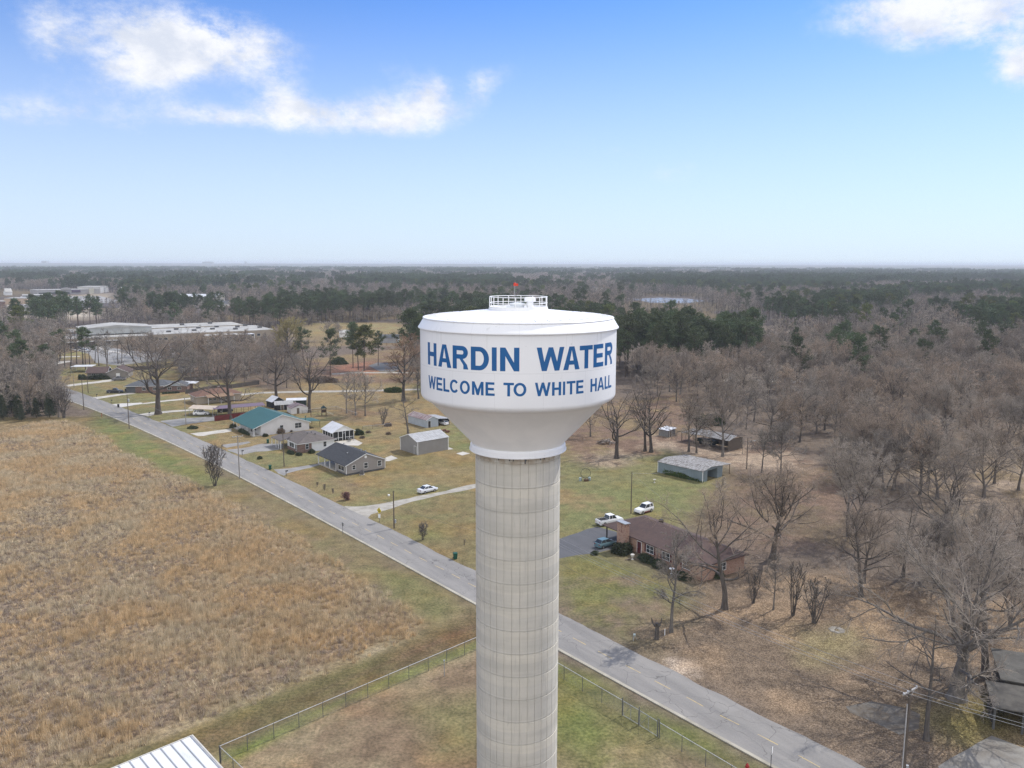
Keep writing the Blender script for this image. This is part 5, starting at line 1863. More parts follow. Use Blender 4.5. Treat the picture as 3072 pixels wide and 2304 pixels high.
def car(name, label, cat, loc, heading, kind, paint, group=None, roof=None, lower=None):
    d = CARS[kind]
    root = thing(name, label, cat, loc, heading, group)
    W = d['W']
    m_ = MB()
    loft(m_, [(x, W * (.9 if i in (0, len(d['zt']) - 1) else .97 if i in (1, len(d['zt']) - 2) else 1), .26 if 0 < i < len(d['zt']) - 1 else .34, z, W * .86) for i, (x, z) in enumerate(d['zt'])])
    if kind == 'pickup':
        m_.box(-2.72, -.82, -.86, .86, 1.195, 1.205)
    body = m_.build('body', paint, root, smooth=True)
    md = body.data
    bm = bmesh.new()
    bm.from_mesh(md)
    for e in bm.edges:
        if len(e.link_faces) == 2 and e.calc_face_angle(0) > R(40):
            e.smooth = False
    bm.to_mesh(md)
    bm.free()
    if lower:
        m_ = MB()
        for s in (-1, 1):
            a, b_ = sorted((s * (W + .004), s * (W - .05)))
            m_.box(d['wb'][0] + .5, d['wb'][1] - .5, a, b_, .3, .5)
            m_.build('rocker_panel', lower, body)
            m_ = MB()
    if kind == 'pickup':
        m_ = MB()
        m_.box(-2.62, -.86, -.78, .78, 1.207, 1.214)  # thin dark sheet on the closed body, standing in for the shaded hollow
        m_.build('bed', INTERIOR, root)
    a, b_, c, e = d['cab']
    zb, zt = d['belt'] - .02, d['top']
    wi, wo = W * .74, W * .87
    m_ = MB()
    v = [(a, -wo, zb), (e, -wo, zb), (e, wo, zb), (a, wo, zb), (b_, -wi, zt), (c, -wi, zt), (c, wi, zt), (b_, wi, zt)]
    m_.add(v, [(3, 2, 1, 0), (4, 5, 6, 7), (0, 1, 5, 4), (1, 2, 6, 5), (2, 3, 7, 6), (3, 0, 4, 7)])
    m_.build('windows', GLASS, root)
    m_ = MB()
    m_.box(b_ - .05, c + .06, -wi - .02, wi + .02, zt + .003, zt + .05)
    rfp = m_.build('roof', roof or paint, root, bevel=.03)

    def lerp(t, s):
        return [(v_[0], v_[1], v_[2]) for v_ in (t, s)]
    pm = MB()
    for s in (-1, 1):
        def pillar(xb, xt, w0):
            o = .012
            p = [(xb - w0, s * (wo + o), zb), (xb + w0, s * (wo + o), zb), (xt + w0 * .8, s * (wi + o), zt), (xt - w0 * .8, s * (wi + o), zt)]
            q_ = [(x, y - s * .05, z) for x, y, z in p]
            pm.add(p + q_, [(0, 1, 2, 3), (4, 5, 6, 7), (0, 1, 5, 4), (1, 2, 6, 5), (2, 3, 7, 6), (3, 0, 4, 7)])
        pillar(a + .1, b_ + .05, .09)
        pillar((a + e) / 2 - .1, (b_ + c) / 2, .05)
        pillar(e - .04, c - .02, .04)
        if kind in ('suv', 'bigsuv'):
            pillar(a + .85, b_ + .78, .1)
    pm.build('pillar', paint, root)
    for xw in d['wb']:
        for s in (-1, 1):
            m_ = MB()
            r = d['wr']
            y0, y1 = sorted((s * (W + .015), s * (W - .2)))
            m_.tube([(xw, y0, r), (xw, y0 + .03, r), (xw, y1 - .03, r), (xw, y1, r)], [r * .94, r, r, r * .94], 18)
            w_ = m_.build('wheel', RUBBER, root)
            m_ = MB()
            yo = s * (W + .016)
            m_.tube([(xw, yo, r), (xw, yo + s * .012, r)], r * .62, 14)
            m_.build('rim', RIM, w_)
    xf, xr = d['zt'][-1][0], d['zt'][0][0]
    for s in (-1, 1):
        m_ = MB()
        y0, y1 = sorted((s * W * .5, s * W * .86))
        m_.box(xf - .16, xf + .012, y0, y1, .6, .72)
        m_.build('headlight', CLEARL, root)
        m_ = MB()
        m_.box(xr - .012, xr + .12, y0, y1, .72, .86)
        m_.build('tail_light', REDL, root)
    m_ = MB()
    m_.box(xf - .1, xf + .03, -W * .8, W * .8, .3, .46)
    m_.box(xr - .03, xr + .1, -W * .8, W * .8, .3, .46)
    m_.build('bumper', BLACK if kind in ('suv', 'pickup') else paint, root)
    return root


def mid(c, a, b_):
    A_, B_ = gp(*q1(c, *a)), gp(*q1(c, *b_))
    return (A_ + B_) / 2


car('sedan', 'silver-white sedan parked beside the gravel drive on the lawn', 'car', mid('B', (1497, 1012), (1620, 985)), R(43), 'sedan', P_SILVER)
car('hatchback', 'teal hatchback parked nose-in on asphalt by the brick house carport', 'car', gp(*q1('I', 690, 835)), R(36), 'hatch', P_TEAL)
car('off_road_car', 'white two-door off-road car with a red stripe on the lawn', 'car', gp(*q1('I', 1200, 385)), R(221), 'suv', P_WHITE, lower=mk('red_stripe', (.25, .04, .03)))
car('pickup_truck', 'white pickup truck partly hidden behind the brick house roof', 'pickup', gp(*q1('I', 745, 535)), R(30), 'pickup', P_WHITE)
car('sport_utility_car', 'white sports utility car with dark windows under the tan carport', 'car', gp(*q1('c', 1345, 812)), R(12), 'bigsuv', P_WHITE)
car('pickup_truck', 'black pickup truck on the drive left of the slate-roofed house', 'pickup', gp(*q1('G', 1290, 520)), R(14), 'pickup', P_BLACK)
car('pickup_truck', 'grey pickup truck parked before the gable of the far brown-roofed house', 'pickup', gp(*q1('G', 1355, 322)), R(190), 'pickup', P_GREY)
car('parked_van', 'small white vehicle showing inside the dark lean-to of the tin shed', 'van', gp(*q1('C', 1100, 690)), R(130), 'hatch', P_WHITE)
car('parked_truck', 'dark vehicle under the roof of the long purple carport', 'car', gp(*q1('c', 1700, 765)), R(25), 'bigsuv', P_BLACK)


def small_car(paint):
    m_ = MB()
    loft(m_, [(-2.2, .85, .3, .85, .75), (-1.6, .9, .25, 1.0, .78), (1.2, .9, .25, .95, .78), (2.2, .82, .3, .68, .7)])
    m_.add([(-1.9, -.78, .95), (1.1, -.78, .95), (1.1, .78, .95), (-1.9, .78, .95), (-1.2, -.66, 1.46), (.3, -.66, 1.46), (.3, .66, 1.46), (-1.2, .66, 1.46)], [(0, 1, 5, 4), (1, 2, 6, 5), (2, 3, 7, 6), (3, 0, 4, 7)], 1)
    m_.box(-1.25, .35, -.67, .67, 1.462, 1.5, 0)
    for x in (-1.3, 1.3):
        for y in (-.9, .72):
            m_.tube([(x, y, .32), (x, y + .18, .32)], .32, 10, True, 2)
    return m_.build('parked_car', [paint, GLASS, RUBBER])


SC_ = {}
lot = [('w', 985, 1015, 20), ('b', 935, 1045, 20), ('k', 955, 1052, 20), ('g', 1075, 1085, 14), ('k', 1130, 1088, 14), ('w', 1190, 1118, 10), ('w', 1235, 1128, 10), ('k', 905, 1020, 15), ('k', 1090, 990, 10),
       ('g', 1880, 1090, 20), ('k', 1925, 1105, 20), ('g', 1850, 1070, 18)]
lot2 = [(c, 70 + 46 * i + (k * 22) % 17, 862 + 26 * k + i * 3, 25) for k in range(3) for i, c in enumerate('wkwgwbw')] + [('w', 590, 920, 20), ('k', 625, 930, 20), ('w', 370, 935, 20)]
names = {'w': ('white car parked in the rows before the school', P_WHITE), 'k': ('black car parked in the rows before the school', P_BLACK), 'g': ('grey car parked in the rows before the school', P_GREY), 'b': ('dark blue car parked in the rows before the school', P_BLUE)}
for src, L_ in (('D', lot), ('E', lot2)):
    for c, x, y, a in L_:
        if c not in SC_:
            o = small_car(names[c][1])
            SC_[c] = o
            tag(o, names[c][0], 'car', 'cars in the school car park')
        else:
            o = SC_[c].copy()
            COL.objects.link(o)
        o.location = gp(*q1(src, x, y))
        o.rotation_euler = (0, 0, R(a + 60 * (src == 'E')))

# ---- utility poles


def pole(name, label, c, base, topy, r=.14, mat=GREYWOOD, arms=0, arm_ang=0., lamp=False, transformer=False, h=None, box=False):
    g = gp(*q1(c, *base))
    z = h or top_of(g, q1(c, 0, topy)[1])
    root = thing(name, label, 'utility pole', g)
    m_ = MB()
    m_.tube([(0, 0, -.1), (0, 0, z * .5), (0, 0, z)], [r, r * .85, r * .68], 8)
    m_.build('pole', mat, root)
    for k in range(arms):
        m_ = MB()
        zz = z - .35 - k * 1.0
        ca, sa = math.cos(arm_ang), math.sin(arm_ang)
        p = [(-1.25, -.06), (1.25, -.06), (1.25, .06), (-1.25, .06)]
        p = [(x * ca - y * sa - .0 * sa, x * sa + y * ca) for x, y in p]
        m_.prism(p, 'z', zz, zz + .13)
        for s in (-1, 1):
            m_.tube([(s * .9 * ca, s * .9 * sa, zz), (s * .1 * ca, s * .1 * sa, zz - .6)], .02, 4)
        arm = m_.build('crossarm', mk('pale_arm', (.4, .39, .37), (.32, .31, .3), 3, .8), root)
        for s in (-1.15, -.45, 1.15):
            m_ = MB()
            m_.lathe([(.03, zz + .13), (.06, zz + .17), (.03, zz + .22), (.06, zz + .26), (.01, zz + .3)], 8, c=(s * ca, s * sa))
            m_.build('insulator', CLEARL, arm)
    if transformer:
        m_ = MB()
        m_.lathe([(.04, z - 2.3), (.22, z - 2.28), (.24, z - 1.45), (.2, z - 1.38), (.03, z - 1.36)], 14, c=(.38, -.1))
        m_.build('transformer', mk('transformer_grey', (.42, .44, .45), (.36, .38, .39), 2, .5), root)
    if lamp:
        m_ = MB()
        m_.tube([(0, 0, z - 1.2), (.7, -.35, z - .7), (1.3, -.6, z - .65)], .035, 6)
        m_.tube([(1.2, -.55, z - .67), (1.75, -.8, z - .7)], [.09, .14], 8)
        m_.build('lamp_arm', GALV, root)
    if box:
        m_ = MB()
        m_.box(.14, .42, -.12, .12, 1.1, 1.75)
        m_.build('meter_box', GALV, root)
    return root, g, z


ra = math.atan2(-.815, .58) + R(90)
p1, g1, z1 = pole('utility_pole', 'grey utility pole with crossarm at the field edge beside the bare shrub', 'S', (719, 1437), 1308, arms=1, arm_ang=ra)
p2, g2, z2 = pole('utility_pole', 'dark thin utility pole with white bracket, near road verge before the big bare oak', 'c', (285, 1015), 520, mat=POLEWOOD, transformer=True)
p3, g3, z3 = pole('utility_pole', 'dark slim pole on the verge opposite the black pickup truck', 'G', (800, 790), 320, mat=POLEWOOD)
p4, g4, z4 = pole('utility_pole', 'short pole with street lamp at the far bend of the road', 'G', (235, 440), 215, lamp=True, mat=POLEWOOD)
p5, g5, z5 = pole('utility_pole', 'brown pole between the hip-roofed and the taupe house', 'A', (1062, 1280), 690, mat=POLEWOOD)
p6, g6, z6 = pole('utility_pole', 'pale grey pole beside the gravel drive of the tan carport', 'c', (1122, 962), 560, mat=GREYWOOD)
p7, g7, z7 = pole('utility_pole', 'brown pole with small meter box where the gravel drive meets the road', 'H', (840, 855), 338, mat=POLEWOOD, box=True)
p8, g8, z8 = pole('utility_pole', 'dark pole on the lawn before the brown-roofed house', 'G', (868, 520), 240, mat=POLEWOOD)
p9, g9, z9 = pole('utility_pole', 'pale thin pole at the far road corner left of the brown-roofed house', 'G', (645, 440), 195, mat=GREYWOOD, r=.11)
p10, g10, z10 = pole('utility_pole', 'thin pole standing behind the brick house beside the white off-road car', 'I', (1030, 402), -160, mat=POLEWOOD, r=.11)
p11, g11, z11 = pole('utility_pole', 'brown utility pole with a pale crossarm and conduit, lower right by the road', 'S', (2709, 2345), 2062, mat=POLEWOOD, r=.17, arms=1, arm_ang=R(35), box=True)
m_ = MB()
m_.tube([(-.2, -.06, 0), (-.2, -.06, z11 - 1.6)], .06, 6)
m_.build('conduit', mk('pale_conduit', (.42, .41, .4)), p11)
p12, g12, z12 = pole('street_lamp_pole', 'leaning bare pole with a blue-grey lamp head right of the low barn', 'M', (1840, 1150), 560, mat=WOOD, lamp=True)
p13, g13, z13 = pole('utility_pole', 'utility pole mostly hidden behind the tower column', 'S', (1562, 1748), 1572, h=10.0)


def wire(label, a, b_, sag, name='overhead_wire', r=.016, mat=GALV):
    m_ = MB()
    a, b_ = Vector(a), Vector(b_)
    pts = []
    for i in range(25):
        t = i / 24
        p = a.lerp(b_, t)
        p.z -= sag * 4 * t * (1 - t)
        pts.append(p)
    m_.tube(pts, r, 4, cap=False)
    return tag(m_.build(name, mat), label, 'wire', 'overhead wires along the road')


def atp(g, z, dx=0., dy=0.):
    return Vector((g.x + dx, g.y + dy, z))


for dx, dy, nm in ((-.9, -.6, 'front'), (-.3, -.2, 'middle'), (.95, .65, 'rear')):
    wire('pale power line between the hidden pole and the lower right crossarm', atp(g13, z13, dx * .8, dy * .8), atp(g11, z11 - .1, dx, dy), 1.1)
    e = Vector((g11.x + 36, g11.y - 20, z11 - .6))
    wire('pale power line running from the crossarm out past the right edge', atp(g11, z11 - .1, dx, dy), e + Vector((dx, dy, 0)), .8)
wire('dark cable below the power lines at the lower right', atp(g13, 6.6), atp(g11, 6.4), .9, r=.014, mat=DARKSTEEL)
wire('dark cable crossing the lawn from the meter-box pole to the hidden pole', atp(g7, z7 - 2.6), atp(g13, 7.2), .9, mat=DARKSTEEL)
wire('dark cable from the brown pole past the red bush to the meter-box pole', atp(g5, z5 - 2.2), atp(g7, z7 - 2.6), 1.0, mat=DARKSTEEL)
wire('dark cable from the crossarm pole over the road to the brown pole', atp(g1, z1 - 1.2), atp(g5, z5 - .3), .6, mat=DARKSTEEL)
wire('power line between the crossarm pole and the bracket pole up the road', atp(g1, z1), atp(g2, z2 - .3), 1.0)
wire('power line between the bracket pole and the slim verge pole', atp(g2, z2 - .3), atp(g3, z3 - .2), .8)
wire('power line between the slim verge pole and the far street lamp', atp(g3, z3 - .2), atp(g4, z4 - .2), .8)
wire('thin service cable from the thin pole to the brick house roof', atp(g10, z10 - .3), (33.5, 147, 3.2), .5, r=.011)
wire('thin service cable from the thin pole towards the low barn', atp(g10, z10 - .3), (46, 188, 3.0), .8, r=.011)

# ---- chain-link fence and gate
FABRIC = None


def fabric_mat():
    m, t, b = base_mat('chain_link', .6, .4, .3)
    b.inputs['Base Color'].default_value = (.22, .225, .23, 1)
    pos = t.n('ShaderNodeNewGeometry').outputs['Position']
    sp = t.n('ShaderNodeSeparateXYZ')
    t.l(pos, sp.inputs[0])
    s_ = t.math('ADD', sp.outputs[0], t.math('MULTIPLY', sp.outputs[1], .6))
    u = t.math('FRACT', t.math('MULTIPLY', t.math('ADD', s_, sp.outputs[2]), 12.))
    v = t.math('FRACT', t.math('MULTIPLY', t.math('SUBTRACT', s_, sp.outputs[2]), 12.))
    w = t.math('MAXIMUM', t.math('LESS_THAN', u, .09), t.math('LESS_THAN', v, .09))
    t.l(w, b.inputs['Alpha'])
    return m


FABRIC = fabric_mat()


def fence_run(name, label, pts, hgt=1.8, step=3.05, cat='fence', rail=True, post_mat=DARKSTEEL, fabric=FABRIC):
    root = thing(name, label, cat, pts[0])
    o = Vector(pts[0])
    o.z = 0
    P = [Vector((p[0], p[1], 0)) - Vector((o.x, o.y, 0)) for p in pts]
    m_, rl_ = MB(), MB()
    for a, b_ in zip(P[:-1], P[1:]):
        m_.quad((a.x, a.y, .05), (b_.x, b_.y, .05), (b_.x, b_.y, hgt - .04), (a.x, a.y, hgt - .04))
        L = (b_ - a).length
        n = max(1, round(L / step))
        for k in range(n + 1):
            if k == n and (b_ - P[-1]).length > .01:
                continue
            p = a.lerp(b_, k / n)
            e = MB()
            e.tube([(p.x, p.y, 0), (p.x, p.y, hgt + .06)], .035 if 0 < k < n else .05, 6)
            e.build('fence_post', post_mat, root)
    rl_.tube([(p.x, p.y, hgt) for p in P], .03, 6)
    rl_.build('top_rail', mk('bright_rail', (.5, .5, .51), (.42, .42, .43), 2, .5, .5), root)
    m_.build('chain_link_fabric', fabric, root)
    return root


Lc = gp(*q1('K', 157, 1062))
Bk = gp(*q1('K', 1390, 520))
dirv = (gp(*q1('K', 2150, 188)) - Lc).normalized()
Rg0 = gp(*q1('J', 762, 908))
dirr = (gp(*q1('J', 1630, 1430)) - Rg0).normalized()
# corner where the two runs meet, behind the column
den = dirv.x * dirr.y - dirv.y * dirr.x
tt = ((Rg0.x - Lc.x) * dirr.y - (Rg0.y - Lc.y) * dirr.x) / den
Cn = Lc + dirv * tt
Le = gp(*q1('K', 270, 1170))
ld = (Le - Lc).normalized()
fence_run('chain_link_fence', 'long chain-link fence between the mown track and the tower plot', [Lc, Cn])
fence_run('chain_link_fence', 'short chain-link fence run turning towards the white metal roof', [Lc + ld * .2, Lc + ld * 14])
fence_run('chain_link_fence', 'chain-link fence along the road between the column and the gate', [Cn + dirr * .2, Rg0])
G1, G2, G3 = Rg0, gp(*q1('J', 945, 1018)), gp(*q1('J', 1152, 1148))
dg = (G3 - G1).normalized()
fence_run('chain_link_fence', 'chain-link fence along the road below the double gate', [G3 + dg * .25, G3 + dg * 22])
gt = thing('chain_link_gate', 'double chain-link gate with braced steel frames facing the road', 'gate', G1)
for k, (a, b_) in enumerate(((G1, G2), (G2, G3))):
    a, b_ = a - G1, b_ - G1
    d_ = (b_ - a).normalized()
    a, b_ = a + d_ * .12, b_ - d_ * .08
    m_ = MB()
    for z in (.1, 1.78):
        m_.tube([(a.x, a.y, z), (b_.x, b_.y, z)], .03, 6)
    for p in (a, (a + b_) / 2, b_):
        m_.tube([(p.x, p.y, .1), (p.x, p.y, 1.78)], .03, 6)
    c = (a + b_) / 2
    m_.tube([(a.x, a.y, .12), (c.x, c.y, 1.76)], .022, 5)
    lf_ = m_.build('gate_leaf', GALV, gt)
    m_ = MB()
    m_.quad((a.x, a.y, .12), (b_.x, b_.y, .12), (b_.x, b_.y, 1.76), (a.x, a.y, 1.76))
    m_.build('chain_link_fabric', FABRIC, lf_)
for p in (G1, G2, G3, G3 + dg * .22):
    p = p - G1
    m_ = MB()
    m_.tube([(p.x, p.y, 0), (p.x, p.y, 2.15)], .055, 7)
    m_.build('gate_post', DARKSTEEL, gt)

# wooden yard fences far up the road
WF = mk('fence_board', (.105, .09, .078), (.075, .065, .058), 2, .9, stripe=(0, .3), sdark=.6)


def board_fence(label, pts, h=1.7, mat=WF):
    root = thing('board_fence', label, 'fence', pts[0])
    P = [Vector(p) - Vector(pts[0]) for p in pts]
    for a, b_ in zip(P[:-1], P[1:]):
        d_ = (b_ - a).normalized()
        nn = Vector((-d_.y, d_.x, 0)) * .03
        m_ = MB()
        m_.add([a - nn, b_ - nn, b_ + nn, a + nn] + [x + Vector((0, 0, h)) for x in (a - nn, b_ - nn, b_ + nn, a + nn)], [(3, 2, 1, 0), (4, 5, 6, 7), (0, 1, 5, 4), (1, 2, 6, 5), (2, 3, 7, 6), (3, 0, 4, 7)])
        m_.build('board_panel', mat, root)
        n = max(1, int((b_ - a).length / 5))
        for k in range(n + 1):
            p = a.lerp(b_, k / n) - nn * 3.2
            e = MB()
            e.box(p.x - .07, p.x + .07, p.y - .07, p.y + .07, 0, h + .12)
            e.build('fence_post', WOOD, root)


board_fence('dark board fence crossing the grass behind the slate-roofed house', [gp(*q1('c', *p)) for p in ((1090, 325), (1260, 318), (1500, 300), (1740, 265), (1830, 285))], 2.0)
board_fence('long grey board fence sloping away behind the tan ranch house', [gp(*q1('c', *p)) for p in ((1110, 500), (1300, 480), (1500, 440), (1800, 420), (2200, 360))], 1.7)
board_fence('brown board fence behind the far brown-roofed house', [gp(*q1('G', *p)) for p in ((1330, 150), (1600, 165), (2010, 140))], 1.8)
GR_ = mk('grey_wire', (.2, .19, .175))
fence_run('wire_fence', 'low wire fence around the back yard with the play set', [gp(*q1('F', *p)) for p in ((560, 1600), (840, 1560), (1010, 1545), (1300, 1640))], 1.2, 4.0, post_mat=WOOD)
fence_run('wire_fence', 'low wire fence running behind the screened pavilion', [gp(*q1('B', *p)) for p in ((700, 175), (960, 150), (1080, 130))], 1.1, 4.0, post_mat=WOOD)

# ---- bins, mailboxes, signs, hydrant


def bin_(label, c, p, mat, rz=0.3):
    root = thing('wheeled_bin', label, 'bin', gp(*q1(c, *p)), rz)
    m_ = MB()
    m_.add([(-.26, -.3, .06), (.26, -.3, .06), (.26, .3, .06), (-.26, .3, .06), (-.33, -.38, 1.02), (.33, -.38, 1.02), (.33, .36, 1.02), (-.33, .36, 1.02)], [(3, 2, 1, 0), (0, 1, 5, 4), (1, 2, 6, 5), (2, 3, 7, 6), (3, 0, 4, 7), (4, 5, 6, 7)])
    m_.build('body', mat, root)
    m_ = MB()
    m_.prism([(-.4, 1.024), (.42, 1.024), (.42, 1.07), (.1, 1.15), (-.36, 1.08)], 'x', -.35, .35)
    m_.build('lid', mat, root)
    for s in (-1, 1):
        m_ = MB()
        m_.tube([(s * .27, .3, .13), (s * .33, .3, .13)], .13, 12)
        m_.build('wheel', RUBBER, root)


BGREEN = mk('bin_green', (.008, .075, .05), (.006, .06, .04), 2, .5)
bin_('green wheeled bin at the road edge just left of the tower column', 'H', (1685, 1275), BGREEN)
bin_('green wheeled bin at the mouth of the taupe house drive', 'A', (818, 1330), BGREEN)
bin_('green wheeled bin on the lawn left of the hip-roofed house', 'A', (778, 870), BGREEN)
bin_('black wheeled bin beside the pale slab at the roadside', 'c', (125, 698), BLACK)
bin_('black wheeled bin next to the black pickup truck', 'c', (235, 465), BLACK)


def mailbox(label, c, p, mat=BLACK, h=1.05, rz=0.6):
    root = thing('mailbox', label, 'mailbox', gp(*q1(c, *p)), rz)
    m_ = MB()
    m_.box(-.05, .05, -.05, .05, 0, h)
    m_.build('post', mat if mat is BLACK else WOOD, root)
    m_ = MB()
    a = [(.13 * math.cos(R(t)), h + .15 + .13 * math.sin(R(t))) for t in range(0, 181, 30)]
    m_.prism([(-.13, h), (.13, h)] + a, 'x', -.12, .42)
    m_.build('box', mat, root)


mailbox('black mailbox at the taupe house driveway', 'A', (1098, 1440))
mailbox('dark mailbox beside the hip-roofed house driveway', 'A', (330, 1080))
mailbox('dark mailbox under the big bare oak at the roadside', 'c', (578, 825))
mailbox('mailbox on a curved dark post opposite the slate-roofed house', 'c', (20, 640))
mailbox('dark mailbox at the drive of the black pickup truck', 'G', (1000, 590))

g_ = gp(*q1('H', 640, 775))
sg_ = thing('crossing_sign', 'yellow diamond crossing sign over a white plate at the gravel drive', 'road sign', g_, R(-38))
m_ = MB()
m_.tube([(0, 0, 0), (0, 0, 3.1)], .04, 6)
m_.build('post', DARKSTEEL, sg_)
m_ = MB()
m_.prism([(0, 1.85), (.62, 2.47), (0, 3.09), (-.62, 2.47)], 'y', -.075, -.045)
dm_ = m_.build('diamond_plate', mk('sign_yellow', (.62, .5, .03), (.58, .46, .03), 2, .5), sg_)
m_ = MB()
m_.prism([(0, 1.93), (.54, 2.47), (0, 3.01), (-.54, 2.47), (-.51, 2.47), (0, 2.98), (.51, 2.47), (0, 1.96)], 'y', -.0775, -.0765)
for x in (-.17, .14):
    m_.tube([(x, -.078, 2.74), (x, -.077, 2.74)], .06, 8)
    m_.prism([(x - .07, 2.4), (x + .07, 2.4), (x + .05, 2.67), (x - .05, 2.67)], 'y', -.078, -.077)
    m_.prism([(x - .07, 2.399), (x - .11, 2.16), (x - .05, 2.16), (x, 2.399)], 'y', -.078, -.077)
    m_.prism([(x + .001, 2.399), (x + .05, 2.16), (x + .11, 2.16), (x + .07, 2.399)], 'y', -.078, -.077)
m_.build('pictogram', BLACK, dm_)
m_ = MB()
m_.box(-.3, .3, -.07, -.045, 1.0, 1.75)
m_.build('white_plate', TRIM, sg_)
g_ = gp(*q1('H', 130, 938))
sg_ = thing('road_sign', 'small road sign on a dark post seen from behind on the verge', 'road sign', g_, R(-38))
m_ = MB()
m_.tube([(0, 0, 0), (0, 0, 2.3)], .045, 6)
m_.build('post', DARKSTEEL, sg_)
m_ = MB()
m_.box(-.3, .3, .05, .075, 1.6, 2.3)
m_.build('plate', GALV, sg_)
g_ = gp(2312, 2306)
sg_ = thing('road_sign', 'thin sign post with an edge-on white plate by the lower kerb', 'road sign', g_, R(60))
m_ = MB()
m_.tube([(0, 0, 0), (0, 0, 2.3)], .04, 6)
m_.build('post', DARKSTEEL, sg_)
m_ = MB()
m_.box(-.23, .23, -.07, -.045, 1.65, 2.3)
m_.build('plate', TRIM, sg_)
g_ = gp(*q1('G', 1082, 905))
sg_ = thing('marker_post', 'short orange-red marker post on the grass verge', 'marker post', g_)
m_ = MB()
m_.box(-.07, .07, -.03, .03, 0, 1.35)
m_.build('post', mk('marker_orange', (.35, .09, .03)), sg_)
m_ = MB()
m_.box(-.09, .09, -.045, .045, 1.35, 1.5)
m_.build('cap', BLACK, sg_)
g_ = gp(2241, 2313)
hy = thing('fire_hydrant', 'red fire hydrant in the grass by the kerb at the bottom edge', 'hydrant', g_)
RED = mk('hydrant_red', (.33, .02, .022), (.28, .018, .02), 3, .45)
m_ = MB()
m_.lathe([(.2, 0), (.2, .06), (.13, .07), (.13, .55), (.17, .57), (.17, .62), (.14, .66), (.1, .76), (.04, .8), (.035, .86), (.01, .87)], 16)
m_.build('barrel', RED, hy)
for a in (0, 90, 180):
    m_ = MB()
    ca, sa = math.cos(R(a)), math.sin(R(a))
    m_.tube([(.1 * ca, .1 * sa, .45), (.22 * ca, .22 * sa, .45)], .07, 10)
    m_.build('outlet_cap', RED, hy)
g_ = gp(*q1('K', 1908, 388))
sg_ = thing('survey_post', 'lone grey post standing inside the chain-link fence', 'post', g_)
m_ = MB()
m_.tube([(0, 0, 0), (0, 0, 2.0)], .05, 6)
m_.build('post', GALV, sg_)
m_ = MB()
m_.box(-.1, .1, -.1, .1, 2.0, 2.12)
m_.build('cap', GALV, sg_)
g_ = gp(*q1('J', 1232, 22))
sg_ = thing('white_stake', 'short white stake in the leaves beyond the road', 'post', g_)
m_ = MB()
m_.box(-.05, .05, -.05, .05, 0, .9)
m_.build('stake', WHITE, sg_)

# ---- yard things
g_ = gp(*q1('F', 850, 1625))
ps = thing('play_set', 'wooden play tower with a pale slide and swing beam', 'play set', g_, R(20))
m_ = MB()
for x in (-.7, .7):
    for y in (-.7, .7):
        m_.box(x - .06, x + .06, y - .06, y + .06, 0, 2.6)
m_.box(-.75, .75, -.75, .75, 1.2, 1.3)
m_.box(-.75, .75, .68, .74, 1.3, 2.0)
m_.box(-.76, -.7, -.7, .7, 1.3, 2.0)
m_.build('tower', TIMBER, ps)
m_ = MB()
m_.prism([(-.9, 2.6), (.9, 2.6), (0, 3.4)], 'y', -.9, .9)
m_.build('canopy', mk('canvas_green', (.03, .06, .06)), ps)
m_ = MB()
m_.prism([(.75, 1.25), (3.1, .15), (3.1, .22), (.75, 1.33)], 'y', -.3, .3)
m_.prism([(.75, 1.33), (3.1, .22), (3.1, .4), (.75, 1.5)], 'y', .3, .34)
m_.prism([(.75, 1.33), (3.1, .22), (3.1, .4), (.75, 1.5)], 'y', -.34, -.3)
m_.build('slide', mk('slide_cream', (.6, .55, .42)), ps)
m_ = MB()
m_.tube([(-.7, 0, 2.3), (-4.2, 0, 2.3)], .06, 6)
m_.tube([(-4.2, 0, 2.3), (-4.2, -1.1, 0)], .06, 6)
m_.tube([(-4.2, 0, 2.3), (-4.2, 1.1, 0)], .06, 6)
m_.build('swing_frame', TIMBER, ps)
for x in (-1.9, -3.1):
    m_ = MB()
    m_.tube([(x - .2, 0, 2.25), (x - .2, 0, .55)], .012, 4)
    m_.tube([(x + .2, 0, 2.25), (x + .2, 0, .55)], .012, 4)
    m_.box(x - .25, x + .25, -.1, .1, .5, .55)
    m_.build('swing', BLACK, ps)
g_ = gp(*q1('X', 272, 872))
hp = thing('hoop_frame', 'round dark metal hoop on a stand with pale seats, right of the column', 'garden frame', g_, R(10))
m_ = MB()
m_.tube([(1.15 * math.cos(a), .0, 1.75 + 1.15 * math.sin(a)) for a in np.linspace(0, 2 * math.pi, 33)], .05, 6, cap=False)
m_.tube([(-.9, 0, .75), (-1.0, -.5, 0)], .05, 5)
m_.tube([(.9, 0, .75), (1.0, -.5, 0)], .05, 5)
m_.tube([(0, 0, .6), (0, .7, 0)], .05, 5)
m_.build('hoop', mk('hoop_green', (.03, .04, .035)), hp)
m_ = MB()
m_.box(-.5, .5, -.9, -.2, .0, .5)
m_.build('box_base', TIMBER, hp)
for x in (-1.3, .9):
    m_ = MB()
    m_.lathe([(.3, .0), (.32, .4), (.3, .8), (.02, .82)], 12, c=(x, -.1))
    m_.build('pale_seat', mk('pale_teal', (.35, .42, .43), (.25, .3, .3), 2, .6), hp)
g_ = gp(*q1('X', 800, 888))
bb = thing('bird_bath', 'small pale bird bath alone on the green lawn', 'bird bath', g_)
m_ = MB()
m_.lathe([(.22, 0), (.2, .05), (.08, .1), (.07, .6), (.1, .65), (.3, .72), (.32, .78), (.05, .74)], 14)
m_.build('pedestal', CONC, bb)
g_ = gp(*q1('I', 1570, 1200))
bb = thing('bird_bath', 'white bird bath before the shrubs of the brick house', 'bird bath', g_)
m_ = MB()
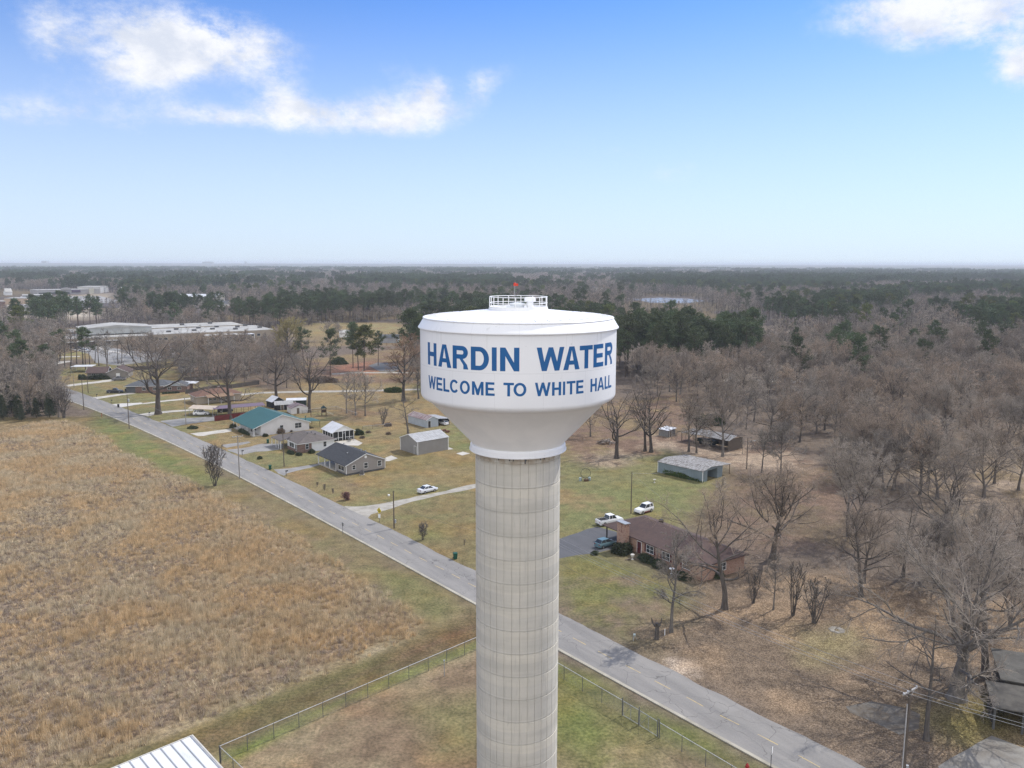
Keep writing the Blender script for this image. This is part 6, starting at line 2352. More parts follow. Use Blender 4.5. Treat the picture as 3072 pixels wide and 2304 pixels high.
m_.lathe([(.25, 0), (.2, .05), (.08, .1), (.07, .7), (.12, .76), (.42, .84), (.45, .92), (.05, .88)], 16)
m_.build('pedestal', WHITE, bb)
g_ = gp(*q1('I', 1050, 1010))
bb = thing('garden_urn', 'pale garden urn with crossed logs by the brick chimney', 'urn', g_)
m_ = MB()
m_.lathe([(.25, 0), (.12, .12), (.1, .3), (.3, .6), (.36, .9), (.28, .95), (.02, .9)], 14)
m_.build('urn', CONC, bb)
for s in (-1, 1):
    m_ = MB()
    m_.tube([(s * 1.3, -.5, .08), (s * .2, .3, .12)], .09, 7)
    m_.build('log', WOOD, bb)
g_ = gp(*q1('J', 895, 70))
bb = thing('tripod_marker', 'small grey tripod marker in the fallen leaves beside the road', 'marker', g_)
for a in (0, 120, 240):
    m_ = MB()
    m_.tube([(.35 * math.cos(R(a)), .35 * math.sin(R(a)), 0), (.0, .0, .75)], .035, 5)
    m_.build('leg', GALV, bb)
m_ = MB()
m_.tube([(-.14, 0, .7), (.14, 0, .7)], .16, 12)
m_.build('drum', mk('pale_teal', (.35, .42, .43)), bb)
# log pile, brush heap
g_ = gp(*q1('X', 430, 590))
lp = thing('wood_heap', 'heap of bleached logs and branches left of the bare trees', 'wood heap', g_)
for k in range(34):
    a = RNG.uniform(0, 6.28)
    r = RNG.uniform(0, 2.6)
    x, y = r * math.cos(a), r * math.sin(a) * .8
    z = max(.12, 1.1 * (1 - r / 2.9) + RNG.uniform(-.2, .2))
    d_ = RNG.uniform(0, 3.14)
    l = RNG.uniform(.5, 1.5)
    m_ = MB()
    dz = RNG.uniform(-.25, .25)
    m_.tube([(x - l * math.cos(d_), y - l * math.sin(d_), max(.07, z - dz)), (x + l * math.cos(d_), y + l * math.sin(d_), max(.07, z + dz))], [RNG.uniform(.06, .17), RNG.uniform(.05, .14)], 6)
    m_.build('log', mk('bleached_log', (.3, .27, .24), (.16, .12, .1), 2, .9) if k % 3 else WOOD, lp)
g_ = gp(*q1('C', 1110, 850))
lp = thing('scrap_heap', 'reddish scrap heap at the right end of the taupe shed', 'scrap heap', g_)
for k in range(12):
    a = RNG.uniform(0, 6.28)
    x, y = RNG.uniform(-1.6, 1.6), RNG.uniform(-1.2, 1.2)
    s_ = RNG.uniform(.2, .5)
    m_ = MB()
    m_.box(x - s_, x + s_, y - s_ * .6, y + s_ * .6, .02 + .03 * k, .02 + .03 * k + s_ * .9)
    m_.build('scrap_piece', TIMBER if k % 2 else mk('rust_scrap', (.16, .07, .05)), lp)
g_ = gp(*q1('M', 1120, 700))
tr = thing('farm_trailer', 'long dark green trailer stored under the pole shed', 'trailer', g_, R(126))
m_ = MB()
m_.box(-2.9, 2.9, -1, 1, .6, 1.5)
m_.build('bed', mk('dark_green_sheet', (.02, .035, .03)), tr)
for x in (-1.6, 1.6):
    for s in (-1, 1):
        m_ = MB()
        m_.tube([(x, s * 1.0, .45), (x, s * 1.18, .45)], .45, 14)
        m_.build('wheel', RUBBER, tr)
g_ = gp(*q1('B', 540, 320))
ft = thing('patio_table', 'round patio table with metal chairs on the slab by the pavilion', 'table', g_)
m_ = MB()
m_.lathe([(.02, .72), (.6, .72), (.6, .76), (.02, .76)], 18)
m_.tube([(0, 0, 0), (0, 0, .72)], .05, 6)
m_.build('table_top', DARKSTEEL, ft)
for i, a in enumerate((20, 140, 260)):
    c_ = thing('patio_chair', ['metal patio chair on the pavilion side of the round table', 'metal patio chair left of the round patio table', 'metal patio chair on the lawn side of the round table'][i], 'chair', (g_.x + 1.0 * math.cos(R(a)), g_.y + 1.0 * math.sin(R(a)), 0), R(a), 'chairs round the patio table')
    m_ = MB()
    m_.box(-.24, .24, -.24, .24, .42, .46)
    m_.build('seat', DARKSTEEL, c_)
    m_ = MB()
    m_.box(.2, .24, -.24, .24, .46, .95)
    m_.build('backrest', DARKSTEEL, c_)
    for x in (-.21, .21):
        for y in (-.21, .21):
            m_ = MB()
            m_.tube([(x, y, 0), (x, y, .42)], .02, 5)
            m_.build('leg', DARKSTEEL, c_)
g_ = gp(*q1('P', 640, 805))
sl_ = thing('stone_ring', 'pale broken concrete ring lying in the fallen leaves', 'concrete ring', g_)
m_ = MB()
m_.lathe([(.35, .02), (1.15, .02), (1.05, .1), (.5, .08), (.35, .02)], 7)
m_.build('ring', mk('dull_slab', (.27, .25, .215), (.18, .16, .13), 1.2, .95), sl_)
for i, (c, x, y, lb) in enumerate([('H', 768, 405, 'small white box lying on the lawn beside the meter-box pole'), ('B', 1045, 1052, 'white bucket on the grass left of the meter-box pole')][:1]):
    g_ = gp(*q1(c, x, y))
    o_ = thing('utility_box', lb, 'box', g_)
    m_ = MB()
    m_.box(-.2, .2, -.16, .16, 0, .3)
    m_.build('body', WHITE, o_)
    m_ = MB()
    m_.box(-.22, .22, -.18, .18, .301, .33)
    m_.build('lid', TRIM, o_)
# ================================================================== trees and plants


def unit(a):
    return a / (np.linalg.norm(a, axis=-1, keepdims=True) + 1e-9)


def tubes(pts, rad, sides):
    """pts (N,k,3), rad (N,k) -> verts, quads."""
    N, k, _ = pts.shape
    tan = np.empty_like(pts)
    tan[:, 1:-1] = pts[:, 2:] - pts[:, :-2]
    tan[:, 0] = pts[:, 1] - pts[:, 0]
    tan[:, -1] = pts[:, -1] - pts[:, -2]
    tan = unit(tan)
    ref = np.where(np.abs(tan[:, :1, 2:]) > .85, np.array([[[1., 0, 0]]]), np.array([[[0, 0, 1.]]]))
    a = unit(np.cross(tan, np.broadcast_to(ref, tan.shape)))
    b = np.cross(tan, a)
    th = np.arange(sides) * 2 * np.pi / sides
    v = pts[:, :, None] + rad[:, :, None, None] * (a[:, :, None] * np.cos(th)[None, None, :, None] + b[:, :, None] * np.sin(th)[None, None, :, None])
    v = v.reshape(-1, 3)
    base = (np.arange(N)[:, None, None] * k + np.arange(k - 1)[None, :, None]) * sides
    s = np.arange(sides)[None, None]
    s2 = (s + 1) % sides
    q = np.stack([base + s, base + s2, base + sides + s2, base + sides + s], -1).reshape(-1, 4)
    return v, q


def grow(rng, start, d, length, r0, r1, k, wob, up):
    """Bent branches: start (N,3), direction (N,3), length (N,) -> points (N,k,3), radii (N,k)."""
    N = len(start)
    pts = np.empty((N, k, 3))
    pts[:, 0] = start
    cur = unit(d)
    step = (length / (k - 1))[:, None]
    for i in range(1, k):
        cur = unit(cur + rng.normal(0, wob, (N, 3)) + np.array([0, 0, up]))
        pts[:, i] = pts[:, i - 1] + cur * step
    t = np.linspace(0, 1, k)[None]
    rad = r0[:, None] * (1 - t) + r1[:, None] * t
    return pts, rad


def spawn(rng, pts, rad, length, n, t0, ang, ratio, taper, k, wob, up, rr=.6, rmin=.012, t1=1.0):
    """n children along each parent branch."""
    N, kk, _ = pts.shape
    par = np.repeat(np.arange(N), n)
    t = (np.tile(np.arange(n), N) + rng.uniform(0, 1, N * n)) / n
    t = t0 + (t1 - t0) * t
    f = t * (kk - 1)
    i = np.minimum(f.astype(int), kk - 2)
    w = (f - i)[:, None]
    p = pts[par, i] * (1 - w) + pts[par, i + 1] * w
    tan = unit(pts[par, i + 1] - pts[par, i])
    rnd = rng.normal(0, 1, (N * n, 3))
    side = unit(np.cross(tan, rnd))
    a = rng.normal(ang, ang * .25, (N * n, 1))
    d = tan * np.cos(a) + side * np.sin(a)
    ln = length[par] * ratio * (1.15 - taper * t) * rng.uniform(.65, 1.25, N * n)
    rp = (rad[par, i] * (1 - w[:, 0]) + rad[par, i + 1] * w[:, 0])
    r0 = np.maximum(rp * rr, rmin)
    q_, r_ = grow(rng, p, d, ln, r0, np.maximum(r0 * .4, rmin * .55), k, wob, up)
    return q_, r_, ln


def deciduous(seed, H=20., fork=.3, spread=.42, r=.38, lean=.0, n1=9, n2=6, n3=6, n4=6, n5=0, el=(15, 60), stems=1, wob=.12, tw=.013, trunkto=.86, lenk=1.0, up=.03, dome=False):
    """Bare tree: returns (limb verts, quads), (twig verts, quads)."""
    rng = np.random.default_rng(seed)
    limbs, twigs = [], []
    L1p, L1r, L1l = [], [], []
    for s in range(stems):
        a = rng.uniform(0, 6.28)
        st = np.array([[rng.normal(0, .12) * (stems > 1), rng.normal(0, .12) * (stems > 1), -.15]])
        d = np.array([[lean * math.cos(a) + (.28 if stems > 1 else 0) * math.cos(s * 6.28 / stems), lean * math.sin(a) + (.28 if stems > 1 else 0) * math.sin(s * 6.28 / stems), 1.]])
        tp, tr = grow(rng, st, d, np.array([H * trunkto]), np.array([r]), np.array([r * .2]), 12, .045 if stems == 1 else .07, .06)
        tr[0, 0] *= 1.45
        tr[0, 1] *= 1.05
        limbs.append(tubes(tp, tr, 9))
        n = n1
        t = fork + (1 - fork) * (np.arange(n) + rng.uniform(.1, .9, n)) / n
        f = t * 11
        i = np.minimum(f.astype(int), 10)
        w = (f - i)[:, None]
        p = tp[0, i] * (1 - w) + tp[0, i + 1] * w
        azm = rng.uniform(0, 6.28) + np.arange(n) * 2.4 + rng.normal(0, .35, n)
        elv = np.radians(el[0] + (el[1] - el[0]) * ((t - fork) / (1 - fork)) + rng.normal(0, 7, n))
        d = np.stack([np.cos(azm) * np.cos(elv), np.sin(azm) * np.cos(elv), np.sin(elv)], -1)
        prof = np.sin(np.clip((t - fork) / (1 - fork) * .78 + .2, 0, 1) * np.pi) ** .6
        ln = H * spread * lenk * prof * rng.uniform(.75, 1.2, n)
        if dome:
            ln = H * spread * (1.12 - .5 * (t - fork) / (1 - fork)) * rng.uniform(.85, 1.1, n)
        rp = tr[0, i] * (1 - w[:, 0]) + tr[0, i + 1] * w[:, 0]
        P, Rr = grow(rng, p, d, ln, np.maximum(rp * .62, .05), np.full(n, .035), 9, wob, up)
        limbs.append(tubes(P, Rr, 6))
        # the leader goes on as a branch
        L1p.append(P)
        L1r.append(Rr)
        L1l.append(ln)
        P2, R2 = tp[:, -6:], tr[:, -6:]
        idx_ = np.linspace(0, 5, 9)
        lo_ = np.minimum(idx_.astype(int), 4)
        ww = (idx_ - lo_)[None, :, None]
        L1p.append(P2[:, lo_] * (1 - ww) + P2[:, lo_ + 1] * ww)
        L1r.append(R2[:, lo_] * (1 - ww[..., 0]) + R2[:, lo_ + 1] * ww[..., 0])
        L1l.append(np.array([H * .3]))
    P, Rr, ln = np.concatenate(L1p), np.concatenate(L1r), np.concatenate(L1l)
    P2, R2, l2 = spawn(rng, P, Rr, ln, n2, .22, .75, .48, .55, 6, wob * 1.2, up, .6, .02)
    limbs.append(tubes(P2, R2, 4))
    P3, R3, l3 = spawn(rng, P2, R2, l2, n3, .15, .7, .5, .5, 4, .16, up, .6, tw * 1.3)
    twigs.append(tubes(P3, R3, 3))
    P4, R4, l4 = spawn(rng, P3, R3, l3, n4, .12, .7, .55, .45, 3, .18, up, .7, tw)
    twigs.append(tubes(P4, R4, 3))
    if n5:
        P5, R5, l5 = spawn(rng, P4, R4, l4, n5, .1, .65, .6, .4, 2, .1, up, .8, tw * .8)
        twigs.append(tubes(P5, R5, 3))
    return join(limbs), join(twigs)


def join(parts):
    vs, qs, o = [], [], 0
    for v, q_ in parts:
        vs.append(v)
        qs.append(q_ + o)
        o += len(v)
    return np.concatenate(vs), np.concatenate(qs)


BARK = mk('grey_bark', (.125, .108, .095), (.075, .065, .057), 1.4, .95, stretch=(3, 3, .6), rnd=.22)
BARKD = mk('dark_bark', (.08, .066, .056), (.05, .041, .035), 1.4, .95, stretch=(3, 3, .6), rnd=.15)
BARKL = mk('pale_bark', (.2, .178, .155), (.125, .11, .097), 1.0, .95, stretch=(2, 2, .6), rnd=.15)
TWIG = mk('bare_twigs', (.33, .285, .24), (.25, .215, .18), .35, .9, rnd=.3)
TWIGB = mk('brown_twigs', (.315, .25, .195), (.24, .19, .148), .35, .9, rnd=.3)
TWIGD = mk('dark_twigs', (.2, .17, .15), (.15, .125, .11), .5, .9, rnd=.2)
TWIGR = mk('red_buds', (.27, .175, .115), (.21, .14, .095), .3, .9)
TWIGY = mk('yellow_buds', (.36, .31, .15), (.29, .25, .125), .3, .9)
PBARK = mk('pine_bark', (.1, .07, .053), (.06, .044, .036), 1.4, .95, stretch=(3, 3, .6), rnd=.2)


def leaf_mat(name, c1, c2, c3, rnd=.3):
    m, t, b = base_mat(name, .75, .2)
    tc = t.n('ShaderNodeTexCoord')
    n1 = t.noise(tc.outputs['Object'], .55, 3)
    n2 = t.noise(tc.outputs['Object'], 3.5, 3)
    col = t.mix(t.ramp(n1, .35, .65), c1, c2)
    col = t.mix(t.math('MULTIPLY', t.ramp(n2, .5, .75), .6), col, c3)
    oi = t.n('ShaderNodeObjectInfo')
    hs = t.n('ShaderNodeHueSaturation')
    t.l(t.math('MULTIPLY_ADD', oi.outputs['Random'], 2 * rnd, 1 - rnd), hs.inputs['Value'])
    t.l(t.math('MULTIPLY_ADD', oi.outputs['Random'], .04, .48), hs.inputs['Hue'])
    t.l(col, hs.inputs['Color'])
    t.l(hs.outputs[0], b.inputs['Base Color'])
    return m


NEEDLE = leaf_mat('pine_needles', (.062, .084, .04), (.085, .11, .05), (.12, .142, .065))
NEEDLEY = leaf_mat('yellow_pine_needles', (.09, .11, .03), (.12, .135, .04), (.15, .16, .055))
CEDAR = leaf_mat('cedar_leaf', (.045, .057, .032), (.06, .073, .04), (.085, .095, .05))
SHRUBG = leaf_mat('dark_shrub_leaf', (.038, .05, .028), (.055, .07, .036), (.08, .095, .05))
SHRUBB = leaf_mat('bright_shrub_leaf', (.05, .08, .02), (.065, .1, .026), (.09, .12, .035))
SHRUBR = leaf_mat('red_shrub_leaf', (.2, .085, .085), (.15, .065, .07), (.24, .13, .11))
SHRUBD = leaf_mat('dry_shrub_leaf', (.17, .125, .095), (.13, .1, .075), (.21, .155, .115))
BLOSSOM = leaf_mat('white_blossom', (.42, .41, .38), (.5, .49, .46), (.33, .32, .28), .12)
# pale wash of blossom over twigs for the flowering trees


def leaves(rng, centres, per, size, spread, flat=.6, wid=.35):
    """Clumps of small triangles round centres."""
    n = len(centres) * per
    c = np.repeat(centres, per, 0) + rng.normal(0, spread, (n, 3)) * np.array([1, 1, flat])
    d = unit(rng.normal(0, 1, (n, 3)) + np.array([0, 0, .25]))
    s = unit(np.cross(d, rng.normal(0, 1, (n, 3))))
    L = size * rng.uniform(.6, 1.3, (n, 1))
    v = np.stack([c - s * L * wid, c + s * L * wid, c + d * L], 1).reshape(-1, 3)
    return v, np.arange(n * 3).reshape(-1, 3)


def pine(seed, H=22., cb=.5, crown=.2, per=22, size=.4, nw=26, droop=0., clump=.42, r=.27):
    rng = np.random.default_rng(seed)
    tp, tr = grow(rng, np.array([[0, 0, -.15]]), np.array([[rng.normal(0, .03), rng.normal(0, .03), 1.]]), np.array([H]), np.array([r]), np.array([.05]), 12, .02, .05)
    limbs = [tubes(tp, tr, 8)]
    t = np.sort(cb + (1 - cb) * rng.uniform(0, 1, nw) ** .85)
    f = t * 11
    i = np.minimum(f.astype(int), 10)
    w = (f - i)[:, None]
    p = tp[0, i] * (1 - w) + tp[0, i + 1] * w
    azm = np.arange(nw) * 2.4 + rng.normal(0, .5, nw)
    q_ = (t - cb) / (1 - cb)
    elv = np.radians(-5 + 55 * q_ + rng.normal(0, 10, nw))
    ln = H * crown * (np.sin(np.clip(q_ * .74 + .22, 0, 1) * np.pi) ** .8 + .12) * rng.uniform(.55, 1.2, nw)
    d = np.stack([np.cos(azm) * np.cos(elv), np.sin(azm) * np.cos(elv), np.sin(elv)], -1)
    P, Rr = grow(rng, p, d, ln, np.full(nw, .075), np.full(nw, .03), 6, .12, .06 - droop)
    limbs.append(tubes(P, Rr, 4))
    P2, R2, l2 = spawn(rng, P, Rr, ln, 4, .3, .8, .42, .4, 3, .15, .06, .6, .02)
    limbs.append(tubes(P2, R2, 3))
    cen = np.concatenate([P[:, -1], P[:, -2], P2[:, -1], P2[:, 1], tp[0, -1:], tp[0, -1:] - [0, 0, .6]])
    lv = leaves(rng, cen, per, size, clump)
    return join(limbs), lv


def cedar(seed, H=9., R_=2.2, per=9, size=.3, n=420, base=.04):
    rng = np.random.default_rng(seed)
    tp, tr = grow(rng, np.array([[0, 0, -.1]]), np.array([[0, 0, 1.]]), np.array([H * .95]), np.array([.14]), np.array([.03]), 6, .02, .05)
    t = rng.uniform(base, 1, n) ** .8
    rad = R_ * (1 - t) ** .75 * rng.uniform(.25, 1.08, n) * (.8 + .4 * rng.uniform(0, 1, n))
    a = rng.uniform(0, 6.28, n)
    cen = np.stack([rad * np.cos(a), rad * np.sin(a), t * H], -1)
    return tubes(tp, tr, 6), leaves(rng, cen, per, size, .22)


def blob(seed, n=260, per=9, size=.22, sx=1., sy=1., sz=1., spread=.16, sq=.55):
    """Leafy mound of half-height sz filling an ellipsoid."""
    rng = np.random.default_rng(seed)
    d = unit(rng.normal(0, 1, (n, 3)))
    d[:, 2] = np.abs(d[:, 2]) * 1.0
    rr = rng.uniform(.35, 1.0, (n, 1)) ** sq * (1 + .28 * (vnoise(d[:, 0] * 2.2 + seed, d[:, 1] * 2.2 + d[:, 2] * 1.7, seed)[:, None] - .5) * 2)
    cen = d * rr * np.array([sx, sy, sz])
    return leaves(rng, cen, per, size, spread, .8)


LIB = {}


def reg(key, limb, crown, bark, cmat, H, tris=False):
    a = np_mesh(key + '_trunk', limb[0], quads=limb[1], mat=bark)
    b = np_mesh(key + '_crown', crown[0], tris=crown[1], mat=cmat) if tris else np_mesh(key + '_crown', crown[0], quads=crown[1], mat=cmat)
    for m_ in (a,):
        m_.polygons.foreach_set('use_smooth', [True] * len(m_.polygons))
    LIB[key] = (a, b, H)


# close, fully branched trees
D5 = dict(n4=6, n5=4, tw=.011)
reg('oak', *deciduous(3, 20, .3, .56, .55, n1=11, n2=7, n3=6, el=(8, 66), wob=.16, trunkto=.66, **D5), BARK, TWIG, 20)
reg('oakb', *deciduous(14, 20, .3, .48, .45, n1=11, n2=7, n3=6, el=(15, 68), wob=.15, trunkto=.72, **D5), BARK, TWIGB, 20)
reg('big', *deciduous(29, 22, .34, .74, .85, n1=10, n2=8, n3=7, el=(14, 74), wob=.13, trunkto=.44, up=.05, **D5), BARKL, TWIG, 22)
reg('round', *deciduous(41, 17, .28, .46, .4, n1=12, n2=8, n3=7, el=(30, 74), wob=.1, up=.03, trunkto=.55, dome=True, **D5), BARK, TWIGB, 17)
reg('slim', *deciduous(52, 16, .28, .26, .2, n1=11, n2=6, n3=6, el=(30, 70), wob=.12, **D5), BARKL, TWIG, 16)
reg('sparse', *deciduous(63, 16, .3, .42, .36, n1=7, n2=5, n3=4, n4=4, n5=0, tw=.016, el=(20, 65), wob=.17), BARK, TWIGD, 16)
reg('multi', *deciduous(74, 8, .3, .2, .075, n1=4, n2=4, n3=3, n4=3, stems=8, tw=.008, el=(45, 75), wob=.08), BARK, TWIG, 8)
reg('sprout', *deciduous(85, 9, .2, .24, .07, n1=7, n2=5, n3=4, n4=4, stems=10, tw=.01, el=(35, 70), wob=.1), BARK, TWIGD, 9)
reg('domea', *deciduous(301, 18, .22, .56, .36, n1=11, n2=8, n3=7, n4=6, n5=3, tw=.012, el=(32, 76), wob=.1, trunkto=.55, dome=True), BARK, TWIG, 18)
reg('domeb', *deciduous(302, 18, .3, .52, .32, n1=12, n2=8, n3=7, n4=6, n5=3, tw=.012, el=(22, 74), wob=.12, trunkto=.6, dome=True), BARK, TWIGB, 18)
reg('domec', *deciduous(303, 18, .3, .5, .24, n1=7, n2=8, n3=7, n4=6, n5=3, tw=.012, el=(40, 78), wob=.1, trunkto=.5, dome=True, stems=2), BARK, TWIG, 18)
reg('redtwig', *deciduous(304, 2.2, .05, .4, .03, n1=6, n2=6, n3=5, n4=4, stems=12, tw=.012, el=(30, 75), wob=.1), BARK, mk('red_twigs', (.3, .13, .125), (.22, .1, .1), 2, .9), 2.2)
reg('openoak', *deciduous(311, 21, .3, .6, .62, n1=10, n2=6, n3=5, n4=5, n5=2, el=(6, 66), wob=.16, trunkto=.6, tw=.014), BARKD, TWIGD, 21)
reg('openoakb', *deciduous(322, 21, .26, .5, .55, n1=9, n2=6, n3=5, n4=5, n5=2, el=(14, 70), wob=.15, trunkto=.66, tw=.014), BARKD, TWIGD, 21)
# woodland trees for the middle distance
D4 = dict(n4=6, tw=.028)
for k_, (s_, f_, sp_, rr_) in enumerate([(101, .36, .42, .27), (112, .32, .46, .3), (123, .42, .36, .24), (134, .3, .5, .32), (145, .38, .4, .25)]):
    reg('wood%d' % k_, *deciduous(s_, 18, f_, sp_, rr_, n1=12, n2=7, n3=6, el=(24, 74), wob=.13, trunkto=.64, dome=(k_ != 2), **D4), BARK if k_ != 3 else BARKL, TWIG if k_ % 2 == 0 else TWIGB, 18)
reg('redbud', *deciduous(156, 18, .3, .46, .5, n1=12, n2=7, n3=6, n4=6, tw=.032, el=(12, 65), wob=.15), BARK, TWIGR, 18)
reg('willow', *deciduous(167, 16, .25, .42, .4, n1=12, n2=8, n3=8, n4=7, tw=.04, el=(25, 70), up=.12), BARK, TWIGY, 16)
reg('sycamore', *deciduous(178, 15, .3, .3, .28, n1=9, n2=6, n3=5, n4=4, tw=.035, el=(30, 70)), mk('white_bark', (.34, .32, .29), (.24, .22, .2), 1.5, .9), mk('white_twig', (.36, .34, .31), (.27, .25, .23), 1, .9), 15)
for k_ in range(3):
    reg('pine%d' % k_, *pine(201 + k_, 22, .52 - .06 * k_, .19 + .02 * k_, nw=26 + 2 * k_), PBARK, NEEDLE, 22, True)
reg('pinefull', *pine(207, 20, .3, .24, nw=36, per=30), PBARK, NEEDLE, 20, True)
reg('pinegold', *pine(208, 18, .38, .24, nw=32, per=30), PBARK, NEEDLEY, 18, True)
reg('cedar', *cedar(221), PBARK, CEDAR, 9, True)
_l, _t = deciduous(231, 9, .25, .46, .2, n1=10, n2=6, n3=4, n4=3, tw=.02, el=(20, 65))
_r = np.random.default_rng(5)
_idx = _r.choice(len(_t[0]), 900, replace=False)
reg('blossom', _l, leaves(_r, _t[0][_idx], 5, .3, .22), BARK, BLOSSOM, 9, True)
TREE_COUNT = [0]


def tree(key, name, label, loc, h, cat='tree', group=None, rz=None, wide=1.0):
    a, b, H0 = LIB[key]
    s = h / H0
    root = thing(name, label, cat, (loc[0], loc[1], 0), RNG.uniform(0, 6.28) if rz is None else rz, group)
    root.scale = (s * wide, s * wide, s)
    link('trunk', a, root)
    link('crown', b, root)
    TREE_COUNT[0] += 1
    return root


def tpx(key, label, c, base, topy, name='bare_tree', **kw):
    b = q1(c, *base)
    g = gp(*b)
    h = top_of(g, topy, b[0])
    return tree(key, name, label, g, h, **kw)


# ---- trees one can point at ---------------------------------------------------
T0 = [
    ('big', 'huge pale-barked bare tree with spreading limbs at the lower right', 'S', (2870, 2095), 1500, dict(rz=1.1)),
    ('sparse', 'bare tree with few crooked limbs beside the lower right utility pole', 'L', (735, 1315), 1850, dict(rz=.6, wide=.9)),
    ('oakb', 'bare tree behind the huge pale-barked tree, near the right edge', 'L', (1470, 545), 1520, dict()),
    ('oakb', 'bare tree leaning over the leaf litter between the shrubs and the huge tree', 'P', (792, 600), 1500, dict()),
        ('round', 'broad round-crowned bare tree rising behind the brick house end', 'X', (1705, 1470), 1330, dict(wide=1.15)),
    ('slim', 'slender pale bare tree in front of the brick house', 'S', (2014, 1896), 1560, dict(wide=1.2)),
    ('oakb', 'bare tree at the right front corner of the brick house', 'S', (2174, 1826), 1440, dict()),
    ('domec', 'double-trunked fan-shaped bare tree in the middle of the right clearing', 'S', (2543, 1608), 1250, dict()),
    ('domeb', 'wide bare tree between the huge tree and the double-trunked one', 'S', (2592, 1749), 1480, dict()),
    ('oakb', 'tall bare tree behind the crown of the huge pale-barked tree', 'S', (2791, 1718), 1330, dict()),
    ('sparse', 'small crooked bare tree left of the huge pale-barked crown', 'S', (2708, 1732), 1500, dict()),
    ('domea', 'pale-limbed spreading bare tree far right of the pole shed', 'S', (2839, 1320), 1130, dict()),
    ('slim', 'small bare tree on the lawn between low barn and brick house', 'X', (1290, 1112), 1425, dict(wide=1.5)),
    ('openoak', 'dark bare tree on the lawn left of the wood heap gap, right of the cone', 'X', (510, 702), 1150, dict()),
    ('openoakb', 'left one of the twin bare trees above the sandy drive', 'X', (728, 648), 1140, dict(wide=.8)),
    ('openoak', 'leaning right one of the twin bare trees above the sandy drive', 'X', (775, 655), 1130, dict(wide=.8)),
    ('wood1', 'bare tree behind the low barn roof, left of a close pair', 'X', (1062, 652), 1150, dict()),
    ('wood0', 'bare tree behind the low barn roof, right of a close pair', 'X', (1122, 662), 1170, dict()),
    ('wood3', 'thick-trunked bare tree in front of the pole shed', 'X', (1322, 688), 1130, dict()),
    ('wood1', 'bare tree trunk close beside the tank cone on its right', 'X', (310, 535), 1180, dict()),
    ('oak', 'low-forked bare tree with fanning limbs right of the pole shed', 'X', (1690, 572), 1160, dict()),
    ('wood3', 'bare tree with pale limbs right of the fanning tree', 'X', (1800, 585), 1180, dict()),
    ('slim', 'bare stem with broken top beside the leaning lamp pole', 'M', (1765, 870), 1310, dict()),
    ('wood2', 'bare tree on sand just right of the low barn', 'X', (1620, 812), 1250, dict()),
    ('wood4', 'bare tree farther right on the sand beyond the low barn', 'X', (1765, 832), 1240, dict()),
    ('openoak', 'big bare oak with a broad fork by the road, beside the tan ranch house drive', 'c', (712, 798), 985, dict(wide=1.15, rz=2.2)),
    ('openoakb', 'dark bare tree growing up behind the red fence', 'c', (1775, 872), 1020, dict(wide=1.0)),
    ('openoakb', 'bare tree with a forked stem behind the yard sheds', 'F', (215, 1412), 1005, dict()),
    ('openoak', 'tall grey bare tree with low arching limbs behind the rusty shed', 'F', (650, 1580), 1012, dict(wide=.9)),
    ('slim', 'leaning bare tree, leftmost of three by the back wire fence', 'F', (1150, 1592), 1110, dict(wide=1.3)),
    ('slim', 'straight thin bare tree in the middle of three by the wire fence', 'F', (1268, 1622), 1105, dict(wide=1.1)),
    ('wood4', 'bare tree, rightmost of three by the back wire fence', 'F', (1397, 1630), 1095, dict()),
    ('redbud', 'orange-brown budding tree with heavy limbs left of the tank', 'F', (1905, 1430), 1012, dict()),
    ('wood0', 'bare tree half hidden behind the left side of the tank', 'F', (2105, 1400), 1030, dict()),
    ('sparse', 'dark bare tree growing behind the taupe shed', 'C', (325, 890), 1178, dict(wide=1.1)),
    ('sprout', 'bare many-stemmed shrub tree at the field edge beside the crossarm pole', 'S', (646, 1458), 1318, dict(wide=.9)),
    ('sycamore', 'white-barked bare tree behind the far brown-roofed house', 'D', (1548, 1340), 1008, dict()),
    ('multi', 'clump of thin upright stems, biggest of the row on the leaves', 'P', (368, 715), 1660, dict(wide=.85)),
    ('multi', 'vase-shaped clump of stems, rightmost of the row on the leaves', 'P', (500, 762), 1720, dict(wide=1.3)),
    ('slim', 'thin straight sapling second from left in the row on the leaves', 'P', (248, 680), 1640, dict()),
    ('multi', 'small upright clump of stems, leftmost of the row on the leaves', 'P', (125, 638), 1690, dict(wide=.9)),
    ('slim', 'slim bare tree standing at the road near the left wood', 'G', (400, 905), 1080, dict()),
    ('sprout', 'twiggy bare shrub tree at the right tip of the left wood', 'G', (480, 915), 1150, dict(wide=1.2)),
    ('willow', 'yellow-green budding tree at the right end of the school', 'F', (370, 1010), 955, dict()),
    ('wood2', 'pale leafless tree right of the yellow-green budding tree', 'F', (900, 640), 945, dict(wide=1.2)),
    ('wood4', 'wiry leafless tree on the playing field edge', 'F', (1030, 640), 960, dict(wide=1.2)),
    ('wood1', 'bare tree before the school car park, left of the board fence', 'c', (1360, 205), 985, dict()),
    ('wood0', 'dark double-stemmed bare tree above the yard shed', 'c', (1590, 220), 985, dict()),
]
for k_, lb_, c_, b_, ty_, kw_ in T0:
    tpx(k_, lb_, c_, b_, ty_, **kw_)
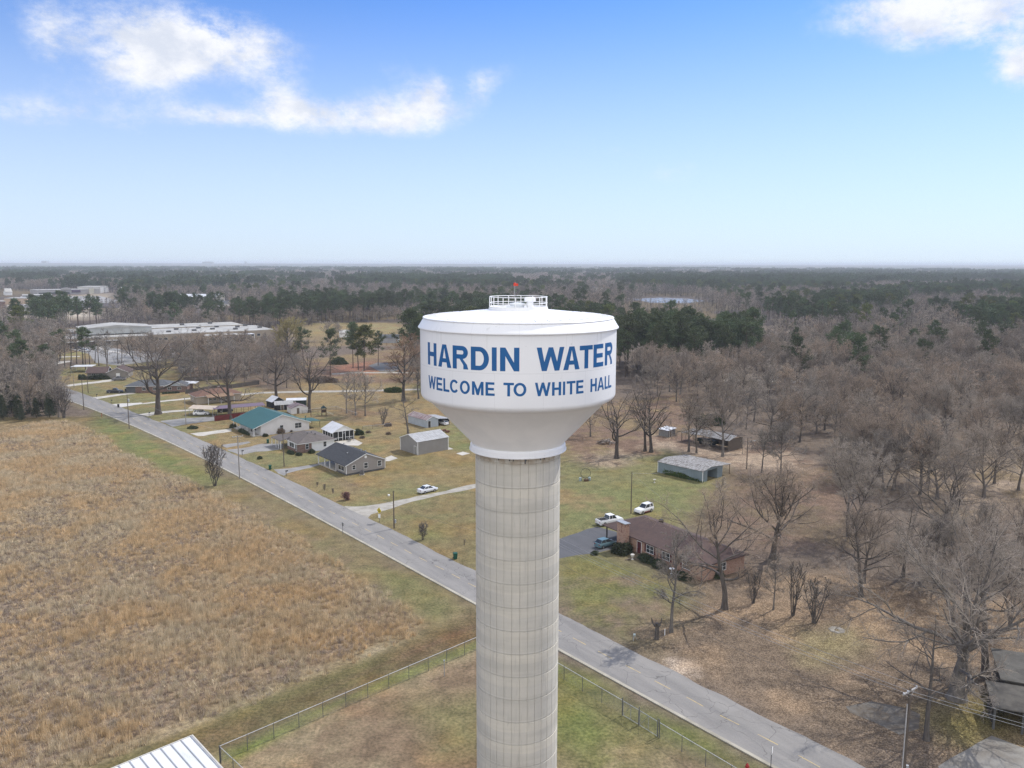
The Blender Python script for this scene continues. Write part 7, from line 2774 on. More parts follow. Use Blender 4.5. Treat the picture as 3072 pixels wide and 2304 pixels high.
P0 = [
    ('pine2', 'single dark round-topped pine in the middle of the back yards', 'F', (932, 1105), 996, {}),
    ('pine1', 'dark pine behind the yellow-green budding tree', 'F', (590, 1010), 984, {}),
    ('pine0', 'tall pine with a bare trunk, leftmost of three on red soil', 'F', (1235, 992), 976, {}),
    ('pine1', 'bright-topped pine in the middle of three on red soil', 'F', (1305, 1018), 974, {}),
    ('pinegold', 'yellowish pine with low branches, rightmost of three on red soil', 'F', (1380, 1028), 985, dict(wide=1.1)),
    ('pine0', 'thin pine right of the three pines on red soil', 'F', (1568, 960), 1000, {}),
    ('pinefull', 'bushy green pine just left of the tank', 'F', (1990, 960), 938, dict(wide=1.15)),
    ('pinegold', 'wide yellow-green pine against the left side of the tank', 'F', (2090, 900), 955, dict(wide=1.1)),
    ('pine2', 'dark wide pine at the road left of the flat carport', 'D', (640, 1480), 1040, dict(wide=1.3)),
    ('pine1', 'dark pine with tall bare stem above the far car park', 'D', (865, 1275), 990, {}),
    ('pinegold', 'round yellow-green tree top at the far left among pines', 'D', (330, 950), 925, dict(wide=1.4)),
]
for k_, lb_, c_, b_, ty_, kw_ in P0:
    tpx(k_, lb_, c_, b_, ty_, name='pine_tree', cat='pine tree', **kw_)
for i, (x, y, ty, lb) in enumerate([(1165, 960, 984, 'white blossoming tree at the left end of the school'), (1440, 1060, 1010, 'white blossoming tree before the school walkway')]):
    tpx('blossom', lb, 'D', (x, y), ty, name='blossom_tree', cat='blossom tree', wide=1.3)
for x, y, ty, lb in [(760, 690, 976, 'pale blossoming tree in front of the gymnasium roof'), (1050, 545, 953, 'small white blossoming tree behind the school'), (1420, 900, 1017, 'white blossoming tree right of the school entrance')]:
    tpx('blossom', lb, 'E', (x, y), ty, name='blossom_tree', cat='blossom tree', wide=1.2)
# cut stump with sprouting knobs
g_ = gp(1970, 1918)
st_ = thing('tree_stump', 'tall cut tree stump with short knobbly branches by the road', 'tree stump', g_)
m_ = MB()
m_.tube([(0, 0, -.1), (0, 0, .6), (.05, 0, 1.9), (.0, 0, 2.3)], [.36, .28, .26, .24], 9)
m_.build('trunk', BARK, st_)
for a in (30, 150, 215, 300):
    m_ = MB()
    m_.tube([(.1 * math.cos(R(a)), .1 * math.sin(R(a)), 1.7), (.7 * math.cos(R(a)), .7 * math.sin(R(a)), 2.3), (.8 * math.cos(R(a)), .8 * math.sin(R(a)), 2.9)], [.14, .09, .05], 6)
    m_.build('limb', BARK, st_)

# ---- shrubs and hedges -------------------------------------------------------------
SHM = {}


def shrub(label, c, base, size, mat, name='shrub', cat='shrub', rz=0., group=None):
    sx, sy, sz = [v * (.7 if max(size) < 3 else .9) for v in size]
    k_ = (mat.name, round(sx / sy, 1), len(SHM) % 3)
    key = (mat.name, sx, sy, sz)
    if key not in SHM:
        vol = max(1.0, sx * sy * sz)
        n = int(min(1600, 200 + 120 * vol))
        v, t = blob(300 + len(SHM), n, 9, .2 + .03 * min(vol, 4), sx, sy, sz, .14)
        SHM[key] = np_mesh(name, v, tris=t, mat=mat)
    g = gp(*q1(c, *base))
    o = link(name, SHM[key])
    o.location = g
    o.rotation_euler = (0, 0, rz)
    return tag(o, label, cat, group)


tpx('redtwig', 'dark red twiggy bush on the lawn by the roadside', 'H', (178, 465), 1474, name='shrub', cat='shrub', wide=1.15)
for x, y, w, lb in [(95, 930, .6, 'tiny reddish bush, leftmost of three small roadside plants'), (192, 985, .8, 'small brown bush, middle of three small roadside plants'), (305, 1030, .7, 'small thin bush, nearest the red bush of three roadside plants')]:
    tree('sprout', 'shrub', lb, gp(*q1('B', x, y)), w * 2.2, 'shrub', wide=.8)
tpx('sprout', 'dark rounded many-stemmed bush on the grass by the tower column', 'H', (1240, 1010), 1562, name='shrub', cat='shrub', wide=1.2)
tpx('multi', 'sparse dead twig cluster on the grass beside the column', 'H', (1810, 1085), 1614, name='shrub', cat='shrub', wide=1.0)
shrub('low green hedge along the low barn wall', 'M', (640, 1300), (6.2, .9, 1.25), SHRUBB, 'hedge', 'hedge', R(133))
shrub('big round dark shrub before the chimney of the brick house', 'I', (910, 920), (2.6, 2.2, 2.5), SHRUBG)
shrub('clipped dark shrub under the left window of the brick house', 'I', (1240, 1035), (2.3, 1.3, 1.5), SHRUBG, rz=R(123))
shrub('clipped dark shrub under the right window of the brick house', 'I', (1400, 1110), (2.6, 1.3, 1.4), SHRUBG, rz=R(123))
shrub('dark shrub near the right front corner of the brick house', 'I', (1720, 1260), (2.6, 1.4, 1.3), SHRUBG, rz=R(123))
shrub('dark shrub at the far right end of the brick house', 'I', (2170, 1240), (1.8, 1.5, 1.6), SHRUBG)
shrub('small dark bush at the edge of the asphalt drive', 'I', (548, 945), (.6, .5, .5), SHRUBG)
shrub('dark foundation shrub at the brick corner of the hip-roofed house', 'A', (1320, 1085), (1.1, .8, 1.0), SHRUBG)
shrub('long dark shrub row before the porch of the hip-roofed house', 'A', (1180, 1050), (2.6, .8, .9), SHRUBG, rz=R(127))
shrub('round green bush against the white side wall of the hip-roofed house', 'A', (1545, 1045), (1.0, .8, 1.3), SHRUBG)
shrub('small pointed bush on the lawn near the crossarm pole', 'A', (636, 1145), (.6, .6, .8), SHRUBG)
shrub('reddish-brown sloping bush against the green-roofed house wall', 'A', (990, 700), (1.9, 1.0, 2.2), SHRUBD)
shrub('small bush at the front wall corner of the green-roofed house', 'A', (735, 755), (.9, .8, 1.1), SHRUBG)
shrub('dark narrow bush near the wide window of the green-roofed house', 'A', (1240, 650), (.5, .5, 1.2), SHRUBD)
shrub('low bush between narrow bush and brown bush on the white wall', 'A', (1170, 670), (.8, .7, .9), SHRUBD)
shrub('dark shrub row along the porch of the green-roofed house', 'A', (360, 690), (4.8, .8, .9), SHRUBG, rz=R(128))
shrub('dark bush at the far porch end of the green-roofed house', 'A', (165, 600), (1.4, 1.2, 1.6), SHRUBG)
shrub('cut-back planting with pale pots at the carport drive mouth', 'c', (1215, 1010), (2.4, 1.2, 1.0), SHRUBG, rz=R(-20))
shrub('long dark hedge before the far brown-roofed house', 'D', (1400, 1530), (6.6, 1.6, 2.0), SHRUBG, 'hedge', 'hedge', R(10))
shrub('dark tall bush at the left end of the far long hedge', 'D', (1185, 1530), (2.2, 2.0, 2.8), SHRUBG)
for i in range(5):
    shrub('clipped bush, one of the row before the slate-roofed house', 'c', (800 + 48 * i, 500 - 3 * i), (.8, .7, .9), SHRUBG, group='bushes before the slate-roofed house')
shrub('pair of arched dark evergreen bushes right of the pavilion', 'B', (650, 240), (1.9, 1.2, 2.3), SHRUBG)
for x, y, lb in [(775, 215, 'low round shrub in the yard right of the arched bushes'), (695, 285, 'low dark shrub nearest the patio in the back yard'), (1042, 235, 'small dark shrub alone in the yard left of the bare dark tree')]:
    shrub(lb, 'B', (x, y), (.8, .7, .6), SHRUBD)
shrub('purple-brown twiggy bush by the wire fence', 'B', (1035, 125), (1.6, 1.1, 1.3), SHRUBD)
tpx('multi', 'vase-shaped bare bush on red soil behind the pavilion', 'B', (968, 100), 1216, name='shrub', cat='shrub', wide=1.6)
shrub('green bush thicket below the orange-brown tree', 'F', (1790, 1310), (4.5, 2.5, 2.2), SHRUBB)
shrub('dark thicket below the grey bare trees in the back yard', 'F', (840, 1180), (8, 3, 2.5), SHRUBD)
shrub('green thicket at the foot of the single round-topped pine', 'F', (1050, 940), (5, 3, 3.5), NEEDLE)
shrub('dark brush thicket behind the pole shed', 'M', (1180, 330), (6, 3, 3.2), SHRUBG)

# ---- woods: individual trees nearest, the rest as one mass ----------------------------
CAND = []        # (distance, kind list, x, y, height, zone)


def scatter(poly, spacing, zone, keys, hr, jitter=.42, gap=None, gthr=.35):
    P = gpn(poly)
    lo, hi = P.min(0), P.max(0)
    xs = np.arange(lo[0], hi[0], spacing)
    ysv = np.arange(lo[1], hi[1], spacing)
    X, Y = np.meshgrid(xs, ysv)
    X = X.ravel() + RNG.uniform(-jitter, jitter, X.size) * spacing
    Y = Y.ravel() + RNG.uniform(-jitter, jitter, Y.size) * spacing
    ok = sdf(X, Y, P) > 0
    if gap:
        ok &= vnoise(X * gap + 3, Y * gap + 9, 77) > gthr
    for x, y in zip(X[ok], Y[ok]):
        CAND.append((math.hypot(x, y), keys[RNG.integers(len(keys))], x, y, RNG.uniform(*hr), zone))


ZL = {
    'right': ('bare_tree', 'tree in the open woods beyond the low barn', 'bare trees in the open woods'),
    'rightfar': ('bare_tree', 'tree in the dense woods behind the pole shed', 'bare trees in the dense woods'),
    'edge': ('bare_tree', 'tree on leaf litter behind the huge pale-barked tree', 'bare trees behind the huge tree'),
    'pines': ('pine_tree', 'pine in the dark stand beside the tank', 'pines beside the tank'),
    'oddpine': ('pine_tree', 'lone dark pine among the bare dense woods', 'pines among the bare woods'),
    'leftwood': ('bare_tree', 'tree in the wood where field and road meet', 'bare trees in the field-end wood'),
    'leftcedar': ('cedar_tree', 'dark cedar at the foot of the field-end wood', 'cedars of the field-end wood'),
    'leftpine': ('pine_tree', 'pine rising from the field-end wood by the road', 'pines of the field-end wood'),
    'back': ('bare_tree', 'tree in the thicket between back yards and school', 'bare trees before the school'),
    'backpine': ('pine_tree', 'pine in the long row behind school and playing field', 'pines behind the school'),
    'schoolpine': ('pine_tree', 'pine in the clump above the far car park', 'pines above the car park'),
    'blossom': ('blossom_tree', 'white blossoming tree in the thicket before the school', 'blossoming trees before the school'),
}
SHAPE = {'domea': 'fan-crowned', 'domeb': 'round-crowned', 'domec': 'twin-stemmed', 'oakb': 'wide-limbed', 'oak': 'wide-limbed', 'round': 'round-crowned', 'slim': 'slender', 'sparse': 'sparse dark', 'wood0': 'grey fan-shaped',
         'wood1': 'broad brown', 'wood2': 'narrow grey', 'wood3': 'pale-barked spreading', 'wood4': 'upright', 'pine0': 'bare-stemmed', 'pine1': 'flat-topped', 'pine2': 'broad-topped', 'pinefull': 'bushy'}
WK = ['wood0', 'wood1', 'wood2', 'wood3', 'wood4']
PK = ['pine0', 'pine1', 'pine2']
PINEZ = [(1848, 1138), (2060, 1142), (2255, 1116), (2245, 1078), (1848, 1078)]
for x, y in ((2554, 1450), (2588, 1444), (2605, 1440), (2636, 1430), (2653, 1474), (2681, 1471), (2760, 1485), (2763, 1457), (2784, 1450), (2811, 1498), (2952, 1492), (2983, 1450), (3055, 1471), (2770, 1306), (2700, 1390), (2399, 1327)):
    g = gp(x, y)
    CAND.append((g.length, ['domea', 'domeb', 'wood1', 'oakb', 'domec'][RNG.integers(5)], g.x, g.y, RNG.uniform(15, 19), 'right'))
scatter([(2420, 1400), (2520, 1320), (3400, 1330), (3400, 1450), (2900, 1420), (2640, 1420)], 12, 'right', ['domea', 'domeb', 'domec', 'wood1', 'wood3'], (13, 19), gap=.045, gthr=.4)
scatter([(2130, 1290), (2360, 1240), (3400, 1210), (3400, 1330), (2500, 1325), (2380, 1310)], 10.5, 'right', WK + ['domea', 'domeb'], (13, 20))
scatter([(1880, 1140), (2060, 1110), (3400, 1090), (3400, 1215), (2360, 1245), (2150, 1240), (1960, 1200)], 9.2, 'rightfar', WK, (11, 20))
scatter([(2240, 1060), (3400, 1020), (3400, 1092), (2240, 1112)], 9.4, 'rightfar', WK, (11, 20))
scatter([(2700, 1700), (3400, 1620), (3400, 2020), (2990, 1960), (2860, 1860), (2720, 1790)], 9.5, 'edge', ['domeb', 'oakb', 'domec', 'sparse', 'domea'], (10, 17), gap=.06, gthr=.22)
scatter([(2330, 1180), (3400, 1180), (3400, 1060), (2330, 1060)], 34, 'oddpine', PK, (15, 21))
scatter(PINEZ, 8.0, 'pines', PK + ['pinefull'], (20, 27))
scatter([(-260, 1262), (100, 1262), (185, 1240), (190, 1180), (120, 1140), (60, 1060), (-260, 1060)], 7.4, 'leftwood', WK + ['slim'], (13, 19))
scatter([(-200, 1270), (60, 1268), (180, 1255), (180, 1225), (0, 1215), (-200, 1215)], 5.0, 'leftcedar', ['cedar'], (5, 9))
scatter([(-200, 1200), (60, 1210), (100, 1140), (40, 1060), (-200, 1060)], 17, 'leftpine', PK, (15, 20))
scatter([(60, 1110), (190, 1100), (190, 1040), (160, 1000), (40, 1000)], 11, 'leftwood', WK, (13, 18))
scatter([(560, 1150), (900, 1170), (900, 1095), (820, 1055), (520, 1065)], 7.6, 'back', WK, (9, 16), gap=.05, gthr=.22)
scatter([(380, 1090), (560, 1130), (540, 1075), (390, 1065)], 9, 'back', WK, (10, 15))
scatter([(520, 1100), (700, 1110), (700, 1080), (520, 1075)], 17, 'blossom', ['blossom'], (7, 10))
scatter([(430, 985), (820, 990), (1000, 968), (1340, 962), (1480, 1000), (1500, 955), (1340, 925), (860, 945), (430, 952)], 11.5, 'backpine', PK + ['pinefull'], (18, 24), gap=.02, gthr=.3)
scatter([(430, 990), (820, 992), (1000, 972), (1340, 964), (1340, 945), (430, 958)], 15, 'back', WK, (12, 17))
scatter([(100, 1000), (300, 985), (300, 955), (100, 960)], 10, 'schoolpine', PK, (17, 24), gap=.03, gthr=.4)
scatter([(1240, 1180), (1300, 1190), (1880, 1120), (1880, 1060), (1500, 1040), (1240, 1080)], 9, 'rightfar', WK, (12, 18))
CAND.sort(key=lambda c: c[0])
NMAX_B, NMAX_P = 255, 190
nb = npn = 0
REST = []
for d_, key, x, y, h_, zn in CAND:
    nm, lb, grp = ZL[zn]
    isb = nm == 'bare_tree'
    if isb and zn == 'rightfar' and sdf(np.array([x]), np.array([y]), gpn(PINEZ))[0] > -3:
        continue
    inv = abs(x) < .68 * y + 6
    if isb:
        if nb >= NMAX_B or not inv:
            REST.append((key, x, y, h_))
            continue
        nb += 1
    else:
        if npn >= NMAX_P or not inv:
            REST.append((key, x, y, h_))
            continue
        npn += 1
    tall = 'short' if h_ < 13.2 else 'tall' if h_ > 17.2 else 'mid-height'
    if nm == 'pine_tree':
        tall = 'tall' if h_ > 21 else 'shorter'
    if nm in ('bare_tree', 'pine_tree') and zn != 'oddpine':
        lb = '%s %s %s%s' % (tall, SHAPE[key], 'bare ' if nm == 'bare_tree' else '', lb)
    elif zn == 'oddpine':
        lb = tall + ' ' + SHAPE[key] + ' ' + lb
    tree(key, nm, lb, (x, y), h_, {'bare_tree': 'tree', 'pine_tree': 'pine tree', 'cedar_tree': 'cedar tree', 'blossom_tree': 'blossom tree'}[nm], grp + ', ' + SHAPE.get(key, 'dense'))

# ---- far woods: instanced prototypes ---------------------------------------------------
PROTO = {}


def proto_coll(name, items):
    c = bpy.data.collections.new(name)
    for i, (k, meshes) in enumerate(items):
        vs = None
        o = bpy.data.objects.new('%s_%02d' % (name, i), meshes)
        c.objects.link(o)
    return c


def merged(name, key):
    """Trunk and crown of a library tree as one mesh."""
    a, b, H0 = LIB[key]
    bm = bmesh.new()
    bm.from_mesh(a)
    na = len(bm.faces)
    bm.from_mesh(b)
    bm.faces.ensure_lookup_table()
    for i in range(na, len(bm.faces)):
        bm.faces[i].material_index = 1
    me = bpy.data.meshes.new(name)
    bm.to_mesh(me)
    bm.free()
    me.materials.append(a.materials[0])
    me.materials.append(b.materials[0])
    return me


def arr(me):
    v = np.empty(len(me.vertices) * 3, np.float32)
    me.vertices.foreach_get('co', v)
    return v.reshape(-1, 3)


def two(name, limb, crown, bark, cm_, tris):
    """One mesh with two materials out of arrays."""
    v = np.concatenate([limb[0], crown[0]])
    q_, t_ = limb[1], crown[1] + len(limb[0])
    if tris:
        me = np_mesh(name, v, quads=q_, tris=t_, mat=bark)
    else:
        me = np_mesh(name, v, quads=np.concatenate([q_, t_]), mat=bark)
    me.materials.append(cm_)
    me.polygons.foreach_set('material_index', np.concatenate([np.zeros(len(q_)), np.ones(len(t_))]).astype(np.int32))
    return me


def lowtree(seed, **kw):
    a = dict(H=18, fork=.35, spread=.34, r=.3, n1=8, n2=5, n3=4, n4=3, tw=.06, el=(20, 68), wob=.14)
    a.update(kw)
    return deciduous(seed, **a)


def clump_mesh(name, n, radius, maker, bark, cm_, tris, seed):
    rng = np.random.default_rng(seed)
    L_, C_ = [], []
    lo = co_ = 0
    lv, lq, cv, cq = [], [], [], []
    protos = [maker(seed + i) for i in range(3)]
    for i in range(n):
        (a, aq), (b, bq) = protos[i % 3]
        r_, t_ = radius * math.sqrt(rng.uniform(0, 1)), rng.uniform(0, 6.28)
        s_ = rng.uniform(.75, 1.15)
        w = rng.uniform(0, 6.28)
        M = np.array([[math.cos(w), -math.sin(w), 0], [math.sin(w), math.cos(w), 0], [0, 0, 1]]) * s_
        off = np.array([r_ * math.cos(t_), r_ * math.sin(t_), 0])
        lv.append(a @ M.T + off)
        lq.append(aq + lo)
        lo += len(a)
        cv.append(b @ M.T + off)
        cq.append(bq + co_)
        co_ += len(b)
    return two(name, (np.concatenate(lv), np.concatenate(lq)), (np.concatenate(cv), np.concatenate(cq)), bark, cm_, tris)


def vlow(seed):
    return deciduous(seed, 17, .35, .36, .28, n1=6, n2=4, n3=3, n4=2, tw=.11, el=(20, 68), wob=.14)


def vpine(seed):
    return pine(seed, 22, .42, .2, per=9, size=.95, nw=18, clump=.65)


def mpine(seed):
    return pine(seed, 22, .45, .2, per=15, size=.65, nw=22)


def coll(name, meshes):
    c = bpy.data.collections.new(name)
    for i, me in enumerate(meshes):
        c.objects.link(bpy.data.objects.new('%s_%02d' % (name, i), me))
    return c


def instancer(name, label_kind, pts, rot, scl, var, collection, group=None):
    me = bpy.data.meshes.new(name)
    me.vertices.add(len(pts))
    me.vertices.foreach_set('co', np.asarray(pts, np.float32).ravel())
    for nm, typ, dat in (('rot', 'FLOAT', rot), ('scl', 'FLOAT', scl), ('var', 'INT', var)):
        at_ = me.attributes.new(nm, typ, 'POINT')
        at_.data.foreach_set('value', np.asarray(dat, np.float32 if typ == 'FLOAT' else np.int32))
    o = link(name, me)
    ng = bpy.data.node_groups.new(name, 'GeometryNodeTree')
    ng.interface.new_socket('Geometry', in_out='INPUT', socket_type='NodeSocketGeometry')
    ng.interface.new_socket('Geometry', in_out='OUTPUT', socket_type='NodeSocketGeometry')
    N = ng.nodes
    gi, go = N.new('NodeGroupInput'), N.new('NodeGroupOutput')
    ci = N.new('GeometryNodeCollectionInfo')
    ci.inputs['Collection'].default_value = collection
    ci.inputs['Separate Children'].default_value = True
    ci.inputs['Reset Children'].default_value = True
    iop = N.new('GeometryNodeInstanceOnPoints')
    iop.inputs['Pick Instance'].default_value = True

    def attr(nm, typ):
        a = N.new('GeometryNodeInputNamedAttribute')
        a.data_type = typ
        a.inputs['Name'].default_value = nm
        return [s for s in a.outputs if s.enabled and s.name == 'Attribute'][0]
    cx = N.new('ShaderNodeCombineXYZ')
    lk = ng.links.new
    lk(attr('rot', 'FLOAT'), cx.inputs['Z'])
    lk(gi.outputs[0], iop.inputs['Points'])
    lk(ci.outputs[0], iop.inputs['Instance'])
    lk(attr('var', 'INT'), iop.inputs['Instance Index'])
    lk(cx.outputs[0], iop.inputs['Rotation'])
    lk(attr('scl', 'FLOAT'), iop.inputs['Scale'])
    lk(iop.outputs[0], go.inputs[0])
    md = o.modifiers.new('scatter', 'NODES')
    md.node_group = ng
    return tag(o, kind='stuff')


# leftover woodland trees, same trees as their neighbours
keys_ = sorted(set(k for k, *_ in REST))
if REST:
    cR = coll('woodland', [merged(k + '_whole', k) for k in keys_])
    instancer('woodland_trees', '', [(x, y, 0) for _, x, y, _ in REST], RNG.uniform(0, 6.28, len(REST)), [h / LIB[k][2] for k, _, _, h in REST], [keys_.index(k) for k, *_ in REST], cR)

# clearings kept free of far trees (ground outlines)
CLEAR = [gpn(p) for p in [
    [(915, 966), (1200, 966), (1250, 985), (1210, 1008), (900, 1010)],
    [(1885, 895), (1980, 889), (2080, 893), (2125, 903), (2060, 913), (1940, 911)],
    [(100, 875), (330, 872), (345, 905), (190, 925), (-100, 935), (-100, 905)],
    [(170, 1085), (860, 1085), (860, 985), (700, 975), (250, 985)],
    [(500, 905), (670, 905), (675, 922), (500, 925)],
]]
NPINE = [gpn(p) for p in [
    [(1850, 873), (2110, 888), (2420, 876), (2900, 862), (2900, 846), (2300, 846), (1850, 850)],
    [(2450, 960), (2700, 955), (2720, 925), (2450, 925)],
    [(2900, 1040), (3200, 1040), (3200, 960), (2960, 965)],
    [(2230, 1000), (2420, 1010), (2600, 985), (2300, 960)],
    [(1320, 880), (1490, 885), (1490, 860), (1150, 850), (1000, 858), (1150, 872)],
    [(1480, 1020), (1600, 1020), (1600, 970), (1480, 970)],
    [(2700, 905), (3200, 900), (3200, 880), (2700, 885)],
    [(500, 880), (700, 880), (700, 868), (500, 868)],
]]


def far_field(r0, r1, step):
    pts = []
    r = r0
    while r < r1:
        n = int(2 * .72 * r / step)
        a = -.72 + (np.arange(n) + RNG.uniform(0, 1, n)) * 1.44 / n
        rr = r + RNG.uniform(0, step, n)
        pts.append(np.stack([rr * np.sin(a), rr * np.cos(a)], -1))
        r += step
    P = np.concatenate(pts)
    return P


def keep(P, lim):
    ok = np.ones(len(P), bool)
    for c in CLEAR:
        ok &= sdf(P[:, 0], P[:, 1], c) < -2
    # roofs of the named buildings need daylight round them
    for o in SC.objects:
        if o.parent is None and o.get('category') in ('house', 'shop', 'shops', 'church', 'warehouse', 'hall', 'building') and 380 < o.location.y < 2500:
            d = np.hypot(P[:, 0] - o.location.x - 8, P[:, 1] - o.location.y - 4)
            ok &= d > 24
            # view line kept open just in front of it
            n_ = math.hypot(o.location.x, o.location.y)
            ux, uy = o.location.x / n_, o.location.y / n_
            al = P[:, 0] * ux + P[:, 1] * uy
            ac = np.abs(P[:, 0] * -uy + P[:, 1] * ux)
            ok &= ~((al < n_) & (al > n_ - 75) & (ac < 26))
    return ok


def pineprob(P):
    f = fbm(P[:, 0] * .0045, P[:, 1] * .0026, 41, 3)
    f2 = vnoise(P[:, 0] * .03, P[:, 1] * .03, 4)
    pr = np.clip((f + (f2 - .5) * .26 - .595) * 9, 0, 1)
    pr = np.maximum(pr, .05)
    for c in NPINE:
        pr = np.where(sdf(P[:, 0], P[:, 1], c) > 0, .93, pr)
    return pr


# middle far: single trees
P = far_field(430, 1500, 9.0)
ALLC = [gpn(z) for z in [[(1860, 1070), (3400, 1020), (3400, 1092), (2060, 1112)], [(430, 985), (820, 990), (1000, 968), (1340, 962), (1480, 1000), (1500, 955), (1340, 925), (860, 945), (430, 952)],
                         PINEZ, [(-200, 1270), (180, 1255), (190, 1040), (160, 1000), (40, 1000), (-200, 1060)],
                         [(100, 1000), (300, 985), (300, 955), (100, 960)], [(1240, 1180), (1300, 1190), (1880, 1120), (1880, 1060), (1500, 1040), (1240, 1080)],
                         [(380, 1170), (1250, 1180), (1250, 1000), (860, 985), (380, 1050)]]]
ok = keep(P, 1500)
for c in ALLC:
    ok &= sdf(P[:, 0], P[:, 1], c) < 0
gapn = fbm(P[:, 0] * .006, P[:, 1] * .006, 61, 3)
ok &= gapn < .66
P = P[ok]
isp = RNG.uniform(0, 1, len(P)) < pineprob(P)
cB = coll('far_bare', [two('far_bare_%d' % i, *lowtree(500 + i, fork=.3 + .05 * i, spread=.3 + .04 * (i % 3)), BARK, [TWIG, TWIGB, TWIG, TWIG, BARKL][i], False) for i in range(5)])
cP = coll('far_pine', [two('far_pine_%d' % i, *mpine(520 + i), PBARK, NEEDLE if i != 3 else NEEDLEY, True) for i in range(4)])
LOWZ = [gpn(z) for z in [[(1880, 911), (2130, 911), (2180, 985), (1850, 985)], [(-80, 895), (350, 880), (360, 968), (-80, 985)], [(480, 915), (690, 915), (690, 955), (480, 955)]]]


def low(Q):
    f = np.ones(len(Q))
    for z in LOWZ:
        f = np.where(sdf(Q[:, 0], Q[:, 1], z) > 0, .42, f)
    return f


isp &= low(P) > .5
Q = P[~isp]
instancer('distant_bare_woods', '', np.c_[Q, np.zeros(len(Q))], RNG.uniform(0, 6.28, len(Q)), low(Q) * RNG.uniform(.6, 1.1, len(Q)), RNG.integers(0, 5, len(Q)), cB)
Q = P[isp]
instancer('distant_pine_woods', '', np.c_[Q, np.zeros(len(Q))], RNG.uniform(0, 6.28, len(Q)), RNG.uniform(.7, 1.05, len(Q)), np.where(RNG.uniform(0, 1, len(Q)) < .1, 3, RNG.integers(0, 3, len(Q))), cP)
# far: clumps
P = far_field(1500, 5600, 30.0)
P = P[keep(P, 5600)]
gapn = fbm(P[:, 0] * .0022, P[:, 1] * .0022, 31, 4)
P = P[gapn < .66]
isp = RNG.uniform(0, 1, len(P)) < pineprob(P)
cB2 = coll('far_bare_clump', [clump_mesh('bare_clump_%d' % i, 13, 22, vlow, BARK, [TWIG, TWIGB, TWIG][i], False, 540 + 5 * i) for i in range(3)])
cP2 = coll('far_pine_clump', [clump_mesh('pine_clump_%d' % i, 13, 21, vpine, PBARK, NEEDLE, True, 560 + 5 * i) for i in range(3)])
Q = P[~isp]
instancer('horizon_bare_woods', '', np.c_[Q, np.zeros(len(Q))], RNG.uniform(0, 6.28, len(Q)), RNG.uniform(.75, 1.1, len(Q)), RNG.integers(0, 3, len(Q)), cB2)
Q = P[isp]
instancer('horizon_pine_woods', '', np.c_[Q, np.zeros(len(Q))], RNG.uniform(0, 6.28, len(Q)), RNG.uniform(.75, 1.1, len(Q)), RNG.integers(0, 3, len(Q)), cP2)
# last kilometres to the horizon: the closed canopy as one bumpy sheet
ra_ = np.concatenate([np.arange(5300, 9000, 60), np.arange(9000, 26000, 250)])
aa_ = np.linspace(-.78, .78, 420)
RA, AA = np.meshgrid(ra_, aa_, indexing='ij')
hx, hy = RA * np.sin(AA), RA * np.cos(AA)
hz_ = 13 + 10 * fbm(hx * .004, hy * .004, 81, 3) + 6 * (vnoise(hx * .03, hy * .03, 83) - .5) * np.clip((9000 - RA) / 3000, 0, 1) + 22 * fbm(hx * .0003, hy * .0004, 85, 2) * np.clip((RA - 6000) / 5000, 0, 1)
ii = np.arange(hx.size).reshape(hx.shape)
cq_ = np.stack([ii[:-1, :-1], ii[:-1, 1:], ii[1:, 1:], ii[1:, :-1]], -1).reshape(-1, 4)
cme = np_mesh('horizon_canopy', np.stack([hx.ravel(), hy.ravel(), hz_.ravel()], -1), cq_, mat=mk('canopy', (.14, .125, .11), (.075, .09, .065), .0016, .95, coord='World', lo=.4, hi=.6, stretch=(1, .6, 1)))
tag(link('horizon_canopy', cme), kind='stuff')

# ---- tall dry grass in the field ------------------------------------------------------
def straw_mat():
    m, t, b = base_mat('dry_straw', .85, .15)
    pos = t.n('ShaderNodeNewGeometry').outputs['Position']
    n1 = t.noise(pos, .07, 4, .6)
    n2 = t.noise(pos, .5, 3, .6)
    oi = t.n('ShaderNodeObjectInfo')
    col = t.mix(t.ramp(n1, .4, .62), (.58, .43, .255), (.57, .475, .33))
    col = t.mix(t.math('MULTIPLY', t.ramp(n2, .5, .7), .5), col, (.42, .31, .2))
    hs = t.n('ShaderNodeHueSaturation')
    t.l(t.math('MULTIPLY_ADD', oi.outputs['Random'], .7, .65), hs.inputs['Value'])
    t.l(col, hs.inputs['Color'])
    t.l(hs.outputs[0], b.inputs['Base Color'])
    return m


STRAW = straw_mat()
WEED = leaf_mat('dead_weed', (.33, .265, .21), (.27, .22, .18), (.42, .345, .265), .3)
SHORT = leaf_mat('short_grass', (.1, .1, .035), (.15, .12, .055), (.08, .105, .025), .25)


def tuft(seed, n, h, r, wid, lean):
    rng = np.random.default_rng(seed)
    c = rng.normal(0, r, (n, 2))
    hh = h * rng.uniform(.5, 1.15, n)
    d = rng.normal(0, lean, (n, 2))
    w = rng.uniform(0, 3.14, n)
    s = np.stack([np.cos(w), np.sin(w)], -1) * wid
    z0 = np.zeros(n)
    v = np.stack([np.c_[c - s, z0], np.c_[c + s, z0], np.c_[c + d * hh[:, None], hh]], 1).reshape(-1, 3)
    return np_mesh('tuft', v, tris=np.arange(n * 3).reshape(-1, 3))


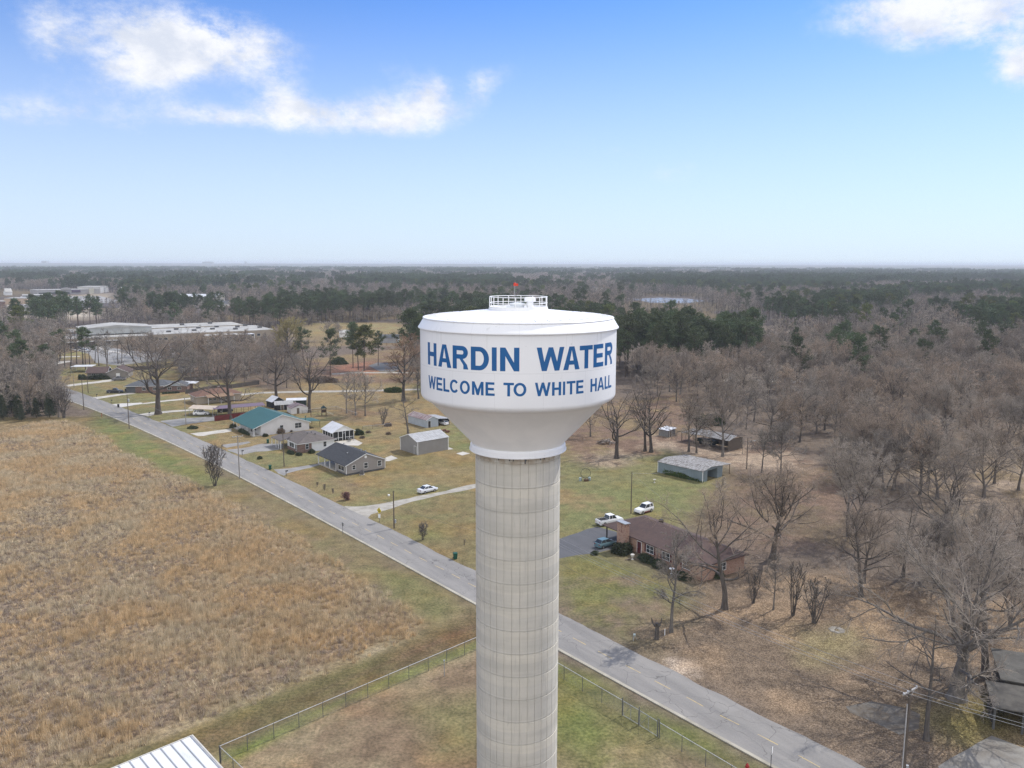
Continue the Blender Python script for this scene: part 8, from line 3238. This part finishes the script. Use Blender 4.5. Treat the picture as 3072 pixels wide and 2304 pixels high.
tf = []
for i in range(4):
    me = tuft(700 + i, 34, .95, .18, .017, .16)
    me.materials.append(STRAW)
    tf.append(me)
for i in range(3):
    me = tuft(710 + i, 30, .48, .24, .021, .45)
    me.materials.append(WEED)
    tf.append(me)
for i in range(2):
    me = tuft(720 + i, 30, .5, .24, .022, .5)
    me.materials.append(STRAW)
    tf.append(me)
cT = coll('field_tufts', tf)
FP = gpn(FIELD)
lo, hi = np.maximum(FP.min(0), [-150, 60]), np.minimum(FP.max(0), [40, 262])
n = int((hi[0] - lo[0]) * (hi[1] - lo[1]) * 5.6)
X, Y = RNG.uniform(lo[0], hi[0], n), RNG.uniform(lo[1], hi[1], n)
sd_ = sdf(X, Y, FP)
ok = (sd_ + (vnoise(X * .3, Y * .3, 95) - .5) * 5 > RNG.uniform(-1.5, 5, n)) & (sd_ > -1.2) & (np.abs(X) < .68 * Y + 4)
X, Y, sd_ = X[ok], Y[ok], sd_[ok]
t1 = fbm(X * .045, Y * .045, 91, 4)
t2 = fbm(X * .22, Y * .22, 93, 3)
pz = np.clip((t1 * .6 + t2 * .4 - .46) * 9 + .5, 0, 1)
u = RNG.uniform(0, 1, len(X))
strawm = u < .22 + .5 * pz
var = np.where(strawm, RNG.integers(0, 4, len(X)), np.where(RNG.uniform(0, 1, len(X)) < .3, RNG.integers(7, 9, len(X)), RNG.integers(4, 7, len(X))))
dens_ = np.where(strawm, .95, .62)
ok = RNG.uniform(0, 1, len(X)) < dens_
X, Y, var, t2, strawm = X[ok], Y[ok], var[ok], t2[ok], strawm[ok]
scl = np.where(strawm, .55 + .7 * t2, .6 + .6 * RNG.uniform(0, 1, len(X)))
instancer('dry_field_grass', '', np.c_[X, Y, np.zeros(len(X))], RNG.uniform(0, 6.28, len(X)), scl, var, cT)
# pale straw drift along the mown edge
EP = gpn(EDGE)

# ---- haze -------------------------------------------------------------------------------
hm = bpy.data.materials.new('haze_air')
hm.use_nodes = True
hn = hm.node_tree
hn.nodes.remove(hn.nodes['Principled BSDF'])
pv = hn.nodes.new('ShaderNodeVolumePrincipled')
pv.inputs['Color'].default_value = (.86, .92, 1.0, 1)
pv.inputs['Density'].default_value = HAZE if (HAZE := 1.1e-4) else 0
pv.inputs['Anisotropy'].default_value = 0.0
hn.links.new(pv.outputs[0], hn.nodes['Material Output'].inputs['Volume'])
hb = MB()
hb.box(-29000, 29000, -300, 29500, -1, 64)
tag(hb.build('haze', hm), kind='stuff')
